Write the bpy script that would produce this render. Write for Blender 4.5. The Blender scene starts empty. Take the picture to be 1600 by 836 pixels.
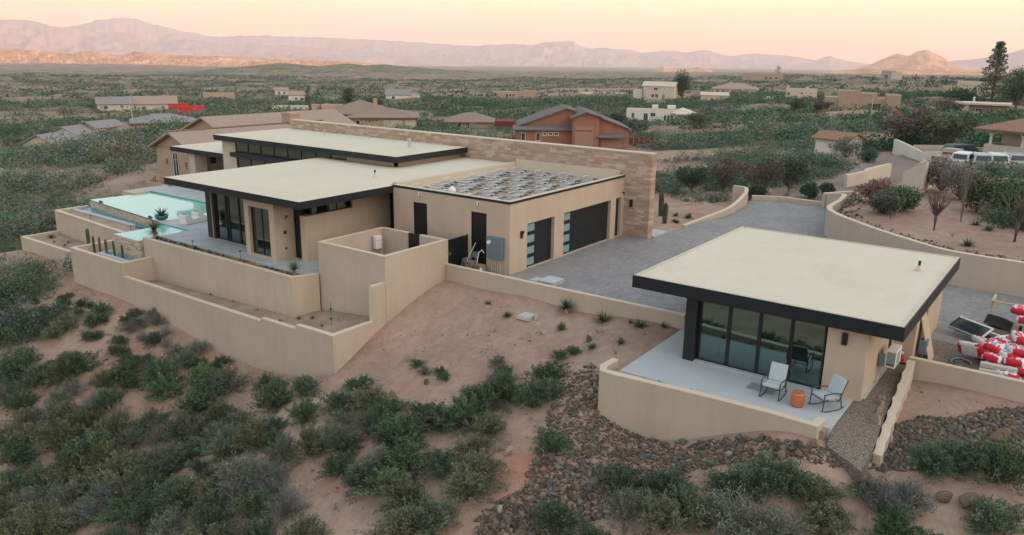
import bpy, bmesh, math, random
import numpy as np
from mathutils import Vector, Matrix
random.seed(7); rng = np.random.default_rng(7)
C = bpy.context.scene.collection
# ------------------------------------------------------------------ camera
F, PITCH, ROLL, YAW, HC = 1240., math.radians(15.39), -.0133, math.radians(36.3), 11.
_p, _r = PITCH, ROLL
_M = np.array([[1,0,0],[0,-math.sin(_p),math.cos(_p)],[0,-math.cos(_p),-math.sin(_p)]]) @ np.array([[math.cos(_r),-math.sin(_r),0],[math.sin(_r),math.cos(_r),0],[0,0,1]])
_T = np.array([[math.sin(YAW),math.cos(YAW),0],[-math.cos(YAW),math.sin(YAW),0],[0,0,1]])
MC = _T @ _M                       # camera (x right, y down, z forward) -> world; world x = a, y = b (the axes of the house)
CAM = np.array([-30.929,-22.881,HC])
def ray(px,py): return MC @ np.array([(px-800)/F,(py-418)/F,1.])
def at(px,py,z=0.):
    d=ray(px,py); t=(z-HC)/d[2]; return (CAM[0]+d[0]*t, CAM[1]+d[1]*t)
def atd(px,py,dist):               # point on the ray at a horizontal distance
    d=ray(px,py); t=dist/math.hypot(d[0],d[1]); return CAM+d*t
cam=bpy.data.cameras.new('camera'); camo=bpy.data.objects.new('camera',cam); C.objects.link(camo)
cam.sensor_width=36; cam.lens=36*F/1600; cam.clip_start=.5; cam.clip_end=120000
_R=Matrix(((MC[0,0],-MC[0,1],-MC[0,2],CAM[0]),(MC[1,0],-MC[1,1],-MC[1,2],CAM[1]),(MC[2,0],-MC[2,1],-MC[2,2],CAM[2]),(0,0,0,1)))
camo.matrix_world=_R
sc=bpy.context.scene; sc.camera=camo
# ------------------------------------------------------------------ materials
class N:
    def __init__(s,name):
        s.m=bpy.data.materials.new(name); s.m.use_nodes=True; s.t=s.m.node_tree; s.b=s.t.nodes['Principled BSDF']; s.out=s.t.nodes['Material Output']
    def n(s,typ,ins=None,**kw):
        x=s.t.nodes.new(typ)
        for k,v in kw.items(): setattr(x,k,v)
        for k,v in (ins or {}).items(): s.set(x.inputs[k],v)
        return x
    def set(s,sock,v):
        if hasattr(v,'is_linked') or hasattr(v,'links'): s.t.links.new(v,sock)
        elif isinstance(v,(tuple,list)) and len(v)==3 and sock.type=='RGBA': sock.default_value=(*v,1)
        else: sock.default_value=v
    def co(s,kind='Object'): return s.n('ShaderNodeTexCoord').outputs[kind]
    def pos(s): return s.n('ShaderNodeNewGeometry').outputs['Position']
    def noise(s,scale,detail=4,rough=.55,vec=None,dist=0):
        x=s.n('ShaderNodeTexNoise',{'Scale':scale,'Detail':detail,'Roughness':rough,'Distortion':dist})
        s.t.links.new(vec or s.pos(),x.inputs['Vector']); return x.outputs['Fac']
    def vor(s,scale,vec=None,feature='F1',out='Distance',rnd=1.):
        x=s.n('ShaderNodeTexVoronoi',{'Scale':scale,'Randomness':rnd},feature=feature)
        s.t.links.new(vec or s.pos(),x.inputs['Vector']); return x.outputs[out]
    def ramp(s,fac,stops,interp='LINEAR'):
        x=s.n('ShaderNodeValToRGB'); s.t.links.new(fac,x.inputs[0]); e=x.color_ramp; e.interpolation=interp
        while len(e.elements)<len(stops): e.elements.new(.5)
        for q,(p,c) in zip(e.elements,stops):
            q.position=p; q.color=(*(c if isinstance(c,(tuple,list)) else (c,c,c)),1)
        return x.outputs[0]
    def mix(s,f,a,b,mode='MIX'):
        x=s.n('ShaderNodeMix',data_type='RGBA',blend_type=mode)
        s.set(x.inputs[0],f); s.set(x.inputs[6],a); s.set(x.inputs[7],b); return x.outputs[2]
    def math(s,op,a,b=0.,c=None):
        x=s.n('ShaderNodeMath',operation=op); s.set(x.inputs[0],a); s.set(x.inputs[1],b)
        if c is not None: s.set(x.inputs[2],c)
        return x.outputs[0]
    def bump(s,h,strength=.3,dist=.02):
        x=s.n('ShaderNodeBump',{'Height':h,'Strength':strength,'Distance':dist}); s.t.links.new(x.outputs[0],s.b.inputs['Normal'])
    def fin(s,col=None,rough=.8,spec=.3,metal=0):
        if col is not None: s.set(s.b.inputs['Base Color'],col)
        s.set(s.b.inputs['Roughness'],rough); s.b.inputs['Specular IOR Level'].default_value=spec; s.b.inputs['Metallic'].default_value=metal
        return s.m
def sep(n,vec):
    x=n.n('ShaderNodeSeparateXYZ'); n.t.links.new(vec,x.inputs[0]); return x.outputs
def comb(n,x,y,z=0.):
    c=n.n('ShaderNodeCombineXYZ'); n.set(c.inputs[0],x); n.set(c.inputs[1],y); n.set(c.inputs[2],z); return c.outputs[0]
def mix_c(a,b,t): return tuple(a[i]*(1-t)+b[i]*t for i in range(3))
MT={}
def plain(name,col,rough=.7,spec=.3,metal=0,var=.12,scale=6.,bump=0.,bscale=40.):
    if name in MT: return MT[name]
    n=N(name); f=n.noise(scale,5)
    c=n.mix(f,tuple(x*(1-var) for x in col),tuple(min(1,x*(1+var)) for x in col))
    if bump: n.bump(n.noise(bscale,3),bump,.02)
    MT[name]=n.fin(c,rough,spec,metal); return MT[name]
def stucco(name,col,var=.07):
    n=N(name); a=n.noise(.6,6,.6); b=n.noise(9,4); z=sep(n,n.pos())
    streak=n.noise(1.,4,.6,vec=comb(n,n.math('MULTIPLY',n.math('ADD',z[0],z[1]),3.),n.math('MULTIPLY',z[2],.35)))
    f=n.math('ADD',n.math('MULTIPLY',a,.5),n.math('ADD',n.math('MULTIPLY',streak,.35),n.math('MULTIPLY',b,.15)))
    c=n.ramp(f,[(.3,mix_c(col,tuple(x*(1-2.2*var) for x in col),1)),(.55,col),(.75,tuple(min(1,x*(1+var)) for x in col))])
    n.bump(n.noise(60,4,.6),.35,.012); MT[name]=n.fin(c,.92,.15); return MT[name]
stucco('stucco',(.54,.43,.335)); stucco('stucco_wall',(.51,.425,.34)); stucco('cap',(.58,.50,.40),.04)
stucco('stucco_neighbour',(.46,.34,.25)); stucco('stucco_red',(.335,.160,.115)); stucco('stucco_pale',(.60,.52,.42)); stucco('stucco_pueblo',(.42,.31,.225)); stucco('stucco_white',(.66,.63,.56))
def roofmat(name,col):
    n=N(name); a=n.noise(.35,6,.65); b=n.noise(3,5); c=n.ramp(n.math('ADD',n.math('MULTIPLY',a,.7),n.math('MULTIPLY',b,.3)),[(.28,tuple(x*.90 for x in col)),(.5,col),(.72,tuple(x*1.04 for x in col))])
    z=sep(n,n.pos()); seam=n.math('LESS_THAN',n.math('FRACT',n.math('MULTIPLY',z[1],.33)),.012)
    n.bump(n.noise(30,3),.15,.01); MT[name]=n.fin(n.mix(n.math('MULTIPLY',seam,.12),c,(.42,.40,.34)),.75,.25); return MT[name]
roofmat('roof_cream',(.60,.55,.44)); roofmat('roof_tan',(.56,.49,.40))
plain('black_metal',(.012,.017,.020),.45,.4); plain('fascia_black',(.010,.016,.020),.5,.35,var=.2,scale=1.5); plain('door_black',(.009,.012,.014),.4,.4)
plain('grey_metal',(.30,.32,.33),.4,.5,.3); plain('galv',(.52,.55,.57),.35,.5,.5); plain('white_paint',(.72,.72,.70),.5); plain('panel_blue',(.13,.20,.235),.5)
plain('dark_steel',(.035,.05,.06),.45,.4); plain('rubber',(.015,.015,.016),.7); plain('wood_ply',(.52,.40,.28),.8,var=.15,scale=3); plain('wood_old',(.30,.22,.16),.9,bump=.3)
plain('concrete_pale',(.42,.455,.475),.85,.2,var=.10,scale=1.2,bump=.1); plain('copper',(.55,.20,.10),.4,.4,.4); plain('red_plastic',(.62,.03,.03),.5); plain('orange_red',(.65,.05,.03),.5)
plain('bag_white',(.68,.68,.70),.8,.2,var=.08,scale=9); plain('bag_blue',(.16,.38,.46),.8); plain('bag_red',(.50,.018,.035),.8); plain('bag_pink',(.66,.16,.22),.8); plain('bag_ink',(.05,.05,.06),.5)
plain('cushion',(.42,.49,.52),.9,.1,var=.06,scale=20,bump=.15,bscale=120); plain('kerb',(.50,.46,.40),.9)
plain('door_frost',(.22,.335,.365),.18,.6); plain('conduit',(.50,.48,.44),.5); plain('pot_teal',(.03,.16,.16),.3,.5)
def deckm():
    n=N('deck_pavers'); z=sep(n,n.pos()); b=n.n('ShaderNodeTexBrick',{'Scale':1.,'Mortar Size':.006,'Brick Width':.9,'Row Height':.6,'Color1':(.40,.43,.45,1),'Color2':(.46,.485,.50,1),'Mortar':(.24,.26,.27,1)}); n.t.links.new(n.pos(),b.inputs['Vector'])
    c=n.mix(n.noise(1.3,6,.6),(.86,.86,.86),(1.08,1.07,1.05)); n.bump(n.noise(25,3),.1,.01); return n.fin(n.mix(1.,b.outputs[0],c,'MULTIPLY'),.7,.3)
MT['deck']=deckm()
def paverm():
    n=N('drive_pavers'); mp=n.n('ShaderNodeMapping',{'Rotation':(0,0,.35)}); n.t.links.new(n.pos(),mp.inputs[0])
    b=n.n('ShaderNodeTexBrick',{'Scale':1.,'Mortar Size':.008,'Brick Width':.30,'Row Height':.16,'Bias':0.,'Color1':(.215,.215,.22,1),'Color2':(.285,.28,.28,1),'Mortar':(.17,.165,.16,1)},offset=.5); n.t.links.new(mp.outputs[0],b.inputs['Vector'])
    big=n.ramp(n.noise(.45,5,.65),[(.3,(.87,.87,.88)),(.5,(1,1,1)),(.7,(1.10,1.08,1.05))])
    n.bump(b.outputs['Fac'],-.3,.01); return n.fin(n.mix(1.,b.outputs[0],big,'MULTIPLY'),.85,.25)
MT['pavers']=paverm()
def stonem(name,w,h,c1,c2,c3,mort,pale=False):
    n=N(name); z=sep(n,n.pos()); v=comb(n,n.math('ADD',z[0],z[1]),z[2])
    b=n.n('ShaderNodeTexBrick',{'Scale':1.,'Mortar Size':.004,'Mortar Smooth':.3,'Brick Width':w,'Row Height':h,'Color1':(0,0,0,1),'Color2':(1,1,1,1),'Mortar':(.5,.5,.5,1)},offset=.37,squash=1.6,squash_frequency=3); n.t.links.new(v,b.inputs['Vector'])
    grain=n.noise(1.,6,.6,vec=comb(n,n.math('MULTIPLY',n.math('ADD',z[0],z[1]),2.2),n.math('MULTIPLY',z[2],9.)))
    f=n.math('ADD',n.math('MULTIPLY',b.outputs[0],.62),n.math('MULTIPLY',grain,.38))
    c=n.ramp(f,[(.12,c1),(.35,c2),(.6,c3),(.9,mix_c(c3,(.62,.53,.43),.7))])
    c=n.mix(b.outputs['Fac'],c,mort); n.bump(n.math('SUBTRACT',grain,b.outputs['Fac']),.4,.02); return n.fin(c,.85,.2)
MT['stone']=stonem('travertine',.52,.155,(.32,.215,.155),(.385,.275,.205),(.43,.325,.25),(.33,.25,.19))
MT['pool_tile']=stonem('pool_stone',.35,.10,(.33,.26,.19),(.44,.37,.28),(.52,.45,.36),(.36,.30,.24))
def tile_roof(name,c1,c2,row=.35,col=.28):
    n=N(name); u=n.n('ShaderNodeUVMap').outputs[0]; z=sep(n,u)
    w=n.math('ABSOLUTE',n.math('SINE',n.math('MULTIPLY',z[0],math.pi/col))); r=n.math('FRACT',n.math('DIVIDE',z[1],row))
    f=n.noise(2.2,4,.6,vec=u); c=n.mix(f,c1,c2); c=n.mix(n.math('MULTIPLY',n.math('LESS_THAN',w,.35),.45),c,tuple(x*.35 for x in c1))
    c=n.mix(n.math('MULTIPLY',n.math('LESS_THAN',r,.16),.35),c,tuple(x*.4 for x in c1)); n.bump(n.math('ADD',w,r),.6,.06); return n.fin(c,.85,.2)
MT['tile_brown']=tile_roof('tile_brown',(.27,.19,.155),(.36,.27,.225)); MT['tile_grey']=tile_roof('tile_grey',(.24,.24,.235),(.33,.325,.315)); MT['tile_dark']=tile_roof('tile_dark',(.15,.14,.13),(.22,.205,.19)); MT['tile_tan']=tile_roof('tile_tan',(.34,.25,.20),(.46,.36,.30)); MT['tile_red']=tile_roof('tile_red',(.27,.15,.10),(.38,.23,.17))
def glassm(name,tint,refl=.06):
    n=N(name); n.t.nodes.remove(n.b); fr=n.n('ShaderNodeFresnel',{'IOR':1.55}).outputs[0]
    wob=n.n('ShaderNodeBump',{'Height':n.noise(.8,2),'Strength':.05,'Distance':.05}).outputs[0]
    g=n.n('ShaderNodeBsdfGlossy',{'Roughness':.02,'Color':(.75,.95,.92,1),'Normal':wob}); t=n.n('ShaderNodeBsdfTransparent',{'Color':(*tint,1)})
    m=n.n('ShaderNodeMixShader',{0:n.math('ADD',n.math('MULTIPLY',fr,1.),refl)}); n.t.links.new(t.outputs[0],m.inputs[1]); n.t.links.new(g.outputs[0],m.inputs[2]); n.t.links.new(m.outputs[0],n.out.inputs[0]); return n.m
MT['glass']=glassm('tinted_glass',(.12,.52,.47),.17); MT['glass_clear']=glassm('window_glass',(.25,.33,.35),.12)
plain('far_glass',(.03,.045,.055),.15,.6)
def waterm():
    n=N('pool_water'); f=n.noise(.7,4,.6); z=sep(n,n.pos())
    n.bump(n.noise(2.6,4),.10,.02); n.b.inputs['IOR'].default_value=1.5
    return n.fin(n.mix(f,(.24,.56,.49),(.30,.63,.55)),.04,.6)
MT['water']=waterm()
# ------------------------------------------------------------------ mesh helpers
class MB:
    def __init__(s): s.v=[]; s.f=[]; s.mi=[]; s.uv={}
    def add(s,vs,fs,mi=0):
        k=len(s.v); s.v+=[tuple(map(float,p)) for p in vs]; s.f+=[tuple(i+k for i in f) for f in fs]; s.mi+=[mi]*len(fs); return s
    def box(s,a0,a1,b0,b1,z0,z1,mi=0):
        a0,a1=sorted((a0,a1)); b0,b1=sorted((b0,b1)); z0,z1=sorted((z0,z1))
        return s.add([(a0,b0,z0),(a1,b0,z0),(a1,b1,z0),(a0,b1,z0),(a0,b0,z1),(a1,b0,z1),(a1,b1,z1),(a0,b1,z1)],[(0,3,2,1),(4,5,6,7),(0,1,5,4),(1,2,6,5),(2,3,7,6),(3,0,4,7)],mi)
    def prism(s,poly,z0,z1,mi=0,zt=None):
        n=len(poly); ar=sum(poly[i][0]*poly[(i+1)%n][1]-poly[(i+1)%n][0]*poly[i][1] for i in range(n))
        if ar<0: poly=poly[::-1]; zt=zt[::-1] if zt else None
        top=[(p[0],p[1],(zt[i] if zt else z1)) for i,p in enumerate(poly)]
        return s.add([(p[0],p[1],z0) for p in poly]+top,[tuple(range(n))[::-1],tuple(range(n,2*n))]+[(i,(i+1)%n,n+(i+1)%n,n+i) for i in range(n)],mi)
    def tube(s,pts,r,n=8,mi=0,cap=True):
        pts=[Vector(p) for p in pts]; rs=r if isinstance(r,(list,tuple)) else [r]*len(pts); vs=[]
        up=Vector((0,0,1))
        for i,p in enumerate(pts):
            d=(pts[min(i+1,len(pts)-1)]-pts[max(i-1,0)]).normalized(); x=d.cross(up)
            if x.length<1e-3: x=d.cross(Vector((1,0,0)))
            x.normalize(); y=d.cross(x)
            for k in range(n):
                t=2*math.pi*k/n; vs.append(p+(x*math.cos(t)+y*math.sin(t))*rs[i])
        fs=[(i*n+k,i*n+(k+1)%n,(i+1)*n+(k+1)%n,(i+1)*n+k) for i in range(len(pts)-1) for k in range(n)]
        if cap: fs+=[tuple(range(n))[::-1],tuple(range((len(pts)-1)*n,len(pts)*n))]
        return s.add(vs,fs,mi)
    def lathe(s,prof,c=(0,0,0),n=20,mi=0):
        vs=[(c[0]+r*math.cos(2*math.pi*k/n),c[1]+r*math.sin(2*math.pi*k/n),c[2]+z) for r,z in prof for k in range(n)]
        fs=[(i*n+k,i*n+(k+1)%n,(i+1)*n+(k+1)%n,(i+1)*n+k) for i in range(len(prof)-1) for k in range(n)]
        return s.add(vs,fs+[tuple(range(n))[::-1],tuple(range((len(prof)-1)*n,len(prof)*n))],mi)
    def obox(s,c,sx,sy,sz,rz=0,rx=0,ry=0,mi=0):
        R=Matrix.Rotation(rz,3,'Z')@Matrix.Rotation(rx,3,'X')@Matrix.Rotation(ry,3,'Y'); vs=[]
        for z in(-.5,.5):
            for x,y in((-.5,-.5),(.5,-.5),(.5,.5),(-.5,.5)): vs.append(Vector(c)+R@Vector((x*sx,y*sy,z*sz)))
        return s.add(vs,[(0,3,2,1),(4,5,6,7),(0,1,5,4),(1,2,6,5),(2,3,7,6),(3,0,4,7)],mi)
    def wall(s,axis,plane,u0,u1,z0,z1,th,ops=(),mi=0):
        # wall in plane a=const (axis 'a') or b=const; thickness goes to +axis; real openings with reveals
        us=sorted({u0,u1}|{o[0] for o in ops}|{o[1] for o in ops}); zs=sorted({z0,z1}|{o[2] for o in ops}|{o[3] for o in ops})
        us=[u for u in us if u0<=u<=u1]; zs=[z for z in zs if z0<=z<=z1]
        def solid(i,j):
            if i<0 or j<0 or i>=len(us)-1 or j>=len(zs)-1: return False
            um,zm=(us[i]+us[i+1])/2,(zs[j]+zs[j+1])/2
            return not any(o[0]<um<o[1] and o[2]<zm<o[3] for o in ops)
        P=(lambda u,z,t:(plane+t,u,z)) if axis=='a' else (lambda u,z,t:(u,plane+t,z))
        for i in range(len(us)-1):
            for j in range(len(zs)-1):
                if not solid(i,j): continue
                a,b,c,d=us[i],us[i+1],zs[j],zs[j+1]
                for t in(0,th): s.add([P(a,c,t),P(b,c,t),P(b,d,t),P(a,d,t)],[(0,1,2,3)],mi)
                if not solid(i-1,j): s.add([P(a,c,0),P(a,c,th),P(a,d,th),P(a,d,0)],[(0,1,2,3)],mi)
                if not solid(i+1,j): s.add([P(b,c,0),P(b,c,th),P(b,d,th),P(b,d,0)],[(0,1,2,3)],mi)
                if not solid(i,j-1): s.add([P(a,c,0),P(a,c,th),P(b,c,th),P(b,c,0)],[(0,1,2,3)],mi)
                if not solid(i,j+1): s.add([P(a,d,0),P(a,d,th),P(b,d,th),P(b,d,0)],[(0,1,2,3)],mi)
        return s
    def build(s,name,mats,parent=None,loc=(0,0,0),rot=0,smooth=False,bevel=0,uvs=None,fix=False):
        me=bpy.data.meshes.new(name); me.from_pydata(s.v,[],s.f)
        for m in (mats if isinstance(mats,(list,tuple)) else [mats]): me.materials.append(MT[m] if isinstance(m,str) else m)
        if any(s.mi): me.polygons.foreach_set('material_index',s.mi)
        if smooth: me.polygons.foreach_set('use_smooth',[True]*len(s.f))
        if uvs is not None:
            l=me.uv_layers.new(name='UVMap'); l.data.foreach_set('uv',[c for f in uvs for p in f for c in p])
        if fix:
            bm=bmesh.new(); bm.from_mesh(me); bmesh.ops.remove_doubles(bm,verts=bm.verts,dist=1e-4); bmesh.ops.recalc_face_normals(bm,faces=bm.faces); bm.to_mesh(me); bm.free()
        me.update(); o=bpy.data.objects.new(name,me); C.objects.link(o)
        o.location=loc; o.rotation_euler=(0,0,rot)
        if parent is not None: o.parent=parent
        if bevel:
            b=o.modifiers.new('bevel','BEVEL'); b.width=bevel; b.segments=2; b.limit_method='ANGLE'; b.angle_limit=.7
        return o
def tag(o,label=None,cat=None,group=None,kind=None):
    if label: o['label']=label
    if cat: o['category']=cat
    if group: o['group']=group
    if kind: o['kind']=kind
    return o
def empty(name,loc,label=None,cat=None,group=None,rot=0):
    o=bpy.data.objects.new(name,None); C.objects.link(o); o.location=loc; o.rotation_euler=(0,0,rot); o.empty_display_size=.2
    return tag(o,label,cat,group)
KIDS={}
def kids(o): return [c for c in bpy.data.objects if c.parent is o]
def copy_tree(o,parent=None,_k=None):
    c=o.copy(); C.objects.link(c); c.parent=parent
    if o.name not in KIDS: KIDS[o.name]=kids(o)
    for ch in KIDS[o.name]: copy_tree(ch,c)
    return c
def wallthing(name,label,poly,z0,th=.22,mat='stucco_wall',cat='wall',capm='cap',group=None,closed=False):
    """retaining wall along poly [(a,b,ztop)...], the outer face on the given line, thickness to the left of travel; a cap as a part"""
    pts=[Vector((p[0],p[1])) for p in poly]; n=len(pts); off=[]
    for i in range(n):
        d0=(pts[i]-pts[i-1]).normalized() if i>0 else (pts[1]-pts[0]).normalized(); d1=(pts[i+1]-pts[i]).normalized() if i<n-1 else d0
        if (pts[i]-pts[i-1]).length<1e-4 and i>0: d0=d1
        n0=Vector((-d0.y,d0.x)); n1=Vector((-d1.y,d1.x)); m=(n0+n1)
        m=m.normalized() if m.length>.1 else n0
        off.append(pts[i]+m*th/max(.35,m.dot(n0)))
    vs=[];
    for i in range(n): vs+=[(*pts[i],z0),(*pts[i],poly[i][2]),(*off[i],poly[i][2]),(*off[i],z0)]
    fs=[]
    for i in range(n-1):
        k=i*4; j=k+4
        fs+=[(k,j,j+1,k+1),(k+2,j+2,j+3,k+3),(k+1,j+1,j+2,k+2)]
    fs+=[(0,1,2,3),((n-1)*4+3,(n-1)*4+2,(n-1)*4+1,(n-1)*4)]
    e=empty(name,(pts[0].x,pts[0].y,z0),label,cat,group)
    w=MB(); w.add([(x-pts[0].x,y-pts[0].y,z-z0) for x,y,z in vs],fs); w.build('wall_body',mat,e,fix=True,bevel=.015)
    c=MB(); e2=.006
    cv=[]
    for i in range(n):
        dv=(off[i]-pts[i]).normalized()*e2
        p,q=pts[i]-dv-pts[0],off[i]+dv-pts[0]; z=poly[i][2]-z0
        cv+=[(*p,z-.015),(*p,z+.022),(*q,z+.022),(*q,z-.015)]
    c.add(cv,fs); c.build('wall_cap',capm,e,fix=True,bevel=.008)
    return e
# ------------------------------------------------------------------ light
SUN_AZ=math.atan2(-1.,.10)      # direction towards the sun in the (a,b) plane: low in the west, behind the right shoulder
SUN_EL=math.radians(4.8)
w=bpy.data.worlds.new('World'); sc.world=w; w.use_nodes=True; wt=w.node_tree; bg=wt.nodes['Background']
def wn(t,**k):
    x=wt.nodes.new(t)
    for a,b in k.items(): setattr(x,a,b)
    return x
sky=wn('ShaderNodeTexSky',sky_type='NISHITA'); sky.sun_disc=False; sky.sun_elevation=SUN_EL; sky.sun_rotation=math.pi/2-SUN_AZ; sky.air_density=1.; sky.dust_density=2.
tc=wn('ShaderNodeTexCoord'); sp=wn('ShaderNodeSeparateXYZ'); wt.links.new(tc.outputs['Generated'],sp.inputs[0])
cr=wn('ShaderNodeValToRGB'); e=cr.color_ramp
# elevation (sine) -> dusk colours
st=[(0.,(1.25,.76,.49)),(.012,(1.38,.85,.50)),(.03,(1.50,1.02,.58)),(.055,(1.48,1.12,.68)),(.10,(1.2,1.06,.78)),(.2,(.84,.91,.92)),(.42,(.66,.77,.85)),(1.,(.55,.67,.78))]
while len(e.elements)<len(st): e.elements.new(.5)
for q,(p,c) in zip(e.elements,st): q.position=p; q.color=(*c,1)
wt.links.new(sp.outputs[2],cr.inputs[0])
dv=wn('ShaderNodeVectorMath',operation='DOT_PRODUCT'); wt.links.new(tc.outputs['Generated'],dv.inputs[0]); dv.inputs[1].default_value=(math.cos(SUN_AZ)*.98,math.sin(SUN_AZ)*.98,.17)
mr=wn('ShaderNodeMapRange',interpolation_type='SMOOTHSTEP'); wt.links.new(dv.outputs['Value'],mr.inputs[0]); mr.inputs[1].default_value=.1; mr.inputs[2].default_value=1.; mr.inputs[3].default_value=0.; mr.inputs[4].default_value=1.
glow=wn('ShaderNodeMix',data_type='RGBA',blend_type='ADD'); wt.links.new(mr.outputs[0],glow.inputs[0]); wt.links.new(cr.outputs[0],glow.inputs[6]); glow.inputs[7].default_value=(1.2,.92,.64,1)
ns=wn('ShaderNodeMix',data_type='RGBA',blend_type='ADD'); ns.inputs[0].default_value=.035; wt.links.new(glow.outputs[2],ns.inputs[6]); wt.links.new(sky.outputs[0],ns.inputs[7])
wt.links.new(ns.outputs[2],bg.inputs[0]); bg.inputs[1].default_value=1.0
sl=bpy.data.lights.new('sun','SUN'); sl.energy=5.; sl.angle=math.radians(.6); sl.color=(1.,.50,.24); so=bpy.data.objects.new('sun',sl); C.objects.link(so)
_d=Vector((math.cos(SUN_AZ)*math.cos(SUN_EL),math.sin(SUN_AZ)*math.cos(SUN_EL),math.sin(SUN_EL))); so.rotation_euler=_d.to_track_quat('Z','Y').to_euler(); so.location=(0,0,300)
# ------------------------------------------------------------------ terrain
CX,CY=CAM[0],CAM[1]
ctl=[]
def c3(a,b,z): ctl.append((a,b,z))
def cz(px,py,z): x,y=at(px,py,z); ctl.append((x,y,z))
def cd(px,py,d): p=atd(px,py,d); ctl.append(tuple(p))
# bases of the walls (house frame)
for a,b,z in [(-9.5,26.4,-3.06),(-9.5,22.8,-3.12),(-9.5,20,-3.16),(-9.5,16.3,-3.5),(-9.5,12.9,-3.88),(-9.5,9.8,-4.17),(-9.5,8.4,-4.2),(-9.5,4.7,-3.67),(-9.5,2.4,-3.0),
 (-8.44,2.5,-2.55),(-6.82,2.5,-1.73),(-5.77,2.5,-1.39),(-4.46,2.5,-.93),(-3.08,2.5,-.52),(-1.9,2.4,-.3),(-1.8,-2.6,-.18),(-1.8,-7,-.2),(-1.8,-10,-.1),
 (-8.3,27,-3.0),(-8.3,31,-3.0),(-8.2,36.3,-2.9),(-8.2,-10.1,-1.4),(-8.2,-10.7,-1.7),(-8.2,-12,-1.85),(-8.1,-12.9,-1.69),(-8.1,-14.5,-1.05),(-8.1,-16,-.48),(-8.1,-17.5,-.3),(-7.2,-9.6,-.95),(-5,-9.9,-.4),(-3.5,-10,-.16),
 (3,5,-.6),(3,15,-1),(3,25,-1.2),(9,20,-1),(-3,12,-1.3),(-5,15,-2.3),(-7.5,12,-3.6),(-7.5,5,-3.0),(-4,5,-1.),(-7,24,-3),(-2,30,-2.6),(-5,34,-2.9),(2,38,-2.2),(10,33,-1.3),(6,34,-1.5),
 (0,-3,-.28),(5,-3,-.3),(10,-8,-.3),(20,-5,-.28),(28,-5,-.25),(12,-16,-.3),(3,-14,-.3),(0,-14,-.35),(-4,-14,-.6),(-6.5,-14,-1.15),(-6.5,-12,-1.6),(-4,-11,-.5),(11.6,-3,-.3),(14,-2,-.1),(14,3,-.15),(17,2,-.15),(22,1,-.2),(13,12,-.6),(13,22,-1.1),(13,30,-1.6),(25,5,-.8),(30,0,-.6),
 (-2,-18.4,-.4),(-5,-18.4,-.5),(-7.3,-18.3,-.7),(-8.4,-18.4,-.85),(1,-19,-.3),(3,-22,-.2),(2,-28,-.2),(-1.3,-19.5,-.2),(-1.3,-22.5,-.22),(-1.5,-27,-.2),(-4,-20,-.38),(-6.5,-20,-.75),(-4,-24,-.45),(-7,-24,-1.1),
 (12.5,-17,-.25),(12.3,-21,-.2),(12,-28,-.2),(20,-12,-.25),(30,-8.5,-.1)]: c3(a,b,z)
def fz(a,b):
    s1=np.interp(b,[-30,-18,-10,3,30],[.17,.17,.19,.345,.34]); 
    if b<2.6: return -.2-s1*(-1.8-a)-.05*max(0,-12-a)
    zb=np.interp(b,[2.6,4.7,8.4,12.9,16.3,20,26.4,36,45],[-3.05,-3.67,-4.2,-3.88,-3.5,-3.16,-3.06,-2.95,-4]); return zb-.33*(-9.5-a)-.03*max(0,-14-a)
for b in (-30,-24,-18.5,-15,-12,-9,-6,-2,1): 
    for a in (-10,-12.5,-16,-21,-27,-36): c3(a,b,fz(a,b))
for b in (-7,-4,-1,1.2):
    for a in (-3.5,-5.5,-7.5): c3(a,b,fz(a,b))
for b in (4,8,12,16,20,26,31,36,42):
    for a in (-11,-13,-16,-20,-26,-34): c3(a,b,fz(a,b))
for a,b,z in [(-45,-40,-9),(-70,-30,-14),(-35,-60,-7),(-60,10,-19),(-20,-60,-3.5),(10,-50,-.5),(-60,60,-22),(-120,0,-30),(-120,-120,-20),(0,-120,-4),(-5,42,-5.5),(-2,46,-6.),(3,44,-3.5),(-12,50,-8)]: c3(a,b,z)
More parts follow.
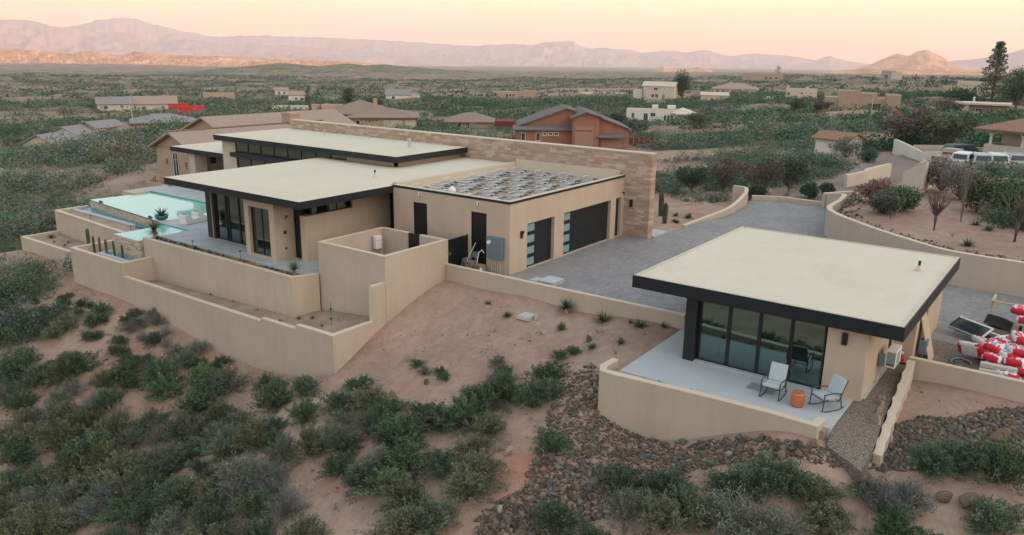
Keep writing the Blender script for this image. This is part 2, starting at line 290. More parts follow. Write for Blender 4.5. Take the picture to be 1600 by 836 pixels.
# beyond the house, by distance from the camera
for px,py,d in [(-300,380,85),(0,378,78),(60,372,76),(150,340,88),(-300,300,125),(0,310,110),(100,300,110),(200,270,115),(0,250,170),(120,235,150),(-300,240,190),(0,205,240),(160,200,190),(240,190,210),(0,170,400),(200,170,330),(-300,165,450),(0,140,900),(200,142,800),(-300,138,1000),(0,118,2200),(200,118,2000),(-300,117,2400),(0,99,6500),(200,102,6000),(-300,96,7000),(0,93,15000),(200,94.5,15000),
 (330,275,98),(430,190,200),(430,170,330),(430,150,620),(430,130,1300),(430,116,2600),(430,108,6500),(430,98,15000),
 (560,222,128),(580,198,225),(580,165,420),(580,145,800),(580,128,1600),(580,115,3600),(580,106,8000),(580,100.5,15000),
 (740,207,165),(740,190,230),(740,160,450),(740,142,850),(740,126,1700),(740,116,3600),(740,108,8000),(740,103,15000),
 (900,240,118),(900,229,145),(980,225,147),(880,200,215),(900,180,300),(900,155,520),(900,138,950),(900,124,1900),(900,115,4200),(900,108,9000),(900,104.5,15000),
 (1060,262,93),(1060,235,125),(1040,193,262),(1040,170,360),(1040,153,450),(1040,133,1000),(1040,120,2300),(1040,113,5000),(1040,106.5,15000),
 (1200,285,80),(1200,240,122),(1200,200,210),(1180,160,400),(1150,147,500),(1200,135,900),(1200,122,1900),(1200,115,5000),(1200,108.5,15000),
 (1180,305,72),(1300,285,77),(1300,240,118),(1300,200,190),(1330,174,290),(1300,150,460),(1300,132,850),(1300,124,1600),(1300,117,4000),(1300,110,15000),
 (1420,300,71),(1440,262,97),(1400,235,122),(1450,205,165),(1450,180,230),(1420,150,450),(1450,130,900),(1450,124,1500),(1450,118,4000),(1450,111.5,15000),
 (1600,290,73),(1560,265,97),(1600,235,122),(1600,200,170),(1600,180,240),(1600,150,470),(1600,132,900),(1600,125,1500),(1600,119,4000),(1600,113.5,15000),
 (1900,300,68),(1900,200,190),(1900,150,600),(1900,122,4000),(1900,117,15000)]: cd(px,py,d)
for px in (-500,0,400,800,1200,1600,2100):
    for d,z in ((22000,-340),(32000,-360),(60000,-380)): c3(CX+d*math.cos(math.pi/2-YAW-math.atan((px-800)/1286)),CY+d*math.sin(math.pi/2-YAW-math.atan((px-800)/1286)),z)
for k in range(14):   # all round, behind and beside the camera
    t=math.radians(90-math.degrees(YAW))-math.pi+(k-6.5)*math.radians(17); 
    for d,z in((250,-25),(900,-45),(4000,-120),(15000,-280),(45000,-300)): c3(CX+d*math.cos(t),CY+d*math.sin(t),z)
ctl=np.array(ctl)
H0=math.atan2(math.cos(YAW),math.sin(YAW))*0+math.pi/2-YAW+0  # azimuth of the view axis in the (a,b) plane
VA=math.atan2(MC[1,2],MC[0,2])
def uv_(x,y):
    dx,dy=x-CX,y-CY; d=np.hypot(dx,dy); t=(np.arctan2(dy,dx)-VA+np.pi)%(2*np.pi)-np.pi
    l=np.log(np.maximum(d,1.)+6.); return l,t
_l,_t=uv_(ctl[:,0],ctl[:,1]); PC=np.stack([_l*1.0,_t],1)
def _phi(r): return np.sqrt(r*r+.0016)
_n=len(ctl); _D=np.linalg.norm(PC[:,None]-PC[None],axis=2); A_=np.zeros((_n+3,_n+3)); A_[:_n,:_n]=_phi(_D)-np.eye(_n)*2e-3; A_[:_n,_n]=1; A_[:_n,_n+1:]=PC; A_[_n,:_n]=1; A_[_n+1:,:_n]=PC.T
# solve for dep: height below the camera divided by distance keeps far and near controls on one scale
_dist=np.hypot(ctl[:,0]-CX,ctl[:,1]-CY); _val=(HC-ctl[:,2])/(_dist+6.)
WT=np.linalg.solve(A_,np.concatenate([_val,[0,0,0]]))
_g=np.random.default_rng(3).random((256,256))
def vnoise(x,y):
    xi=np.floor(x).astype(int); yi=np.floor(y).astype(int); fx=x-xi; fy=y-yi; fx=fx*fx*(3-2*fx); fy=fy*fy*(3-2*fy)
    g=lambda i,j:_g[i%256,j%256]
    return (g(xi,yi)*(1-fx)+g(xi+1,yi)*fx)*(1-fy)+(g(xi,yi+1)*(1-fx)+g(xi+1,yi+1)*fx)*fy
def fbm(x,y,o=4,g=.5):
    s=0;a=1;t=0
    for k in range(o): s=s+a*(vnoise(x+17.3*k,y-9.1*k)-.5); t+=a; a*=g; x=x*2.03+3.1; y=y*2.03-1.7
    return s/t*2
def sdist(poly,x,y):
    """signed distance to a polygon, positive inside"""
    P=np.array(poly); ins=np.zeros(x.shape,bool); dm=np.full(x.shape,1e9)
    for i in range(len(P)):
        a,b=P[i],P[(i+1)%len(P)]; e=b-a; t=np.clip(((x-a[0])*e[0]+(y-a[1])*e[1])/(e@e+1e-9),0,1)
        dm=np.minimum(dm,np.hypot(x-a[0]-t*e[0],y-a[1]-t*e[1]))
        c=((a[1]>y)!=(b[1]>y))&(x<(b[0]-a[0])*(y-a[1])/((b[1]-a[1])+1e-12)+a[0]); ins^=c
    return np.where(ins,dm,-dm)
RW=[(29.2,-7.3),(28.,-8.6),(24.5,-9.3),(20.,-9.8),(16.5,-12.6),(13.9,-15.6),(12.5,-17.8),(12.3,-21.2),(12.2,-30.)]      # foot of the long retaining wall
RBED=[(p[0]+.42,p[1]-.1) for p in RW[1:-1]]+[(12.6,-30),(60,-40),(42,-12)]
DRIVE=[(-1.5,-10.35),(-1.5,2.6),(0,2.6),(0,0),(11.6,0),(11.6,-1.9),(15.5,-1.95),(19.07,-2.3),(22,-2.75),(24.1,-2.65),(27,-2.2),(28.7,-1.9),(29.6,-3.6),(29.5,-7.2)]+[(p[0]+.1,p[1]) for p in RW[1:-1]]+[(12.4,-30),(3.3,-30),(3.2,-19.3),(3.2,-17.6),(-1.8,-17.6),(-1.8,-11.7),(-1.5,-11.7)]
GPAD=[(-8.2,-10),(-8.2,-18.9),(-1.1,-19.2),(-1.1,-30),(4,-30),(4,-10)]
PADP=[(-9.3,2.7),(-1.6,2.7),(-1.6,-10),(11.8,-1.9),(11.8,32),(8,39),(-3,38),(-8,36.3),(-8,26.2),(-9.3,26.2)]
def zt(x,y,detail=True):
    x=np.asarray(x,float); y=np.asarray(y,float); sh=x.shape; xf=x.ravel(); yf=y.ravel(); out=np.empty(xf.shape)
    for k in range(0,len(xf),60000):
        X=xf[k:k+60000]; Y=yf[k:k+60000]; l,t=uv_(X,Y); Pq=np.stack([l,t],1)
        r=np.sqrt(((Pq[:,None]-PC[None])**2).sum(2)); v=_phi(r)@WT[:_n]+WT[_n]+Pq@WT[_n+1:]
        d=np.hypot(X-CX,Y-CY); z=HC-v*(d+6.)
        if detail:
            far=np.clip((d-62)/60,0,1); z=z+far*fbm(X/45,Y/45,5)*np.minimum(d*.012,5.)*np.clip(1.6-d/4000,0.15,1)
            z=z+far*fbm(X/400,Y/400,4)*np.clip(d*.006,0,14)*np.clip(1.5-d/9000,0,1)
            pad=np.clip(-sdist(PADP,X,Y)/1.5,0,1)*np.clip(-sdist(DRIVE,X,Y)/1.2,0,1)*np.clip(-sdist(GPAD,X,Y)/2.2,0,1); near=np.clip(1-(d-60)/40,0,1)*pad
            z=z+near*(fbm(X/3.1,Y/3.1,4)*.16+fbm(X/.8,Y/.8,3)*.045+ (1-np.abs(fbm(X/6+4,Y/6,3)))*.10-.08)
            s=sdist(RBED,X,Y); f=np.clip((s-.05)/.35,0,1); z=np.where((s>0)&(d<140),z*(1-f)+f*(1.42+.08*fbm(X/4,Y/4,3)-np.clip(s-9,0,60)*.055),z)
        out[k:k+60000]=z
    return out.reshape(sh)
def ground(px,py):
    """where the ray through a pixel meets the ground"""
    px=np.atleast_1d(np.asarray(px,float)); py=np.atleast_1d(np.asarray(py,float))
    d=np.stack([(px-800)/F,(py-418)/F,np.ones_like(px)],0); d=MC@d; h=np.hypot(d[0],d[1]); d=d/h
    ts=np.exp(np.linspace(math.log(13),math.log(12000),170)); lo=np.full(px.shape,13.); hi=np.full(px.shape,12000.); done=np.zeros(px.shape,bool)
    prev=lo.copy()
    for t in ts:
        below=(CAM[2]+d[2]*t<zt(CX+d[0]*t,CY+d[1]*t))&~done
        lo=np.where(below,prev,lo); hi=np.where(below,t,hi); done|=below; prev=np.full(px.shape,t)
    for _ in range(14):
        m=(lo+hi)/2; b=CAM[2]+d[2]*m<zt(CX+d[0]*m,CY+d[1]*m); hi=np.where(b,m,hi); lo=np.where(b,lo,m)
    X=CX+d[0]*lo; Y=CY+d[1]*lo; return X,Y,zt(X,Y),lo
def np_mesh(name,verts,faces4,mats,attrs=None,uv=None,smooth=True,kind=None,tri=False,mi=None):
    me=bpy.data.meshes.new(name); nv=len(verts); k=faces4.shape[1]; nf=len(faces4)
    me.vertices.add(nv); me.vertices.foreach_set('co',np.asarray(verts,np.float32).ravel()); me.loops.add(nf*k); me.loops.foreach_set('vertex_index',faces4.astype(np.int32).ravel())
    me.polygons.add(nf); me.polygons.foreach_set('loop_start',np.arange(0,nf*k,k,dtype=np.int32)); me.polygons.foreach_set('loop_total',np.full(nf,k,np.int32))
    if smooth: me.polygons.foreach_set('use_smooth',np.ones(nf,bool))
    for m in (mats if isinstance(mats,(list,tuple)) else [mats]): me.materials.append(MT[m] if isinstance(m,str) else m)
    if mi is not None: me.polygons.foreach_set('material_index',np.asarray(mi,np.int32))
    for an,av in (attrs or {}).items():
        at_=me.attributes.new(an,'FLOAT','POINT'); at_.data.foreach_set('value',np.asarray(av,np.float32))
    me.update(calc_edges=True); me.validate(); o=bpy.data.objects.new(name,me); C.objects.link(o); tag(o,kind=kind); return o
def grid_faces(nr,nc,wrap=False):
    i=np.arange(nr-1)[:,None]; j=np.arange(nc if wrap else nc-1)[None]; j2=(j+1)%nc
    return np.stack([i*nc+j,i*nc+j2,(i+1)*nc+j2,(i+1)*nc+j],-1).reshape(-1,4)
# vegetation cover by place (0..1), used for the ground's colour and for scattering
def veg(x,y):
    d=np.hypot(x-CX,y-CY); n=fbm(x/28,y/28,4); m=fbm(x/9,y/9,3)
    v=np.clip(.60+.65*n+.40*m,0,1); return v*np.clip((d-55)/25,0,1)
rad=np.concatenate([[.5,3,6,9],np.exp(np.linspace(math.log(12),math.log(75),420)),np.exp(np.linspace(math.log(75.9),math.log(22500),440))])
az=np.concatenate([np.radians(np.linspace(-180,-37,60,endpoint=False)),np.radians(np.linspace(-37,37,640)),np.radians(np.linspace(37,180,60,endpoint=False)[1:])])+VA
RR,AA=np.meshgrid(rad,az,indexing='ij'); GX=CX+RR*np.cos(AA); GY=CY+RR*np.sin(AA); GZ=zt(GX,GY)
gv=np.stack([GX,GY,GZ],-1).reshape(-1,3)
_lr=np.log(rad); _aw=az-VA
def zfast(x,y):
    x=np.asarray(x,float); y=np.asarray(y,float); dx,dy=x-CX,y-CY; d=np.clip(np.hypot(dx,dy),.6,22400); t=(np.arctan2(dy,dx)-VA+np.pi)%(2*np.pi)-np.pi
    i=np.clip(np.searchsorted(rad,d)-1,0,len(rad)-2); j=np.clip(np.searchsorted(_aw,t)-1,0,len(az)-2)
    f=(d-rad[i])/(rad[i+1]-rad[i]); g_=np.clip((t-_aw[j])/(_aw[j+1]-_aw[j]),0,1)
    return (GZ[i,j]*(1-g_)+GZ[i,j+1]*g_)*(1-f)+(GZ[i+1,j]*(1-g_)+GZ[i+1,j+1]*g_)*f
zslow=zt
def zt(x,y,detail=True): return zfast(x,y) if detail else zslow(x,y,False)
def groundmat():
    n=N('desert_ground'); p=n.pos(); at_=n.n('ShaderNodeAttribute',attribute_name='veg').outputs['Fac']; rd=n.n('ShaderNodeAttribute',attribute_name='red').outputs['Fac']; dd=n.n('ShaderNodeAttribute',attribute_name='far').outputs['Fac']
    a=n.noise(.22,6,.6); b=n.noise(2.3,6,.65); c=n.noise(14,4,.6)
    f=n.math('ADD',n.math('MULTIPLY',a,.45),n.math('ADD',n.math('MULTIPLY',b,.35),n.math('MULTIPLY',c,.2)))
    dirt=n.ramp(f,[(.30,(.22,.142,.104)),(.46,(.315,.213,.16)),(.56,(.385,.275,.213)),(.70,(.46,.352,.278))])
    dirt=n.mix(n.math('MULTIPLY',rd,n.ramp(n.noise(1.1,4),[(.3,.3),(.6,1.)])),dirt,(.37,.17,.10))
    # loose stones in the soil
    v=n.vor(7.,out='Distance'); vc=n.vor(7.,out='Color'); st_=n.math('MULTIPLY',n.math('LESS_THAN',v,.17),n.math('GREATER_THAN',sep(n,vc)[0],.66))
    dirt=n.mix(n.math('MULTIPLY',st_,n.math('SUBTRACT',1.,dd)),dirt,n.mix(sep(n,vc)[1],(.17,.135,.115),(.50,.43,.37)))
    # low scrub reads as mottled green where it is too far for single leaves
    s1=n.noise(.16,6,.75); s2=n.noise(.035,5,.7); s3=n.noise(.006,5,.65)
    scr=n.ramp(n.math('ADD',n.math('MULTIPLY',s1,.5),n.math('ADD',n.math('MULTIPLY',s2,.3),n.math('MULTIPLY',s3,.2))),[(.36,(.030,.062,.038)),(.46,(.055,.092,.055)),(.55,(.10,.125,.080)),(.66,(.25,.215,.155))])
    fv=n.vor(.085); fc=sep(n,n.vor(.085,out='Color'))[0]; scr=n.mix(n.math('MULTIPLY',n.math('LESS_THAN',fv,.42),n.math('GREATER_THAN',fc,.35)),scr,n.mix(fc,(.028,.05,.032),(.06,.085,.055)))
    va=n.n('ShaderNodeAttribute',attribute_name='valley').outputs['Fac']; scr=n.mix(n.math('MULTIPLY',va,.72),scr,n.ramp(n.noise(.0022,6,.7),[(.35,(.028,.052,.040)),(.5,(.055,.080,.058)),(.62,(.13,.125,.085))]))
    col=n.mix(at_,dirt,scr)
    n.bump(n.math('ADD',n.math('MULTIPLY',n.noise(5,6,.7),1.),n.math('MULTIPLY',n.math('SUBTRACT',.2,n.math('MINIMUM',v,.2)),1.5)),.6,.09); MT['ground']=n.fin(col,.95,.1)
groundmat()
_dg=RR.reshape(-1); vg=veg(gv[:,0],gv[:,1]); vg=vg*np.where(_dg>55,1,0)*np.clip(.72+_dg/2500,0,.97)
def pxy(x,y,z):
    c=MC.T@np.stack([x-CAM[0],y-CAM[1],z-CAM[2]],0); return 800+F*c[0]/c[2],418+F*c[1]/c[2],c[2]
_px,_py,_pc=pxy(gv[:,0],gv[:,1],gv[:,2])
def bump2(a,b,ra,rb): return np.exp(-(((gv[:,0]-a)/ra)**2+((gv[:,1]-b)/rb)**2))
_q=[tuple(float(v[0]) for v in ground(*q_)[:2]) for q_ in ((820,728),(800,745),(340,545),(210,600),(560,690))]
red=np.zeros(len(gv))
for (a,b),r,s in zip(_q,(1.1,1.6,2.5,2.5,2.2),(.95,.8,.35,.5,.4)): red=np.maximum(red,s*bump2(a,b,r,r))
clear=np.zeros(len(gv))                 # graded bare earth round the plots
for px,py,d,ra in [(1010,240,118,11),(930,232,138,16),(1060,270,92,7),(1240,246,112,9),(1420,240,110,14),(1330,180,275,22),(700,206,170,7),(1100,150,480,30),(830,146,640,60),(700,137,950,60),(930,138,900,90),(1250,160,380,20),(500,160,430,24),(180,175,280,16),(350,160,400,20),(1470,262,90,8),(1500,330,60,9),(190,262,112,3)]:
    p=atd(px,py,d); clear=np.maximum(clear,np.exp(-(((gv[:,0]-p[0])**2+(gv[:,1]-p[1])**2)/ra**2)**1.5))
s_=sdist(RBED,gv[:,0],gv[:,1]); clear=np.maximum(clear,np.where((s_>0)&(s_<8.),1,0))
_c2=sdist([(12,-2.1),(19,-2.6),(29,-2.2),(30,0),(27,6),(13,8)],gv[:,0],gv[:,1]); clear=np.maximum(clear,np.clip(_c2/1.5+.5,0,1))
vg=vg*(1-.9*clear)
g=np_mesh('ground',gv,grid_faces(len(rad),len(az),True),'ground',{'veg':vg,'red':red,'far':np.clip((_dg-45)/40,0,1),'valley':np.clip((_dg-1300)/2500,0,1)},kind='structure')
# ------------------------------------------------------------------ mountains and hills: real relief at their distances
def rockmat(name,c1,c2,c3,sc1=.002):
    n=N(name); f=n.noise(sc1,8,.68); s=n.noise(sc1*9,6,.7); z=sep(n,n.n('ShaderNodeNewGeometry').outputs['Normal'])[2]
    col=n.ramp(n.math('ADD',n.math('MULTIPLY',f,.55),n.math('MULTIPLY',s,.45)),[(.35,c1),(.5,c2),(.65,c3)])
    MT[name]=n.fin(col,.95,.05); return MT[name]
rockmat('rock_far',(.34,.25,.26),(.44,.33,.325),(.54,.42,.39)); rockmat('rock_bad',(.16,.12,.08),(.50,.26,.13),(.86,.55,.34),.006); rockmat('scrub_hill',(.020,.040,.025),(.095,.11,.065),(.42,.29,.18),.018)
def hill(name,outline,dist,front,back,mat,base_off=60,rough=.25,res=(260,56),seed=0.,label=None,cat=None,rs=1.):
    """relief whose crest follows an outline [(px,py)] at a distance, with ridges and gullies running down both sides"""
    ox=np.array([p[0] for p in outline],float); oy=np.array([p[1] for p in outline],float)
    xs=np.linspace(ox[0],ox[-1],res[0]); ys=np.interp(xs,ox,oy)
    top=np.array([atd(x,y,dist) for x,y in zip(xs,ys)]); th=np.arctan2(top[:,1]-CY,top[:,0]-CX)
    ts=np.linspace(-1,1,res[1]); V=np.zeros((res[1],res[0],3))
    for k,t in enumerate(ts):
        r=dist+(t*front if t<0 else t*back); x=CX+r*np.cos(th); y=CY+r*np.sin(th); b=zt(x,y,False)-base_off*(.25+abs(t))
        s=1-abs(t); nz=fbm(x/(dist*.035*rs)+seed,y/(dist*.035*rs),6,.58); rid=1-np.abs(fbm(x/(dist*.05*rs)-seed,y/(dist*.05*rs)+3,5,.55))*2.
        edge=np.minimum(1,np.minimum(np.arange(res[0]),np.arange(res[0])[::-1])/(res[0]*.05+1e-6))
        prof=s**1.15; h=np.maximum(top[:,2]-b,5)*(prof*(1-rough*(1-s)*1.2)+rough*(.75*nz+.6*(rid-.5))*prof*(1-s**2.2)*1.6)
        V[k]=np.stack([x,y,b+h*edge**.6*1.],-1)
    nzt=fbm(xs/9+seed*3,xs*0+seed,5)*(.028*(top[:,2]-V[0,:,2])); V[:,:,2]+=nzt[None]*(1-np.abs(ts))[:,None]
    o=np_mesh(name,V.reshape(-1,3),grid_faces(res[1],res[0]),mat,kind='structure',smooth=True); return o
hill('mountains',[(-260,44),(-120,34),(0,29.5),(40,29.5),(55,32),(68,36),(82,40),(126,46),(158,50),(184,48.7),(205,52.6),(226,59),(237,63),(263,64.5),(290,60.5),(310,62.6),(342,67),(368,69),(400,68),(434,71),(458,70.5),(492,74),(518,76),(558,79),(584,81.6),(624,85.5),(663,91),(716,98),(760,102)],14000,3300,2500,'rock_far',120,.60,(420,90),1.7,rs=.8)
hill('mountains',[(60,46),(95,41),(120,38),(140,33),(160,29),(175,27),(190,28),(205,28),(218,29),(235,36),(255,40),(280,46),(320,53),(345,56),(400,54),(470,57),(520,58),(560,60),(620,63),(680,67),(720,70),(780,72),(840,76)],19500,3800,2200,'rock_far',200,.55,(380,60),5.1,rs=.7)
hill('mountains',[(640,80),(760,70),(800,68),(835,70),(850,65),(872,64),(895,64),(905,70),(920,75),(945,74),(962,76),(985,77),(1000,82),(1030,80),(1055,78),(1070,82),(1100,77),(1112,79),(1125,84),(1145,87),(1162,84),(1180,83),(1200,84),(1216,85.5),(1242,88),(1276,94),(1287,88),(1297,86),(1308,91),(1331,96),(1360,100),(1400,103)],18500,4800,2500,'rock_far',200,.6,(460,80),9.3,rs=.6)
hill('mountains',[(1440,103),(1484,95),(1516,92.6),(1545,89),(1568,84.7),(1589,79),(1605,74),(1680,62),(1800,52),(1950,60)],12500,2600,2300,'rock_far',120,.45,(220,70),3.3)
hill('butte',[(1330,107),(1345,105),(1358,101),(1379,92),(1396,85),(1402.6,83),(1410,85),(1418,86),(1426,84),(1434,80),(1442,78),(1448,77),(1454,79),(1466,85.5),(1479,92),(1485,98.7),(1495,104),(1520,108),(1550,111)],9500,1500,1500,'rock_bad',60,.5,(220,90),7.7,rs=.5)
hill('hills',[(1010,112),(1021,110),(1030,105),(1037,102.5),(1045,105),(1055,109),(1068,110),(1080,107),(1090,104),(1100,106),(1115,111)],7000,700,700,'rock_bad',25,.3,(120,40),2.1)
hill('hills',[(1255,119),(1280,115),(1300,111),(1330,109),(1350,107),(1380,108),(1400,106.5),(1430,108),(1450,111),(1480,110),(1530,112),(1580,112),(1640,113)],5600,1000,900,'rock_bad',40,.5,(240,56),8.2,rs=.5)
hill('hills',[(-200,80),(-60,77),(0,75),(26,76),(53,78),(79,80),(100,82.5),(113,83),(126,79),(147,79.5),(168,84),(179,86),(195,85),(210,80),(232,82),(253,85.5),(275,86.5),(290,85.5),(316,88),(340,87),(368,88.5),(400,89.5),(453,91),(505,95),(558,97),(610,101),(650,105)],7600,1150,1400,'rock_bad',45,.85,(760,130),4.4,rs=.30)
hill('hills',[(215,132),(250,124),(300,113),(340,107),(372,104),(400,102),(440,97.5),(470,101),(500,103),(520,101),(545,99),(570,102),(600,100),(616,102),(640,104.5),(690,108),(740,112),(800,116)],3600,1500,1300,'scrub_hill',30,.5,(420,90),6.6,rs=.5)
# unseen ridge in the west, added to keep the low sun off the valley
def ridge():
    nr,nc=26,120; th=np.linspace(SUN_AZ-1.05,SUN_AZ+1.0,nc); V=np.zeros((nr,nc,3))
    for k,t in enumerate(np.linspace(-1,1,nr)):
        r=1500+t*700; x=CX+r*np.cos(th); y=CY+r*np.sin(th); b=zt(x,y,False)-10; s=(1-abs(t))
        V[k]=np.stack([x,y,b+(250+40*fbm(th*6,th*0+1,4))*s**.9*(1+.3*fbm(x/200,y/200,4))],-1)
    np_mesh('hills',V.reshape(-1,3),grid_faces(nr,nc),'scrub_hill',kind='structure')
ridge()
# air between us and the mountains
def haze():
    m=MB(); m.box(CX-23500,CX+23500,CY-23500,CY+23500,-1400,800); mt=bpy.data.materials.new('haze_air'); mt.use_nodes=True; t=mt.node_tree; t.nodes.remove(t.nodes['Principled BSDF'])
    v=t.nodes.new('ShaderNodeVolumePrincipled'); v.inputs['Color'].default_value=(1.,.93,.94,1); v.inputs['Density'].default_value=HAZE; v.inputs['Anisotropy'].default_value=.2
    t.links.new(v.outputs[0],t.nodes['Material Output'].inputs['Volume']); MT['haze']=mt; o=m.build('haze','haze'); tag(o,kind='stuff')
HAZE=6.0e-5
haze()
sc.view_settings.view_transform='Standard'; sc.view_settings.look='None'; sc.view_settings.gamma=1; sc.view_settings.exposure=.12; sc.view_settings.use_curve_mapping=False
cy=sc.cycles; cy.max_bounces=7; cy.diffuse_bounces=3; cy.glossy_bounces=3; cy.transmission_bounces=4; cy.transparent_max_bounces=10; cy.volume_bounces=1; cy.use_denoising=True; cy.caustics_reflective=False; cy.caustics_refractive=False; cy.use_adaptive_sampling=True; cy.adaptive_threshold=.02
# ------------------------------------------------------------------ the pavings and beds of the plot
def flat(name,poly,z0,z1,mat,kind='structure',bevel=0):
    m=MB(); m.prism(poly,z0,z1); o=m.build(name,mat,fix=True,bevel=bevel); return tag(o,kind=kind)
flat('driveway',DRIVE,-.45,0.,'pavers')
flat('patio',[(-6.45,7.6),(-6.35,21.25),(-4.3,21.25),(-4.3,25.02),(1.55,25.02),(1.62,37.7),(12,37.7),(12,31.2),(5.2,31.2),(5.2,20),(-4.4,18.2),(-4.4,13.7),(-4.4,10),(-1.6,9.9),(-1.6,7.4),(-6.0,7.4)],-.6,-.004,'deck')
flat('patio',[(-7.42,-17.72),(-7.4,-10.42),(-1.85,-10.3),(-1.85,-11.6),(-4.7,-11.7),(-4.7,-17.72)],-.5,.0,'concrete_pale',bevel=.01)
def soilmat():
    n=N('bed_soil'); a=n.noise(.9,6,.65); c=n.noise(22,4,.7); col=n.ramp(n.math('ADD',n.math('MULTIPLY',a,.6),n.math('MULTIPLY',c,.4)),[(.32,(.24,.165,.12)),(.5,(.33,.24,.18)),(.66,(.42,.33,.26))]); n.bump(c,.5,.03); MT['soil']=n.fin(col,.95,.1)
    n=N('fine_gravel'); v=n.vor(38.,out='Color'); col=n.ramp(sep(n,v)[0],[(0,(.10,.085,.075)),(.5,(.19,.155,.13)),(1,(.33,.29,.25))]); n.bump(n.vor(38.),.8,.02); MT['gravel']=n.fin(col,.95,.1)
    n=N('rock_stone'); oi=n.n('ShaderNodeObjectInfo').outputs['Random']; pc=n.n('ShaderNodeAttribute',attribute_name='tint').outputs['Fac']; r=n.math('FRACT',n.math('ADD',oi,pc))
    col=n.ramp(r,[(0,(.075,.075,.065)),(.14,(.12,.13,.12)),(.28,(.17,.105,.07)),(.42,(.085,.062,.045)),(.56,(.21,.135,.09)),(.70,(.125,.105,.075)),(.84,(.15,.17,.165)),(.94,(.30,.21,.15)),(1,(.40,.34,.28))]); col=n.mix(n.math('MULTIPLY',n.noise(6,5,.7),.4),col,(.08,.07,.065)); n.bump(n.noise(9,5,.7),.5,.03); MT['rock']=n.fin(col,.9,.2)
soilmat()
def slope_bed(name,pts,mat,zb=-4.5,res=.35):
    """a bed of earth between walls: polygon with its own heights, gently uneven"""
    P=np.array([(p[0],p[1]) for p in pts]); Z=np.array([p[2] for p in pts]); x0,y0=P.min(0); x1,y1=P.max(0)
    m=MB(); m.prism([(p[0],p[1]) for p in pts],zb,0,zt=[p[2] for p in pts]); bm=bmesh.new(); me=bpy.data.meshes.new(name)
    me.from_pydata(m.v,[],m.f); bm.from_mesh(me); bmesh.ops.triangulate(bm,faces=bm.faces); 
    for _ in range(4):
        ed=[e for e in bm.edges if e.calc_length()>res*1.6]
        if not ed: break
        bmesh.ops.subdivide_edges(bm,edges=ed,cuts=1); bmesh.ops.triangulate(bm,faces=bm.faces)
    for v in bm.verts:
        if v.co.z>zb+.3: v.co.z+=.05*float(fbm(np.array([v.co.x/1.3]),np.array([v.co.y/1.3]),3)[0])
    bm.to_mesh(me); bm.free(); me.materials.append(MT[mat]); o=bpy.data.objects.new(name,me); C.objects.link(o); return tag(o,kind='structure')
slope_bed('planting_bed',[(-9.2,2.8,-1.42),(-6.2,2.8,-1.22),(-6.1,7.2,-1.75),(-6.9,8.0,-1.92),(-7.1,21.1,-2.35),(-9.2,20.1,-2.0),(-9.2,8,-1.9),(-9.2,5,-1.6)],'soil')
slope_bed('planting_bed',[(-9.2,20.3,-1.45),(-7.1,20.3,-1.42),(-6.4,24.4,-1.3),(-6.1,26.1,-1.3),(-9.2,26.1,-1.5)],'soil')
slope_bed('planting_bed',[(-7.9,26.3,-2.15),(-6.2,26.3,-2.15),(-5.6,36.2,-2.2),(-7.9,36.2,-2.15)],'soil')
slope_bed('planting_bed',[(-5.9,25,-.72),(-5.75,27,-.72),(-5.25,36.4,-.72),(-4.3,36.4,-.72),(-4.4,25,-.72)],'soil')
slope_bed('planting_bed',[(-6.98,7.9,-.03),(-6.45,7.65,-.03),(-6.35,21.25,-.03),(-7.0,21.0,-.03)],'gravel',-.6)
slope_bed('planting_bed',[(-7.66,-17.6,-.03),(-7.42,-17.6,-.03),(-7.4,-10.2,-.03),(-7.66,-10.2,-.03)],'soil',-.6)
slope_bed('planting_bed',[(-5.9,2.8,-.05),(-1.75,2.8,-.05),(-1.75,7.2,-.05),(-5.9,7.2,-.05)],'soil',-.6)
slope_bed('side_path',[(-7.9,-17.78,-.30),(-7.42,-17.74,-.12),(-4.7,-17.72,-.04),(-4.7,-17.95,-.04),(-.3,-17.95,0),(-.3,-18.55,0),(3.2,-18.55,.0),(3.2,-23,0),(-.9,-23,.0),(-.9,-18.6,0),(-4.6,-18.75,-.06),(-7.3,-18.95,-.22),(-8.4,-18.9,-.6)],'gravel',-1.2)
# ------------------------------------------------------------------ retaining and garden walls
wallthing('retaining_wall','long low beige terrace wall with stepped top at the head of the bare slope',[(-6.04,2.67,.48),(-6.84,2.67,.48),(-6.86,2.67,-1.19),(-9.3,2.67,-1.19),(-9.3,5.15,-1.22),(-9.3,5.17,-1.42),(-9.3,7.72,-1.46),(-9.3,7.74,-1.62),(-9.3,20.2,-1.66)][::-1],-5.5,.24)
wallthing('retaining_wall','beige box wall round the bed of small columnar cacti beside the spa',[(-7.2,20.2,-.9),(-9.3,20.2,-.9),(-9.3,26.2,-.92),(-6.3,26.2,-.92)][::-1],-5,.24)
wallthing('retaining_wall','lowest beige wall round the earth bed at the far end of the terraces',[(-8.0,26.25,-1.93),(-8.0,36.3,-1.98),(-5.4,36.3,-1.98)][::-1],-4.5,.24)
wallthing('retaining_wall','beige wall below the pool trough, topped by a strip of grass tufts',[(-6.2,24.4,-.55),(-6.0,27.2,-.55),(-5.42,36.6,-.55),(-3.4,36.7,-.55)][::-1],-4,.24)
wallthing('retaining_wall','smooth beige wall carrying the main patio and its gravel strip',[(-7.2,21.1,.12),(-7.22,20.9,.12),(-7.2,7.85,.14),(-6.05,7.42,.14)][::-1],-4,.24)
wallthing('screen_wall','tall square beige enclosure wall hiding the water heater',[(-1.6,5.29,1.73),(-1.6,7.29,1.73),(-6.03,7.29,1.73),(-6.03,2.67,1.75),(-1.6,2.67,1.73),(-1.6,4.44,1.73)][::-1],-5,.2) if False else None
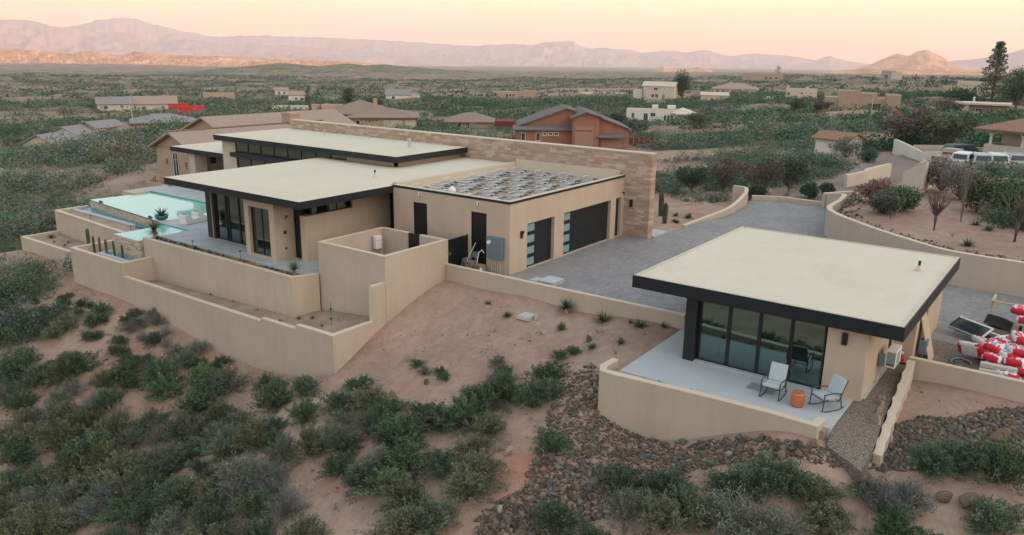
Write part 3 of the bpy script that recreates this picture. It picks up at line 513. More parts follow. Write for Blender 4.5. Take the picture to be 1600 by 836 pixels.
def enclosure():
    e=empty('screen_wall',(-6.03,2.67,-4),'tall square beige enclosure wall hiding the water heater','wall')
    P=[(-6.03,2.67),(-1.6,2.67),(-1.6,7.29),(-6.03,7.29)]
    w=MB(); c=MB(); t=.2; o=(6.03,-2.67,4)
    def seg(a0,a1,b0,b1,z1=1.73,z0=-4):
        w.box(a0+o[0],a1+o[0],b0+o[1],b1+o[1],z0+4,z1+4-.002)
        c.box(a0+o[0]-.008,a1+o[0]+.008,b0+o[1]-.008,b1+o[1]+.008,z1+4-.012,z1+4+.022)
    seg(-6.03,-6.03+t,2.67,7.29,1.735); seg(-6.03+t,-1.6,2.67,2.67+t,1.73); seg(-6.03+t,-1.6,7.29-t,7.29,1.73)
    seg(-1.6-t,-1.6,2.67+t,4.44); seg(-1.6-t,-1.6,5.29,7.29-t)
    w.build('wall_body','stucco_wall',e); c.build('wall_cap','cap',e)
    g=MB(); g.box(-1.72+o[0],-1.66+o[0],4.45+o[1],5.28+o[1],3.9,5.72); g.build('gate_panel','door_black',e)
enclosure()
wallthing('garden_wall','low beige wall between the stony slope and the grey driveway',[(-1.62,2.66,.5),(-1.62,-3,.5),(-1.55,-10.3,.52)][::-1],-1.6,.2)
wallthing('retaining_wall','curved beige wall in front of the guest house patio with rocking chairs',[(-6.9,-9.85,.16),(-7.75,-9.82,.16),(-8.2,-10.05,.16),(-8.24,-10.4,.16),(-8.12,-11.8,.15),(-7.95,-13.8,.15),(-7.86,-15.9,.15),(-7.9,-17.45,.15),(-7.2,-17.5,.15)],-4.5,.26)
wallthing('garden_wall','beige wall running past the building rubble beside the guest house',[(-1.0,-18.62,.5),(-1.05,-22.2,.5),(-1.25,-34,.5)],-1.8,.22)
def wavy():
    pts=[]; n=60
    for i in range(n+1):
        t=i/n; a=-1.22-6.1*t; z=.5-.98*t; st=int(t*7); f=t*7-st; z=.5-.14*(st+ (0 if f<.62 else (f-.62)/.38)*1.); b=-18.64-.32*t+.025*math.sin(t*7*2*math.pi)
        pts.append((a,b,z))
    wallthing('garden_wall','wavy stepped beige wall descending beside the gravel side path',pts,-2.4,.24)
wavy()
pts=[]
tw=[1.05,1.35,1.55,1.64,1.66,1.66,1.66,1.63,1.62,1.62]
for p,z in zip(RW,tw): pts.append((p[0],p[1],z))
def smoothpoly(p,n=5):
    o=[]
    for i in range(len(p)-1):
        q=[p[max(i-1,0)],p[i],p[i+1],p[min(i+2,len(p)-1)]]
        for k in range(n):
            t=k/n; o.append(tuple(.5*((2*q[1][j])+(-q[0][j]+q[2][j])*t+(2*q[0][j]-5*q[1][j]+4*q[2][j]-q[3][j])*t*t+(-q[0][j]+3*q[1][j]-3*q[2][j]+q[3][j])*t**3) for j in range(3)))
    return o+[p[-1]]
wallthing('retaining_wall','tall curved beige wall holding back the rocky planting bed along the driveway',smoothpoly(pts),-1.2,.3)
wallthing('garden_wall','short beige pier wall at the driveway mouth, end of the curved wall',[(29.25,-7.2,1.05),(31.6,-8.6,1.05)],-1.5,.3)
wallthing('garden_wall','low beige kerb wall across the head of the driveway',[(28.8,-1.9,.32),(29.7,-3.6,.32),(29.55,-7.1,.32)],-1,.25)
wallthing('garden_wall','curved beige wall rising between driveway and cactus garden',smoothpoly([(16.5,-2.0,.06),(19.07,-2.25,.18),(22,-2.7,.42),(24.1,-2.6,.6),(27,-2.15,.85),(28.6,-1.5,.95),(28.9,-.4,.95)]),-1.2,.25)
# ------------------------------------------------------------------ main house
mh=empty('main_house',(0,0,0),'large modern beige house with flat cream roofs, black fascias and a stone wall','house')
def P(name,mb,mat,par=mh,label=None,**k):
    o=mb.build(name,mat,par,**k); 
    if label: o['label']=label
    return o
# garage block
m=MB(); opL=[(1.47,2.47,0,2.97),(5.53,6.5,0,2.97)]; opR=[(1.5,4.02,0,2.40),(4.95,10.1,0,2.42),(10.7,11.38,0,2.42)]
m.wall('a',0,0,8.02,-.8,3.62,.26,[(o[0],o[1],0,o[3]) for o in opL]); m.wall('b',0,.26,11.65,-.8,3.62,.27,opR)
P('garage_wall',m,'stucco',label='beige stucco walls of the garage wing')
m=MB(); m.box(-.03,.3,-.03,8.03,3.62,3.735); m.box(.3,11.65,-.03,.30,3.62,3.735); P('parapet_cap',m,'fascia_black')
m=MB(); m.box(.0,.3,.0,8.02,3.735,3.75); m.box(.3,11.64,.0,.3,3.735,3.75); P('parapet_edge',m,'cap')
m=MB(); m.box(.24,.31,.3,8.0,3.3,3.70); m.box(.3,11.64,.27,.34,3.3,3.70); m.box(.3,11.64,7.98,8.36,3.2,3.80); m.box(11.36,11.62,.3,8,3.3,4.0); P('parapet_inner',m,'roof_tan')
m=MB(); m.box(.3,11.4,.3,8.,3.1,3.33); P('garage_roof',m,'roof_tan')
for (u0,u1,z0,z1) in opL:
    m=MB(); m.box(.05,.10,u0+.03,u1-.03,-.02,z1-.03); d=P('door',m,'door_black'); 
    m=MB(); m.box(.0,.11,u0,u0+.03,0,z1); m.box(.0,.11,u1-.03,u1,0,z1); m.box(0,.11,u0+.03,u1-.03,z1-.03,z1); m.build('door_frame','black_metal',d)
    m=MB(); 
    for k in range(1,6): m.box(.042,.05,u0+.05,u1-.05,z1*k/6-.006,z1*k/6+.006)
    m.build('door_groove','black_metal',d)
    m=MB(); m.box(-.09,0,(u0+u1)/2-.09,(u0+u1)/2+.09,3.36,3.52); l=P('wall_light',m,'white_paint'); m=MB(); m.box(-.092,-.085,(u0+u1)/2-.09,(u0+u1)/2-.03,3.37,3.51); m.build('light_lens','black_metal',l)
for (u0,u1,z0,z1),win in zip(opR,(True,True,False)):
    m=MB(); m.box(u0+.02,u1-.02,.19,.24,0,z1-.01); 
    n=4
    for k in range(1,n):
        if not win: break
        m.box(u0+.02,u1-.02,.184,.19,z1*k/n-.008,z1*k/n+.008)
    d=P('garage_door' if win else 'door',m,'door_black')
    if win:
        for k in range(n):
            m=MB(); m.box(u0+.06,u0+.90,.182,.192,z1*k/n+.10,z1*k/n+.49); m.build('door_pane','door_frost',d)
    m=MB(); m.box(u0,u1,.12,.27,-.01,.012); m.build('threshold','kerb',d)
for u in (.95,): 
    m=MB(); m.box(u-.06,u+.06,-.10,0,1.75,2.12); l=P('wall_light',m,'black_metal'); m=MB(); m.box(u-.075,u+.075,-.16,-.1,2.0,2.14); m.build('light_hood','black_metal',l)
m=MB(); m.box(11.47,11.55,-.1,0,2.62,2.72); P('camera_dome',m,'black_metal')
# stone wall
m=MB(); m.box(11.65,12.25,-1.75,31.2,-1.6,5.10); m.box(11.655,12.1,31.2,31.6,-1.6,4.2); o=P('stone_wall',m,'stone',label='long wall of pale brown split stone, open to the sky on top')
m=MB(); m.box(11.63,12.27,-1.77,31.22,5.10,5.16); m.build('coping','cap',o)
m=MB(); m.box(12.25,12.5,-1.2,.6,-.5,3.6); m.build('buttress','stone',o)
m=MB(); m.box(11.58,11.66,-.62,-.44,1.86,2.28); l=P('wall_light',m,'black_metal')
m=MB(); m.box(12.5,14.4,-1.75,-.4,-.3,.02); tag(m.build('door_slab','concrete_pale'),kind='structure')
# lower cream roof
R2=[(-6.45,8.02),(11.6,8.02),(11.6,20),(-6.45,19.9)]
m=MB(); m.prism([(-6.43,8.36),(-6.43,19.88),(11.6,19.9),(11.6,8.36)],3.62,3.685); m.box(-6.43,-.0,8.04,8.36,3.62,3.685); o=P('roof',m,'roof_cream',label='large lower flat cream roof')
m=MB(); m.box(-6.45,.0,8.02,8.10,3.30,3.675); m.box(-6.45,-6.37,8.10,19.9,3.30,3.675); m.box(-6.37,2.5,19.82,19.9,3.30,3.675); m.box(-6.37,5.3,8.10,19.82,3.32,3.40); m.build('fascia','fascia_black',o)
for (a,b),hh in (((1.32,10.79),.5),((-.4,16.2),.0)):
    if hh:
        m=MB(); m.lathe([(.11,0),(.10,.08),(.06,.14),(.055,.30)],(a,b,3.68),14); m.build('vent_pipe','roof_tan',o); m=MB(); m.lathe([(.05,.30),(.05,.46),(.0,.47)],(a,b,3.68),10); m.build('vent_cap','black_metal',o)
# upper roof
m=MB(); m.box(4.66,11.62,12.36,31.66,4.36,4.42); o=P('roof',m,'roof_cream',label='highest flat cream roof against the stone wall')
m=MB(); m.box(4.63,4.71,12.33,31.7,4.03,4.41); m.box(4.71,11.63,12.33,12.41,4.03,4.41); m.box(4.71,11.63,31.62,31.7,4.03,4.41); m.box(4.71,11.63,12.41,31.62,4.05,4.12); m.build('fascia','fascia_black',o)
m=MB(); m.lathe([(.13,0),(.13,.5),(.16,.5),(.16,.56),(0,.6)],(8.95,15.28,4.41),14); m.build('vent_pipe','galv',o)
m=MB(); m.lathe([(.10,0),(.06,.10),(.055,.3),(0,.31)],(9.8,25.,4.41),14); m.build('vent_pipe','roof_tan',o)
m=MB(); m.wall('b',12.95,5.25,11.62,3.6,4.06,.2); m.wall('a',5.25,12.95,17.6,3.6,4.06,.2); m.box(5.2,5.6,29.8,31.5,-.2,4.05); m.wall('a',5.3,17.6,31.2,-.1,.02,.2); m.wall('b',31.3,5.3,11.6,-.3,4.06,.2); P('upper_wall',m,'stucco',label='beige upper walls below the highest roof')
m=MB(); m.box(5.24,5.27,17.6,29.8,3.30,4.05); w=P('clerestory_window',m,'glass')
m=MB()
for b in np.linspace(17.6,29.8,9): m.box(5.20,5.30,b-.035,b+.035,3.28,4.05)
m.box(5.2,5.3,17.6,29.8,3.26,3.31); m.build('window_frame','black_metal',w)
m=MB(); m.box(4.62,5.9,19.4,29.75,2.92,3.24); o=P('canopy',m,'fascia_black'); 
m=MB(); m.box(5.3,5.33,19.9,29.8,0,2.92); w=P('window_wall',m,'glass')
m=MB()
for b in np.linspace(19.95,29.8,7): m.box(5.26,5.37,b-.04,b+.04,0,2.92)
m.box(5.25,5.36,19.9,29.84,-.01,.08)
m.build('window_frame','black_metal',w)
m=MB(); m.lathe([(.05,0),(.09,.04),(.09,.42),(.04,.46)],(5.9,27.6,3.34),12); P('pendant_lamp',m,'copper')
m=MB(); m.box(5.6,11.4,13.2,31.2,-.3,-.02); m.box(11.3,11.6,13.2,31.2,0,4.0); m.box(5.5,11.4,20,20.2,0,4); P('inner_floor',m,'stucco')
# left low roof
m=MB(); m.box(5.52,10.6,31.86,39.3,2.80,2.86); o=P('roof',m,'roof_cream',label='small lower cream roof at the far end of the house')
m=MB(); m.box(5.5,5.58,31.8,39.35,2.47,2.85); m.box(5.58,10.62,39.27,39.35,2.47,2.85); m.box(5.58,10.6,31.82,39.27,2.5,2.56); m.box(5.58,10.62,31.8,31.88,2.47,2.85); m.build('fascia','fascia_black',o)
m=MB(); m.box(5.9,7.0,36.55,37.35,-.3,2.5); P('column',m,'stucco_wall',label='thick beige column under the small roof')
m=MB(); m.wall('b',37.45,7.0,11.2,-.4,2.5,.2,[(7.9,8.5,1.3,1.9)]); m.wall('a',9.0,31.4,37.4,-.3,2.5,.2,[(32.0,33.2,0,2.4)]); P('rear_wall',m,'stucco')
m=MB(); m.box(7.9,8.5,37.5,37.53,1.3,1.9); P('window',m,'far_glass'); m=MB(); m.box(9.06,9.1,32,33.2,0,2.4); P('door',m,'door_black')
# wing under the lower roof
m=MB(); m.box(-4.55,-4.05,18.15,18.95,-.02,3.32); P('column',m,'black_metal',label='wide black metal column at the pool end of the glazing')
m=MB(); m.box(-4.33,-4.1,10.55,11.05,-.02,3.32); P('column',m,'black_metal',label='narrow black metal column beside the bay')
m=MB(); m.wall('a',-5.6,11.2,13.75,-.05,3.31,.25,[(11.62,13.38,.1,2.72)]); m.box(-5.35,-4.3,11.2,11.4,-.05,3.31); m.box(-5.35,-4.3,13.55,13.75,-.05,3.31); P('bay_wall',m,'stucco',label='beige projecting bay round the tall picture window')
m=MB(); m.box(-5.38,-5.36,11.66,13.34,.14,2.68); w=P('window',m,'glass'); m=MB(); m.box(-5.42,-5.34,11.62,11.67,.1,2.72); m.box(-5.42,-5.34,13.33,13.38,.1,2.72); m.box(-5.42,-5.34,11.67,13.33,.1,.15); m.box(-5.42,-5.34,11.67,13.33,2.67,2.72); m.box(-5.41,-5.35,12.47,12.51,.15,2.67); m.build('window_frame','black_metal',w)
m=MB(); m.box(-4.42,-4.40,13.75,18.15,.05,3.3); w=P('sliding_glass_door',m,'glass')
m=MB()
for b in (13.8,15.9,16.9,17.15,18.12): m.box(-4.47,-4.36,b-.05,b+.05,0,3.3)
m.box(-4.47,-4.36,13.8,18.15,-.01,.06); m.build('door_frame','black_metal',w)
m=MB(); m.wall('b',9.9,-4.62,1.6,-.05,3.31,.42,[(-4.62,-1.3,2.42,3.31)]); o=P('side_wall',m,'stucco',label='long beige side wall under the clerestory strip')
m=MB(); m.box(-4.1,-1.32,10.02,10.05,2.42,3.31); w=P('strip_window',m,'glass'); m=MB()
for a in (-4.1,-2.9,-2.35,-1.33): m.box(a-.03,a+.03,10.0,10.08,2.42,3.31)
m.box(-4.1,-1.32,10.0,10.08,2.42,2.47); m.build('window_frame','black_metal',w)
for q in ((-4.6,5.2,18.3,18.4),(4.9,5.2,10.4,18.3),(-.2,-.1,10.3,13)): m=MB(); m.box(*q,0,3.3); P('inner_wall',m,'wood_old')
m=MB(); m.box(-4.35,4.9,11.4,18.3,-.05,.01); P('inner_floor',m,'concrete_pale')
# wall fittings on the bay's side
m=MB(); m.tube([(-4.95,11.2,2.18),(-4.95,11.08,2.2),(-4.95,11.0,2.32)],.02); m.lathe([(.03,0),(.09,.06),(.02,.1)],(-4.95,11.0,2.3),10); P('shower_head',m,'dark_steel')
m=MB(); m.box(-5.03,-4.87,11.17,11.2,1.36,1.56); P('control_plate',m,'black_metal'); m=MB(); m.box(-4.98,-4.9,11.17,11.2,.52,.64); P('tap_plate',m,'black_metal')
# ------------------------------------------------------------------ guest house
gh=empty('guest_house',(-4.78,-14,0),'small modern guest house with one flat cream roof and a dark glass front','house')
def G(name,mb,mat,label=None,par=None,**k):
    o=MB.build(mb,name,mat,par or gh,**k); o.location=(4.78,14,0) if par is None else (0,0,0)
    if label: o['label']=label
    return o
m=MB(); m.box(-5.18,5.62,-18.9,-9.72,2.84,2.90); ro=G('roof',m,'roof_cream')
m=MB(); m.box(-5.22,-5.12,-18.96,-9.66,2.895,2.93); m.box(5.6,5.7,-18.96,-9.66,2.895,2.93); m.box(-5.12,5.6,-18.96,-18.84,2.895,2.93); m.box(-5.12,5.6,-9.78,-9.66,2.895,2.93); G('roof_edge',m,'roof_tan',par=ro)
m=MB(); m.box(-5.25,-5.17,-19.,-9.62,2.45,2.91); m.box(5.62,5.7,-19,-9.62,2.45,2.91); m.box(-5.17,5.62,-19.,-18.92,2.45,2.91); m.box(-5.17,5.62,-9.7,-9.62,2.45,2.91); m.box(-5.17,5.62,-18.92,-9.7,2.48,2.56); G('fascia',m,'fascia_black',par=ro)
m=MB(); m.lathe([(.13,0),(.11,.10),(.06,.16),(.055,.22)],(2.38,-18.0,2.9),14); v=G('vent_pipe',m,'roof_tan',par=ro); m=MB(); m.lathe([(.05,.22),(.05,.40),(0,.41)],(2.38,-18.0,2.9),10); G('vent_cap',m,'black_metal',par=ro)
m=MB(); m.wall('a',-4.78,-17.93,-16.66,-.1,2.5,.2); m.wall('b',-17.93,-4.58,-.3,-.1,2.5,.2); m.wall('a',-.3,-18.62,-17.93,-.1,2.5,.2); m.wall('b',-18.62,-.1,5.1,-.1,2.5,.2,[(1.0,1.9,0,2.1)]); m.wall('a',5.0,-18.5,-11.7,-.1,2.5,.2); m.wall('b',-11.92,-4.3,5.1,-.1,2.5,.2); G('wall',m,'stucco')
m=MB(); m.box(-4.99,-4.35,-12.15,-11.72,-.01,2.5); G('column',m,'black_metal')
m=MB(); m.box(-4.5,5,-18,-11.9,-.1,.02); G('inner_floor',m,'concrete_pale')
m=MB(); m.box(-1.2,-1.1,-18,-11.9,.02,2.5); G('inner_wall',m,'dark_steel')
ys=[-16.62,-15.5,-14.4,-13.3,-12.17]
for i in range(4):
    m=MB(); m.box(-4.72,-4.70,ys[i]+.05,ys[i+1]-.05,.08,2.44); w=G('glass_panel',m,'glass')
    m=MB(); f0,f1=ys[i]+.005,ys[i+1]-.005
    m.box(-4.76,-4.66,f0,f0+.055,.0,2.49); m.box(-4.76,-4.66,f1-.055,f1,.0,2.49); m.box(-4.76,-4.66,f0+.055,f1-.055,0,.08); m.box(-4.76,-4.66,f0+.055,f1-.055,2.43,2.49); G('panel_frame',m,'black_metal',par=w)
m=MB(); m.box(-4.82,-4.76,-15.46,-15.42,.85,1.15); G('door_handle',m,'black_metal')
m=MB(); m.box(-4.90,-4.78,-17.30,-17.14,1.82,2.22); G('wall_light',m,'black_metal'); m=MB(); m.box(-4.83,-4.78,-17.2,-17.08,.42,.56); G('outlet',m,'panel_blue')
m=MB(); m.box(-4.99,-4.62,-16.7,-12.15,-.02,.045); G('threshold',m,'concrete_pale')
# ------------------------------------------------------------------ pool and spa
ZW=-.12
pA,pB=at(139.8,312,ZW),at(249.8,346.5,ZW); pC=(1.55,25.1); pD=(1.62,36.0)
pool=empty('swimming_pool',(pA[0],pA[1],-1),'large infinity pool with pale mint water beside the stone paved patio','pool')
def PP(name,mb,mat,par,root,**k):
    o=mb.build(name,mat,par,**k); l=root.location; o.location=(-l[0],-l[1],-l[2]) if par is root else (0,0,0); return o
def ring(poly,inset):
    c=(sum(p[0] for p in poly)/len(poly),sum(p[1] for p in poly)/len(poly)); n=len(poly); out=[]
    for i in range(n):
        a,b,d=Vector(poly[i-1]),Vector(poly[i]),Vector(poly[(i+1)%n]); e0=(b-a).normalized(); e1=(d-b).normalized(); s=1
        n0=Vector((-e0.y,e0.x)); n1=Vector((-e1.y,e1.x)); m=(n0+n1).normalized(); 
        if m.dot(Vector(c)-b)<0: m=-m; n0=-n0
        out.append(tuple(b+m*inset/max(.4,abs(m.dot(n0)))))
    return out
def basin(root,poly,zt_,zb,wall='pool_tile',tile=(.05,.24,.25)):
    i=ring(poly,.22); n=len(poly); m=MB(); vs=[(*p,zb) for p in poly]+[(*p,zt_) for p in poly]+[(*p,zt_) for p in i]+[(*p,zt_-.6) for p in i]
    fs=[]
    for k in range(n):
        j=(k+1)%n; fs+=[(k,j,n+j,n+k),(n+k,n+j,2*n+j,2*n+k),(2*n+k,2*n+j,3*n+j,3*n+k)]
    m.add(vs,fs+[tuple(range(3*n,4*n))]); return PP('basin_wall',m,wall,root,root,fix=True)
PL=[tuple(pA),tuple(pB),pC,pD]
basin(pool,PL,ZW-.012,-3.2)
m=MB(); m.prism(ring(PL,.012),ZW-.1,ZW); PP('pool_water',m,'water',pool,pool,fix=True)
MT['tile_teal']=plain('tile_teal',(.07,.27,.29),.3,.5)
m=MB(); m.box(-4.2,1.6,24.98,25.02,ZW-.2,-.01); m.box(1.56,1.6,25.02,37.6,ZW-.2,-.012); m.box(-4.3,-4.26,21.3,24.98,ZW-.2,-.01); PP('tile_band',m,'tile_teal',pool,pool)
m=MB(); m.tube([(pA[0]-.02,pA[1],ZW-.02),(pB[0]-.02,pB[1],ZW-.02)],.03,6); PP('spill_edge',m,'dark_steel',pool,pool)
for t in (.16,.86):
    q=(pA[0]+(pB[0]-pA[0])*t,pA[1]+(pB[1]-pA[1])*t); m=MB(); m.obox((q[0]+.1,q[1],ZW+.06),.16,.22,.12,rz=.5,rx=.4); PP('spill_sensor',m,'dark_steel',pool,pool)
m=MB(); m.box(.2,1.62,36.0,37.7,-2.5,-.01); PP('end_wall',m,'stucco_wall',pool,pool)
# trough under the pool's edge
t1,t2=at(108,326,-.62),at(205,352,-.62)
tr=empty('pool_trough',(t1[0],t1[1],-1),'narrow overflow trough with pale coping at the foot of the infinity pool','trough')
TP=[tuple(t1),tuple(t2),(pB[0]+.05,pB[1]-.6),(pA[0]+.02,pA[1]+.6)]
inn=[(t1[0]+.3,t1[1]-.2),(t2[0]+.3,t2[1]),(pB[0],pB[1]-.4),(pA[0],pA[1]+.25)]
m=MB(); m.prism([TP[0],TP[1],inn[1],inn[0]],-2.,-.60); m.prism([TP[0],inn[0],inn[3],TP[3]],-2.,-.602); PP('coping',m,'concrete_pale',tr,tr,fix=True)
m=MB(); m.prism([inn[0],inn[1],inn[2],inn[3]],-2.,-.72); PP('trough_water',m,'tile_teal',tr,tr,fix=True)
# spa
S=[(-7.62,21.28),(-4.32,21.28),(-4.32,24.95),(-5.2,24.95),(-5.45,24.1),(-7.62,24.1)]; S=[(-7.62,21.3),(-4.32,21.3),(-4.32,24.1),(-7.62,24.1)]
spa=empty('spa',(-7.6,21.3,-1),'small raised spa pool with mint water and stone sides','spa')
basin(spa,S,ZW+.04,-3.0); m=MB(); m.prism(ring(S,.012),ZW-.06,ZW+.052); PP('spa_water',m,'water',spa,spa,fix=True)
m=MB(); m.box(-4.32,-4.28,21.3,24.95,-.6,-.006); m.box(-7.0,-4.3,21.24,21.28,-.3,-.006); PP('tile_band',m,'tile_teal',spa,spa)
m=MB(); m.box(-8.55,-8.25,20.7,24.6,-2.2,-1.12); m.box(-8.25,-7.62,20.7,20.95,-2.2,-1.122); m.box(-8.25,-7.62,24.35,24.6,-2.2,-1.121); PP('trough_coping',m,'concrete_pale',spa,spa)
m=MB(); m.box(-8.25,-7.62,20.95,24.35,-2.2,-1.25); PP('trough_water',m,'tile_teal',spa,spa)
# ------------------------------------------------------------------ plants used as things
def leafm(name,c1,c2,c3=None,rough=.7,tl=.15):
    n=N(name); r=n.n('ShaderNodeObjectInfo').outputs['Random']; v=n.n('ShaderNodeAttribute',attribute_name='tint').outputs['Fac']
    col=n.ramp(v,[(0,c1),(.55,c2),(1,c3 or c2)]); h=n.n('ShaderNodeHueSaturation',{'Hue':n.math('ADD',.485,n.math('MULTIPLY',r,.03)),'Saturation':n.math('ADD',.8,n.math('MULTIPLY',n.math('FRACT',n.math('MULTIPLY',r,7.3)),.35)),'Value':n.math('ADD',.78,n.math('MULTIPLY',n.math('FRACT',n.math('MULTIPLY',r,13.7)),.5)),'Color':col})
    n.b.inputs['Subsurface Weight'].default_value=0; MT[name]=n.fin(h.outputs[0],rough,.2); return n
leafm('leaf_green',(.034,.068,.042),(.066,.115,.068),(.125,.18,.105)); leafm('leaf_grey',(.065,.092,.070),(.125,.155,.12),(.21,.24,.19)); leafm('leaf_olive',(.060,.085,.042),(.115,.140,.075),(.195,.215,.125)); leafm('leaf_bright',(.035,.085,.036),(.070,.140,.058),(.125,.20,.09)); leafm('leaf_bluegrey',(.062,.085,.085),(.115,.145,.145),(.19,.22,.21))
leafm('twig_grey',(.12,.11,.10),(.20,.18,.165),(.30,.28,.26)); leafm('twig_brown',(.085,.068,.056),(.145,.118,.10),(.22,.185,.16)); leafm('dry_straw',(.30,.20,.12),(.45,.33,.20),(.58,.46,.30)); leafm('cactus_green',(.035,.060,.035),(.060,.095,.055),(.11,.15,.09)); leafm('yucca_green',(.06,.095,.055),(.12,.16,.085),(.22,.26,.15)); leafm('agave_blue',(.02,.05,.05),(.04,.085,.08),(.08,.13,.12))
leafm('twig_red',(.16,.075,.05),(.25,.13,.09),(.34,.2,.14))
def setattr_tint(o,vals):
    a=o.data.attributes.new('tint','FLOAT','POINT'); a.data.foreach_set('value',np.asarray(vals,np.float32))
def blades(n,L,wd,elev=(0,90),droop=.3,seg=3,seed=0,base_r=.02,z0=0.,keel=.0):
    r=np.random.default_rng(seed); V=[];Fc=[];T=[]
    for i in range(n):
        az_=r.random()*6.283; el=math.radians(elev[0]+(elev[1]-elev[0])*r.random()); l=L*(.75+.4*r.random()); w=wd*(.8+.4*r.random()); k0=len(V); tt=r.random()
        p=np.array([base_r*math.cos(az_),base_r*math.sin(az_),z0]); sx=np.array([-math.sin(az_),math.cos(az_),0.])
        for s in range(seg+1):
            f=s/seg; ww=w*(1-f)**.7 if s<seg else 0.; ww=w*(.7+.3*math.sin(f*3.1))*(1-f**2.2)
            V+= [p-sx*ww/2,p+np.array([0,0,-keel*ww]),p+sx*ww/2]; T+=[tt*.7+.3*f]*3
            e=el-droop*f*1.5; p=p+np.array([math.cos(az_)*math.cos(e),math.sin(az_)*math.cos(e),math.sin(e)])*l/seg
        for s in range(seg):
            a=k0+s*3; Fc+=[(a,a+1,a+4,a+3),(a+1,a+2,a+5,a+4)]
    return V,Fc,T
def blade_obj(name,mat,parent,*a,loc=(0,0,0),**k):
    V,Fc,T=blades(*a,**k); m=MB(); m.add(V,Fc); o=m.build(name,mat,parent,loc=loc); setattr_tint(o,T); return o
def twigs(n,h,r0=.02,spread=.6,seed=0,forks=2,n0=5):
    """a branching stem system as tubes"""
    r=random.Random(seed); m=MB()
    def grow(p,d,l,rr,depth):
        q=p+d*l*.5+Vector((r.uniform(-.1,.1),r.uniform(-.1,.1),r.uniform(-.03,.1)))*l; e=q+(d+Vector((r.uniform(-.3,.3),r.uniform(-.3,.3),r.uniform(-.05,.25)))).normalized()*l*.5
        m.tube([p,q,e],[rr,rr*.8,rr*.55],4,cap=False)
        if depth>0:
            for _ in range(forks):
                nd=(d+Vector((r.uniform(-1,1),r.uniform(-1,1),r.uniform(-.3,.6)))*.75).normalized(); grow(e if _ else q,nd,l*.72,rr*.55,depth-1)
    for i in range(n0):
        t=6.283*i/n0+r.random(); d=Vector((math.cos(t)*spread,math.sin(t)*spread,1)).normalized(); grow(Vector((0,0,-.05)),d,h*.45,r0,n)
    return m
def tinted(o,seed=0): setattr_tint(o,np.random.default_rng(seed).random(len(o.data.vertices))); return o
def yucca(name,loc,label,trunk_h,L,seed,skirt=True,mat='yucca_green',cat='yucca',group=None,n=150):
    e=empty(name,loc,label,cat,group)
    m=MB(); m.tube([(0,0,-.05),(.01,0,trunk_h*.5),(0,.01,trunk_h)],[.10,.09,.10],8); tinted(m.build('trunk','dry_straw',e),seed)
    blade_obj('foliage',mat,e,n,L,.03,elev=(-15,88),droop=.15,seed=seed,base_r=.05,z0=trunk_h)
    if skirt: blade_obj('dry_leaves','dry_straw',e,70,L*.7,.03,elev=(-75,-15),droop=.2,seed=seed+1,base_r=.06,z0=trunk_h)
    return e
yucca('yucca',(-6.75,21.0,0),'bushy yucca with dry tan skirt at the corner of spa and patio',.45,.75,3)
yucca('yucca',(-6.72,8.35,0),'round spiky yucca at the patio corner by the enclosure',.30,.55,5,skirt=False)
_y=at(885,487,-.35); yucca('yucca',(_y[0],_y[1],float(zt(_y[0],_y[1]))),'short spiky yucca on the bare slope against the low wall',.22,.5,8,skirt=False,mat='leaf_green')
pt=empty('plant_pot',(-3.76,25.6,0),'wide teal bowl planter on the pool edge','pot'); m=MB(); m.lathe([(.22,0),(.36,.10),(.42,.26),(.44,.34),(.38,.34),(.36,.27),(0,.27)],(0,0,0),24); m.build('bowl','pot_teal',pt,smooth=True); pt.location=(-3.76,25.35,-.004)
ag=empty('agave',(-3.76,25.35,.26),'dark spiky agave growing in the teal bowl','agave'); blade_obj('foliage','agave_blue',ag,34,.62,.09,elev=(15,85),droop=-.05,seed=2,base_r=.04,keel=.25)
# columnar cacti
def cactus(h,r,seed,lean=.05,arms=0):
    rr=random.Random(seed); m=MB(); n=10
    def col(base,top,r):
        K=10; n2=20; vs=[]; d=Vector(top)-Vector(base)
        for k in range(K+1):
            f=k/K; rad_=r*(.82+.25*math.sin(min(f*2.2,1.57)))*(1 if f<.86 else math.sqrt(max(0.02,1-((f-.86)/.14)**2)))
            for j in range(n2):
                t=6.283*j/n2; q=rad_*(1 if j%2 else .80); vs.append((base[0]+d.x*f+q*math.cos(t),base[1]+d.y*f+q*math.sin(t),base[2]+d.z*f))
        m.add(vs,[(i*n2+j,i*n2+(j+1)%n2,(i+1)*n2+(j+1)%n2,(i+1)*n2+j) for i in range(K) for j in range(n2)]+[tuple(range(K*n2,(K+1)*n2))])
    col((0,0,-.1),(rr.uniform(-lean,lean)*h,rr.uniform(-lean,lean)*h,h),r); return m
cb=[((141,390),1.15),((148.5,395),.9),((157,399),.95),((168,402),.95),((180,404),.95),((193,408),.85)]
cl=['tallest thin columnar cactus, beside a second stem, in the boxed cactus bed','second columnar cactus along the box wall, short and straight','third columnar cactus of the row in the box bed, leaning slightly','fourth columnar cactus of the row in the box bed','fifth columnar cactus of the row in the box bed, before the last','last and nearest columnar cactus of the row in the box bed']
for i,(((px,py),h),lb) in enumerate(zip(cb,cl)):
    a,b=at(px,py,-1.42); a=max(a,-8.95); m=cactus(h*1.2,.062,i,.08 if i in(2,4) else .02); 
    if i==0: pass
    o=m.build('columnar_cactus','cactus_green',smooth=False,loc=(a,b,-1.42)); tinted(o,i); tag(o,lb,'cactus','columnar cacti in the box bed')
a,b=at(138.5,388,-1.42); o=cactus(1.25,.06,11,.02).build('columnar_cactus','cactus_green',loc=(a,b,-1.42)); tinted(o); tag(o,'columnar cactus close behind the tallest one in the boxed bed','cactus','columnar cacti in the box bed')
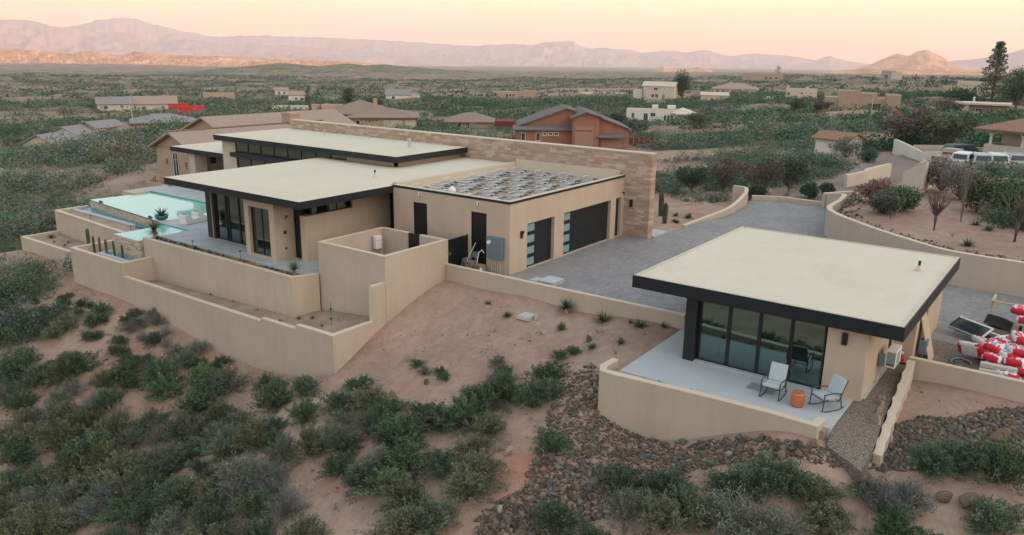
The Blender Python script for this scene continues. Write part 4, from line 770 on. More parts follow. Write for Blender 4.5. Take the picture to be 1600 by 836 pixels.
for (px,py,h,lb) in ((58.5,369,.55,'nearer of two stubby cacti at the end of the lowest bed'),(54,370,.42,'shorter of two stubby cacti at the end of the lowest bed')):
    a,b=at(px,py,-2.15); o=cactus(h+.15,.07,px,.1).build('columnar_cactus','cactus_green',loc=(a,b,-2.15)); tinted(o); tag(o,lb,'cactus')
for (px,py,h,r,lb) in ((1038.5,347,1.42,.17,'nearer of two dark barrel shaped saguaros by the stone wall'),(1032,336,1.75,.17,'taller of two dark saguaros by the stone wall')):
    a,b=at(px,py,.0); o=cactus(h,r,px,.0).build('saguaro','cactus_green',loc=(a,b,-.1)); tinted(o); tag(o,lb,'cactus')
def ocotillo(loc,h,n,label,seed,mat='twig_grey',name='ocotillo'):
    m=MB(); r=random.Random(seed)
    for i in range(n):
        t=r.random()*6.283; s=r.uniform(.05,.28); m.tube([(0,0,-.1),(math.cos(t)*s*h*.25,math.sin(t)*s*h*.25,h*.5),(math.cos(t)*s*h*.75,math.sin(t)*s*h*.75,h*r.uniform(.8,1.05))],[.018,.014,.006],5)
    o=m.build(name,mat,loc=loc); tinted(o,seed); return tag(o,label,'cactus')
a,b=at(1034,326,0); ocotillo((a,b,0),1.9,9,'spindly ocotillo stems rising behind the two saguaros',1)
a,b=at(1501,348,1.4); ocotillo((a,b,1.4),3.9,12,'tall bundle of bare upright ocotillo stems in the walled bed',2)
# path and spot lights
def pathlight(loc,label,h=.42):
    e=empty('path_light',loc,label,'lamp','path lights along the garden strips'); m=MB(); m.tube([(0,0,-.05),(0,0,h)],.012,6); m.build('stem','black_metal',e); m=MB(); m.lathe([(.07,h-.02),(.065,h+.02),(.0,h+.035)],(0,0,0),12); m.build('lamp_head','black_metal',e)
for px,py,z,lb in ((302,388,-.03,'black path light in the patio strip nearest the spa'),(376,404,-.03,'black path light in the patio strip below the picture window'),(142.5,346,-.72,'black path light in the grass strip below the pool wall'),(205,363,-.72,'small black path light at the spa end of the grass strip')):
    a,b=at(px,py,z); pathlight((a,b,z),lb)
def spot(loc,label,rz):
    e=empty('spotlight',loc,label,'lamp'); m=MB(); m.tube([(0,0,-.03),(0,0,.07)],.012,6); m.build('stem','black_metal',e); m=MB(); d=Vector((math.cos(rz),math.sin(rz),.8)).normalized(); m.tube([Vector((0,0,.10))-d*.1,Vector((0,0,.10))+d*.12],[.05,.065],10); m.build('lamp_head','black_metal',e)
a,b=at(305,390,-.03); spot((a,b,-.03),'black ground spotlight beside the path light in the patio strip',.5)
a,b=at(246,374,-.03); spot((a,b,-.03),'black ground spotlight at the foot of the patio yucca',.2)
# tufts and small plants in the beds
def tuft(loc,size,seed,mat,label,group,name='grass_tuft',cat='plant',n=26,elev=(20,85)):
    o=blade_obj(name,mat,None,n,size,size*.06,elev=elev,droop=.35,seed=seed,base_r=.02); o.location=loc; return tag(o,label,cat,group)
protos={}
def small(kind,loc,s,label,group):
    if kind not in protos:
        if kind=='straw': o=blade_obj('grass_tuft','dry_straw',None,46,1.,.05,elev=(10,85),droop=.5,seed=1,base_r=.1)
        elif kind=='green': o=blade_obj('small_plant','leaf_bright',None,60,1.,.12,elev=(5,80),droop=.3,seed=2,base_r=.12)
        elif kind=='grey': o=blade_obj('small_plant','leaf_grey',None,60,1.,.10,elev=(5,85),droop=.1,seed=3,base_r=.12)
        elif kind=='dark': o=blade_obj('small_plant','agave_blue',None,26,1.,.14,elev=(10,80),droop=0,seed=4,base_r=.1,keel=.2)
        elif kind=='wiry': o=tinted(twigs(1,1.,.022,.8,5,3,8).build('small_plant','twig_grey'))
        protos[kind]=o; q=o
    else: q=protos[kind].copy(); C.objects.link(q)
    q.location=loc; q.scale=(s,s,s); q.rotation_euler=(0,0,random.random()*6); q['label']=label; q['category']='plant'; q['group']=group; return q
g1='tufts and stones in the strip above the trough wall'
for i in range(17):
    t=i/16; a,b=-5.45-.45*t,35.6-8.6*t; k='straw' if i<5 or random.random()<.2 else 'dark'
    small(k,(a,b,-.74),.26 if k=='straw' else .17,'dry tan grass tuft in the strip above the trough wall' if k=='straw' else 'small dark succulent in the strip above the trough wall',g1+(' dry' if k=='straw' else ' dark'))
for i in range(26):
    t=i/25; a,b=-6.72+.0*t,20.4-11.6*t; k='straw' if .55<t<.82 else random.choice(('dark','dark','grey'))
    small(k,(a+random.uniform(-.12,.12),b,-.03),.30 if k=='straw' else .17,{'straw':'dry tan tuft in the patio strip below the bay','dark':'small dark plant in the patio gravel strip','grey':'small greyish plant in the patio gravel strip'}[k],'patio strip plants '+k)
for px,py,k,s,lb in ((258,449,'green',.24,'green clump in the long terrace bed near the drain pipes'),(295,458,'dark',.17,'dark little succulent in the long terrace bed, upper one'),(329,460,'dark',.17,'dark little succulent close to the patio wall base'),(331,472,'dark',.15,'dark little succulent near the terrace wall edge'),(364,471,'grey',.15,'tiny grey sprig in the long terrace bed'),(399,485,'green',.15,'tiny green sprig in the long terrace bed'),(218,428,'grey',.15,'tiny sprig by the white drain pipes'),(236,440,'grey',.12,'tiny sprig behind the green clump'),
  (402,485,'green',.2,'green sprig in the wide bed below the patio corner'),(437,501,'dark',.17,'dark sprig near the front wall of the wide bed'),(467,497,'dark',.2,'dark sprig with upright leaves in the wide bed'),(480,486,'green',.2,'low green clump in the middle of the wide bed'),(489,497,'green',.19,'second green clump in the middle of the wide bed'),(501,482,'green',.17,'small green clump by the patio return wall'),(504,470,'grey',.16,'small sprig right under the patio return wall'),(503,510,'grey',.15,'little sprig near the bed corner'),
  (540,483,'wiry',.5,'wiry grey shrub below the enclosure wall'),(571,492,'wiry',.55,'wiry shrub in the inner corner of the wide bed'),(532,504,'wiry',.42,'small wiry shrub in front of the enclosure wall bed')):
    a,b=at(px,py,-1.75 if px>250 else -2.1); z=-1.42 if a<-9 else None
    zz=np.interp(b,[2.8,8,21],[-1.3,-1.92,-2.3]); a,b=at(px,py,zz+.05); zz=float(np.interp(b,[2.8,8,21],[-1.3,-1.92,-2.3])); small(k,(a,b,zz),s,lb,'single plants of the terrace bed')
for px,py,k,s,lb in ((79.5,371,'green',.38,'round green clump in the lowest end bed'),(85,378,'dark',.16,'dark rock plant beside the green clump in the end bed'),(101,384,'dark',.2,'nearer dark rock plant in the end bed'),(107,379,'dark',.18,'dark rock plant by the wall in the end bed')):
    a,b=at(px,py,-2.12); small(k,(a,b,-2.15),s,lb,'plants of the lowest end bed')
# green pole cactus with stake in the wide bed
a,b=at(518,512,-1.6); e=empty('young_tree',(a,b,-1.55),'thin staked green sapling in the wide bed under the enclosure','tree'); m=MB(); m.tube([(0,0,-.1),(.02,0,1.15)],.014,5); tinted(m.build('trunk','cactus_green',e)); blade_obj('foliage','leaf_bright',e,24,.16,.03,seed=4,z0=.35)
o=blade_obj('foliage','leaf_bright',e,20,.15,.03,seed=5,z0=.8)
# drain pipes in the terrace bed
for px,py,lb,k in ((228,424,'black and white plastic drain pipe elbow at the patio wall foot',0),(244,426,'single white capped drain stub beside the pipe elbow',1),(313,450,'lone white drain stub in the middle of the terrace bed',1)):
    a,b=at(px,py,-2.2); e=empty('drain_pipe',(a,b,-2.25),lb,'pipe'); m=MB()
    if k==0: m.tube([(0,0,0),(0,0,.3),(0,.05,.38),(0,.35,.4)],.045,8); m.build('pipe','white_paint',e); m=MB(); m.lathe([(.07,.36),(.07,.46),(0,.46)],(0,.5,0),10); m.build('valve','black_metal',e)
    else: m.tube([(0,0,-.1),(0,0,.25)],.045,8); m.build('pipe','white_paint',e); m=MB(); m.lathe([(.06,.24),(.06,.30),(0,.30)],(0,0,0),10); m.build('pipe_cap','white_paint',e)
# ------------------------------------------------------------------ outdoor furniture by the pool
def lounger(px,py,label):
    a,b=at(px,py,0); e=empty('pool_lounger',(a,b,-.002),label,'sun lounger','white moulded loungers',rot=.1); prof=[(-.75,.0),(-.8,.62),(-.6,.66),(-.1,.30),(.35,.36),(.8,.26),(.8,.0)]; m=MB(); vs=[]; n=len(prof)
    for y in (-.33,.33): vs+=[(p[0]*.95,y,p[1]) for p in prof]
    m.add(vs,[tuple(range(n)),tuple(range(n,2*n))[::-1]]+[(i,(i+1)%n,n+(i+1)%n,n+i) for i in range(n)]); m.build('shell','white_paint',e,fix=True,bevel=.04)
    m=MB(); m.obox((-.62,0,.70),.16,.46,.07,ry=.4); m.build('head_cushion','cushion',e,bevel=.02)
lounger(301,348,'white moulded lounger on the patio nearer the teal bowl'); lounger(320,343,'white moulded lounger partly behind the black column')
a,b=at(276,289,0); e=empty('bench',(a,b,0),'low brown slatted bench on the far pool deck','bench'); m=MB()
for k in range(4): m.box(-.7,.7,-.26+.14*k,-.15+.14*k,.36,.40)
m.build('seat','wood_old',e)
for x in(-.62,.62):
    m=MB(); m.box(x-.03,x+.03,-.25,.25,0,.36); m.build('leg','wood_old',e)
# ------------------------------------------------------------------ technical things on the walls
e=empty('water_heater',(-2.35,7.05,.75),'white tankless water heater hung inside the enclosure','water heater'); m=MB(); m.box(-.22,.22,-.22,-.0,0,.68); m.build('heater_body','bag_white',e,bevel=.015)
m=MB(); m.box(-.2,.2,-.225,-.221,.44,.46); m.build('seam','grey_metal',e)
m=MB()
for x in(-.12,.02,.14): m.tube([(x,-.12,0),(x,-.12,-.28),(x-.05,-.05,-.4)],.018,6)
m.build('pipes','copper',e); m=MB(); m.tube([(-.34,-.05,.75),(-.34,-.05,-.1),(-.2,-.1,-.1)],.014,6); m.build('gas_pipe','grey_metal',e)
e=empty('hose_tap',(-4.1,7.05,.55),'small brass hose tap on the inner face of the enclosure','tap'); m=MB(); m.tube([(0,.03,0),(0,-.08,0),(0,-.12,-.06)],.014,6); m.build('spout','copper',e); m=MB(); m.lathe([(.03,.03),(.03,.04)],(0,-.07,0),8); m.build('handle','red_plastic',e)
e=empty('electrical_panel',(-.13,.78,.75),'blue-grey electrical cabinet with round meter on the garage wall','electrical panel'); m=MB(); m.box(-.14,.12,-.46,.46,0,1.13); m.build('cabinet','panel_blue',e,bevel=.012)
m=MB(); m.box(-.148,-.142,.03,.43,.06,1.06); m.build('cabinet_door','panel_blue',e); m=MB(); m.box(-.148,-.142,-.43,0,.06,1.06); m.build('cabinet_door','panel_blue',e)
m=MB(); vs=[]; m.tube([(-.15,.30,.86),(-.24,.30,.86)],.10,18); m.build('meter','white_paint',e); m=MB(); m.box(-.155,-.149,-.16,-.08,.5,.58); m.build('warning_label','copper',e)
for y in(-.34,-.24,-.14,-.02,.1,.24): m=MB(); m.tube([(-.02,y,0),(-.02,y,-.8)],.02,6); m.build('conduit','conduit',e)
m=MB(); m.box(-.4,-.13,-.32,0,-.74,-.3) ; 
e=empty('cardboard_box',(-.55,1.45,0),'brown cardboard box under the electrical cabinet','box'); m=MB(); m.box(-.2,.2,-.22,.22,0,.42); m.build('carton','wood_old',e); m=MB(); m.obox((-.24,0,.44),.14,.42,.01,ry=.5); m.build('flap','wood_ply',e)
e=empty('cardboard_box',(-.5,2.15,0),'brown cardboard box between the black gate and the taller hose','box'); m=MB(); m.box(-.2,.2,-.25,.2,0,.5); m.build('carton','wood_old',e); m=MB(); m.obox((-.24,0,.5),.12,.42,.01,ry=.7); m.build('flap','wood_ply',e)
e=empty('plastic_jug',(-.75,1.25,0),'white plastic jug beside the cabinet conduits','jug'); m=MB(); m.lathe([(.09,0),(.10,.22),(.05,.30),(.03,.34),(0,.34)],(0,0,0),14); m.build('jug_body','white_paint',e,smooth=True); m=MB(); m.tube([(.06,0,.3),(.13,0,.26),(.10,0,.14)],.014,6); m.build('jug_handle','white_paint',e)
e=empty('shovel',(-.5,2.4,0),'blue-grey scoop shovel leaning by the black gate','shovel'); m=MB(); m.tube([(-.05,0,.35),(.3,-.38,1.42)],.02,6); m.build('shaft','white_paint',e); m=MB(); m.obox((-.14,.06,.36),.34,.05,.62,ry=-.1,rx=.33); m.build('blade','panel_blue',e,bevel=.02)
for y,hh,lb in ((1.75,1.2,'white flexible hose looped up against the dark garage side door'),):
    m=MB(); m.tube([(0,0,0),(0,-.02,.5),(.05,-.1,1.0),(.12,-.25,1.15),(.14,-.36,1.0)],.025,8); o=m.build('hose','white_paint',loc=(-.45,y,0)); tag(o,lb,'hose')
m=MB(); m.obox((0,0,.8),.1,.34,.3); m.tube([(0,0,0),(0,0,.7)],.03,6); o=m.build('pump_box','panel_blue',loc=(-.25,2.0,0)); tag(o,'small blue-grey pump box between shovel and cabinet','pump box')
def ggate():
    e=empty('metal_gate',(-1.6,2.72,0),'solid black side gate between enclosure and garage wall','gate'); m=MB(); m.box(.03,1.57,-.02,.02,.06,1.70); m.build('gate_panel','door_black',e)
    for x in (.0,1.57): m=MB(); m.box(x,x+.03,-.03,.03,0,1.73); m.build('gate_post','black_metal',e)
    m=MB(); m.box(.12,.16,-.06,-.02,.9,1.05); m.build('gate_handle','grey_metal',e)
ggate()
e=empty('utility_box',(-.35,-1.9,0),'pale concrete utility lid lying by the low driveway wall, smaller','utility box'); e.location=(*at(842,439.5,0),0); m=MB(); m.box(-.3,.3,-.35,.35,0,.10); m.build('box_lid','concrete_pale',e,bevel=.01); m=MB(); m.box(-.34,.34,-.39,.39,-.05,.06); m.build('box_rim','kerb',e)
e=empty('utility_box',(*at(861,443,0),0),'larger raised pale utility box by the low driveway wall','utility box'); m=MB(); m.box(-.5,.5,-.45,.45,0,.22); m.build('box_lid','concrete_pale',e,bevel=.01); m=MB(); m.box(-.47,.47,-.42,.42,-.05,.12); m.build('box_rim','kerb',e)
e=empty('utility_box',(*at(826,484,-.3),-.3),'flat pale stone lid sunk in the bare slope','utility box'); zz=float(zt(*e.location[:2])); e.location[2]=zz-.03; m=MB(); m.box(-.45,.45,-.28,.28,0,.07); m.build('box_lid','concrete_pale',e); m=MB(); m.box(-.5,.5,-.33,.33,-.1,.04); m.build('box_rim','kerb',e)
a,b=at(723,440,-.25); m=MB(); m.lathe([(.12,-.1),(.12,.26),(.10,.28),(0,.28)],(0,0,0),14); o=m.build('drain_pipe','white_paint',loc=(a,b,float(zt(a,b)))); tag(o,'white plastic stub pipe on the slope in the wall corner','pipe')
# ------------------------------------------------------------------ rooftop solar racks
def rack():
    e=empty('solar_rack',(0,0,3.33),'low metal solar rack with brown ballast on the garage roof','solar rack','solar racks on the garage roof')
    for x in (-.30,.34):
        m=MB(); m.box(x-.02,x+.02,-.86,.86,.16,.21); m.build('rail','galv',e)
    m=MB(); m.box(-.22,.26,-.72,-.02,.02,.14); m.build('ballast_block','wood_old',e)
    m=MB(); m.box(-.22,.26,-.02,.12,.02,.20); m.build('shadow_gap_box','dark_steel',e)
    m=MB(); m.obox((.02,.42,.23),.60,.50,.025,ry=-.07); m.build('wind_plate','grey_metal',e)
    m=MB(); m.tube([(-.3,.68,.05),(-.3,.68,.36),(.34,.68,.36),(.34,.68,.05)],.018,5); m.build('bracket','white_paint',e)
    m=MB(); m.tube([(-.3,.14,.05),(-.3,.14,.30),(.34,.14,.30),(.34,.14,.05)],.016,5); m.build('bracket','white_paint',e)
    return e
r0=rack(); k=0
for i in range(8):
    for j in range(4):
        a=1.2+1.26*i; b=6.75-1.74*j-(.42 if i%2 else 0)
        if b<.75: continue
        q=r0 if k==0 else copy_tree(r0); q.location=(a,b,3.33); k+=1
o=MB().lathe([(.02,0),(.02,.2),(.2,.24),(.21,.44),(.06,.58),(0,.58)],(0,0,0),16).build('satellite_dome','white_paint',loc=(.75,4.4,3.36),smooth=True); tag(o,'small white round dome among the roof racks at the parapet','antenna dome')
# ------------------------------------------------------------------ guest house patio
def rocker(loc,rot,label):
    e=empty('rocking_chair',loc,label,'rocking chair','grey cushioned rocking chairs',rot=rot); W_=.31
    for s in(-1,1):
        m=MB(); x=s*W_
        m.tube([(x,-.42,.07),(x,-.25,.02),(x,0,.015),(x,.25,.03),(x,.46,.12)],.018,6); m.build('rocker','dark_steel',e)
        m=MB(); m.tube([(x,-.36,.05),(x,-.32,.60)],.018,6); m.build('leg','dark_steel',e)
        m=MB(); m.tube([(x,.36,.07),(x,.28,.58)],.018,6); m.build('leg','dark_steel',e)
        m=MB(); m.tube([(x,-.36,.60),(x,0,.62),(x,.30,.58)],.02,6); m.build('armrest','dark_steel',e)
    m=MB(); m.tube([(-W_,-.30,.38),(W_,-.30,.38),(W_,.26,.32),(-W_,.26,.32),(-W_,-.30,.38)],.016,6); m.tube([(-W_+.02,.26,.32),(-W_+.02,.52,.98),(W_-.02,.52,.98),(W_-.02,.26,.32)],.016,6); m.build('seat_frame','dark_steel',e)
    m=MB(); m.obox((0,-.04,.44),.56,.58,.10,rx=-.06); m.build('seat_cushion','cushion',e,bevel=.035)
    m=MB(); m.obox((0,.36,.74),.56,.10,.60,rx=-.37); m.build('back_cushion','cushion',e,bevel=.035)
    return e
p1=at(1207,619,0); p2=at(1289,637,0)
rocker((p1[0],p1[1],.002),-math.pi/2+.0,'grey cushioned rocking chair facing straight out, next to the doormat'); rocker((p2[0],p2[1],.002),-math.pi/2-.62,'grey cushioned rocking chair turned sideways near the patio end')
a,b=at(1245,634,0); e=empty('side_table',(a,b,0),'copper coloured ribbed drum table between the rocking chairs','side table'); m=MB(); n=40; prof=[(.17,0),(.205,.05),(.225,.25),(.205,.43),(.17,.48)]
m.add([(r*(1 if k%2 else .93)*math.cos(6.2832*k/n),r*(1 if k%2 else .93)*math.sin(6.2832*k/n),z) for r,z in prof for k in range(n)],[(i*n+k,i*n+(k+1)%n,(i+1)*n+(k+1)%n,(i+1)*n+k) for i in range(4) for k in range(n)]); m.build('drum','copper',e)
m=MB(); m.lathe([(.17,.472),(.19,.485),(0,.487)],(0,0,0),24); m.build('table_top','copper',e)
a,b=at(1192,606,0); m=MB(); m.box(-.3,.3,-.45,.45,0,.012); o=m.build('doormat','grey_metal',loc=(-5.35,b,.002)); o.location=(at(1190,607,0)[0],at(1190,607,0)[1],.002); tag(o,'flat grey doormat before the glass doors, beside a rocking chair','doormat')
for i,(px,py) in enumerate(((1005,594),(1031,600),(1080,612),(1117,621),(1174,635),(1203,641),(1226,648))):
    a,b=at(px,py,-.03); small(('wiry','dark','grey','green')[i%4],(-7.54,b,-.03),.15,['bare twiggy sprig nearest the wall end in the guest patio strip','dark sprig second along the guest patio strip','leafy grey sprig third along the guest patio strip','green sprig fourth along the guest patio strip','twiggy sprig in front of the first rocking chair','dark sprig opposite the drum table','small grey sprig last in the guest patio strip'][i],'guest strip plants')
# air conditioner, cone, board
e=empty('air_conditioner',(-2.35,-18.15,.62),'white outdoor air conditioner hung on the guest house side wall','air conditioner'); m=MB(); m.box(-.45,.45,-.34,-.02,0,.62); m.build('casing','white_paint',e,bevel=.015)
m=MB(); m.box(-.454,-.45,-.32,-.05,.06,.56); m.build('side_grille','grey_metal',e)
for k in range(9): m=MB(); m.box(-.36,.20,-.352,-.34,.08+.052*k,.10+.052*k); m.build('grille_bar','grey_metal',e)
m=MB(); m.box(-.458,-.454,-.31,-.06,.1,.14); m.build('coil_fins','dark_steel',e)
m=MB(); m.box(-.52,-.44,.0,.18,.02,.48); m.build('switch_box','panel_blue',e); m=MB(); m.tube([(-.3,.1,0),(-.35,.15,-.4),(-.55,.17,-.6)],.03,6); m.build('pipe_sleeve','kerb',e)
def cone():
    a,b=at(1407,566,0); e=empty('traffic_cone',(a,b,0),'orange-red traffic cone with two white bands by the guest house corner','traffic cone'); m=MB(); m.box(-.19,.19,-.19,.19,0,.035); m.build('base','rubber',e,bevel=.01)
    R=lambda z:.14-.115*z/.74
    def seg(z0,z1,mat,nm,g=0): m=MB(); m.lathe([(R(z0)+g,z0),(R(z1)+g,z1)],(0,0,0),20); return m.build(nm,mat,e,smooth=False)
    seg(.03,.74,'orange_red','cone_body'); seg(.36,.46,'white_paint','band',.003); seg(.54,.66,'white_paint','band',.003)
cone()
a,b=at(1446,562,0); e=empty('plywood_board',(.75,-18.82,0),'tan plywood board leaning on the guest house corner','board'); m=MB(); m.obox((0,0,1.05),.95,.03,2.2,rx=-.28); m.build('board_face','wood_ply',e); m=MB(); m.obox((0,-.03,.9),.9,.04,.06,rx=-.28); m.build('batten','wood_old',e)
e=empty('air_conditioner',(.35,-18.85,.35),'blue-grey outdoor unit half hidden behind the leaning plywood board','air conditioner'); m=MB(); m.box(-.2,.25,-.12,.12,0,.5); m.build('casing','panel_blue',e,bevel=.01); m=MB(); m.tube([(0,0,0),(0,0,-.35)],.03,6); m.build('pipe','grey_metal',e)
# inside the guest house
e=empty('floor_lamp',(-3.9,-12.7,.02),'tall lamp with wide pale shade behind the first glass panel','lamp'); m=MB(); m.tube([(0,0,0),(0,0,1.35)],.02,8); m.build('lamp_pole','copper',e); m=MB(); m.lathe([(.36,1.35),(.30,1.62),(.12,1.74)],(0,0,0),24); m.build('lamp_shade','bag_white',e,smooth=True); m=MB(); m.lathe([(.16,0),(.16,.03),(0,.04)],(0,0,0),20); m.build('lamp_base','black_metal',e)
e=empty('bed',(-2.4,-15.2,.02),'low bed with pale bedding inside the guest house','bed'); m=MB(); m.box(-1,1,-.9,.9,.0,.3); m.build('bed_base','wood_old',e); m=MB(); m.box(-.98,.98,-.88,.88,.3,.55); m.build('mattress','cushion',e,bevel=.05); m=MB(); m.box(1.0,1.1,-1.,1.,.0,1.2); m.build('headboard','dark_steel',e)
e=empty('armchair',(-3.8,-16.0,.02),'dark armchair behind the last glass panel','armchair'); m=MB(); m.box(-.35,.35,-.35,.35,.2,.42); m.build('seat','dark_steel',e,bevel=.03); m=MB(); m.box(.25,.38,-.35,.35,.42,.95); m.build('backrest','dark_steel',e,bevel=.03)
# inside the bay of the main house
e=empty('armchair',(-4.9,12.4,.02),'white armchair behind the tall picture window of the bay','armchair'); m=MB(); m.box(-.3,.4,-.4,.4,.15,.42); m.build('seat','bag_white',e,bevel=.05); m=MB(); m.box(.3,.45,-.4,.4,.42,.9); m.build('backrest','bag_white',e,bevel=.05)
# ------------------------------------------------------------------ building rubble by the guest house
def bag(c,rz,label,rx=0,ry=0,s=1.,name='cement_bag'):
    nx,ny,nz=10,8,5; L,Wd,Hh=.92*s,.60*s,.23*s; e=empty(name,c,label,'cement bag','bags of cement in the rubble pile',rot=rz); e.rotation_euler=(rx,ry,rz)
    bm=bmesh.new(); bmesh.ops.create_cube(bm,size=2); bmesh.ops.subdivide_edges(bm,edges=bm.edges,cuts=10,use_grid_fill=True); r=random.Random(len(label))
    for v in bm.verts:
        x,y,z=v.co; k=(1-abs(x)**9*.6)*(1-abs(y)**9*.6); v.co=Vector((x*L/2*(1-.10*abs(y)**3),y*Wd/2*(1-.10*abs(x)**3),z*Hh/2*max(.3,k)+.018*math.sin(9*x+r.random())*math.cos(7*y)))
    bm.normal_update(); me=bpy.data.meshes.new('bag_body')
    for mm in('bag_white','bag_red','bag_pink','bag_blue','bag_ink'): me.materials.append(MT[mm])
    for f in bm.faces:
        q=f.calc_center_median(); u=q.x/(L/2); v=q.y/(Wd/2); top=q.z>0
        k=math.sin(3.1*u+2.2*v+c[0]*9)+math.sin(5.3*v-1.7*u+c[1]*7); side=abs(v)>.72 or abs(u)>.78
        f.material_index=0
        if not side and top: f.material_index=2 if k>.75 else 1 if k>.15 else 0 if k>-.9 else 3
        if side: f.material_index=0 if abs(v)>.72 and k<.9 else 1
        if abs(u)>.70 and abs(v)<.6: f.material_index=1
        if top and abs(v-.1)<.07 and -.5<u<.3: f.material_index=4
        f.smooth=True
    bm.to_mesh(me); bm.free(); o=bpy.data.objects.new('bag_body',me); C.objects.link(o); o.parent=e
    m=MB(); m.tube([(-L*.5,-Wd*.36,0),(-L*.515,0,0),(-L*.5,Wd*.36,0)],.012,5); m.build('seam','bag_red',e)
    return e
def B(px,py,z): a,b=at(px,py,z); return (a,b,z)
bag(B(1517,546,.40),1.2,'red and white cement bag standing upright beside the coiled hose',rx=1.25,ry=.1)
for (px,py,z,rz,rx,lb) in ((1550,570,.13,.2,0,'pale bag lying lowest next to the upright one'),(1553,556,.36,-.15,.05,'red and white bag in the middle of the pile, second layer'),(1554,540,.60,-.2,.15,'pink and red bag third layer in the middle of the pile'),(1539,536,.42,.6,.3,'crumpled red bag wedged behind the upright one'),(1540,552,.22,.9,.1,'red bag pressed between the upright one and the middle stack'),
 (1590,575,.13,.1,0,'pale bag lowest in the stack at the photo edge'),(1585,562,.36,.05,0,'red and white bag second layer at the photo edge'),(1589,546,.60,.3,.1,'large red and pink bag third layer at the photo edge'),(1597,528,.84,.2,.1,'red bag topping the stack at the photo edge'),(1570,552,.45,.7,.15,'red bag bridging the two stacks'),(1573,534,.62,-.5,.2,'pink bag sagging over the gap between the two stacks'),(1572,585,.10,.5,0,'red bag lying low behind the grey kerbstones'),
 (1596,484,.95,-.1,0,'white, pink and blue bag highest on the timber frame'),(1603,498,.72,.05,0,'red bag under the highest one on the timber frame')): bag(B(px,py,z),rz,lb.replace(' bag',' cement bag',1),rx=rx,s=1.12)
e=empty('timber_frame',B(1572,500,0),'pale timber trestle under the highest cement bag','timber frame'); m=MB()
for x in(.0,.9): m=MB(); m.tube([(x,-.6,0),(x,-.6,.75)],.04,4); m.build('leg','wood_ply',e); m=MB(); m.tube([(x,.6,0),(x,.6,.75)],.04,4); m.build('leg','wood_ply',e)
for y in(-.6,.6): m=MB(); m.box(-.1,1.,y-.05,y+.05,.72,.80); m.build('rail','wood_ply',e)
m=MB(); m.box(-.1,.0,-.55,.55,.70,.78); m.build('rail','wood_ply',e)
e=empty('black_matting',B(1566,516,.02),'ribbed black drainage matting heaped under the bags','matting'); m=MB(); n=36; vs=[]
for i in range(n+1):
    x=-1.3+2.6*i/n
    for j in range(9):
        y=-.55+1.1*j/8; vs.append((x*.5*1.1,y*1.2,.30+.14*math.sin(y*2.6)+(.025 if i%2 else 0)-.1*(abs(y))))
m.add(vs,[(i*9+j,(i+1)*9+j,(i+1)*9+j+1,i*9+j+1) for i in range(n) for j in range(8)]); o=m.build('mat','rubber',e); m=MB(); m.box(-.65,.65,-.55,.55,0,.2); m.build('pallet','wood_old',e)
def frame(px,py,z,rz,rx,label):
    e=empty('window_unit',B(px,py,z),label,'window frame','old window units on the rubble pile',rot=rz); e.rotation_euler=(rx,0,rz); m=MB(); m.box(-.95,.95,-.38,.38,-.012,.012); e.scale=(.78,.78,.9); m.build('pane','far_glass',e)
    for y in(-.42,.42): m=MB(); m.box(-1.,1.,y-.05,y+.05,-.04,.04); m.build('frame_bar','white_paint' if y<0 else 'grey_metal',e)
    for x in(-.98,.98): m=MB(); m.box(x-.04,x+.04,-.37,.37,-.035,.035); m.build('frame_bar','white_paint' if x<0 else 'dark_steel',e)
frame(1516,512,.45,.95,-.55,'dark window unit with white broken edge propped on the pile'); frame(1527,522,.30,1.05,-.35,'second dark window unit lying lower against the pile')
def coil():
    c=B(1502,569,.06); e=empty('hose_coil',c,'coiled black and white hose on the gravel behind the wall','hose'); 
    for k in range(3):
        m=MB(); pts=[]; r=.36+.05*k
        for i in range(40):
            t=i/39*6.28*2; pts.append(((r+.03*math.sin(5*t))*math.cos(t),(r*.8)*math.sin(t),.03+.035*k+.04*math.sin(t+k)))
        m.tube(pts,.018,5); m.build('loop',('rubber','grey_metal','dark_steel')[k],e)
coil()
for i,(px,py,lb) in enumerate(((1560,574,'grey concrete kerbstone on top, in front of the cement bags'),(1558,584,'grey concrete kerbstone below, in front of the cement bags'))):
    c=B(px,py,.2-.16*i+.06); m=MB(); m.obox((0,0,0),.24,1.15,.16,rz=.05); o=m.build('kerbstone','kerb',loc=c,bevel=.02); tag(o,lb,'kerbstone')
for i,(px,py,s) in enumerate(((1374,650,.32),(1378,638,.28),(1371,662,.30),(1380,629,.22))):
    a,b=at(px,py,-.15); m=MB(); m.obox((0,0,.12),s,.12,s*1.3,rz=i*.5,ry=.3,rx=.2); o=m.build('flagstone','stucco_red' if False else 'wood_old',loc=(a,b+.05,-.2),bevel=.02); tag(o,['biggest brown flagstone leaning on the wavy wall','brown flagstone behind the biggest one at the wavy wall','nearest brown flagstone leaning on the wavy wall','small brown flagstone at the far end of the leaning ones'][i],'stone')
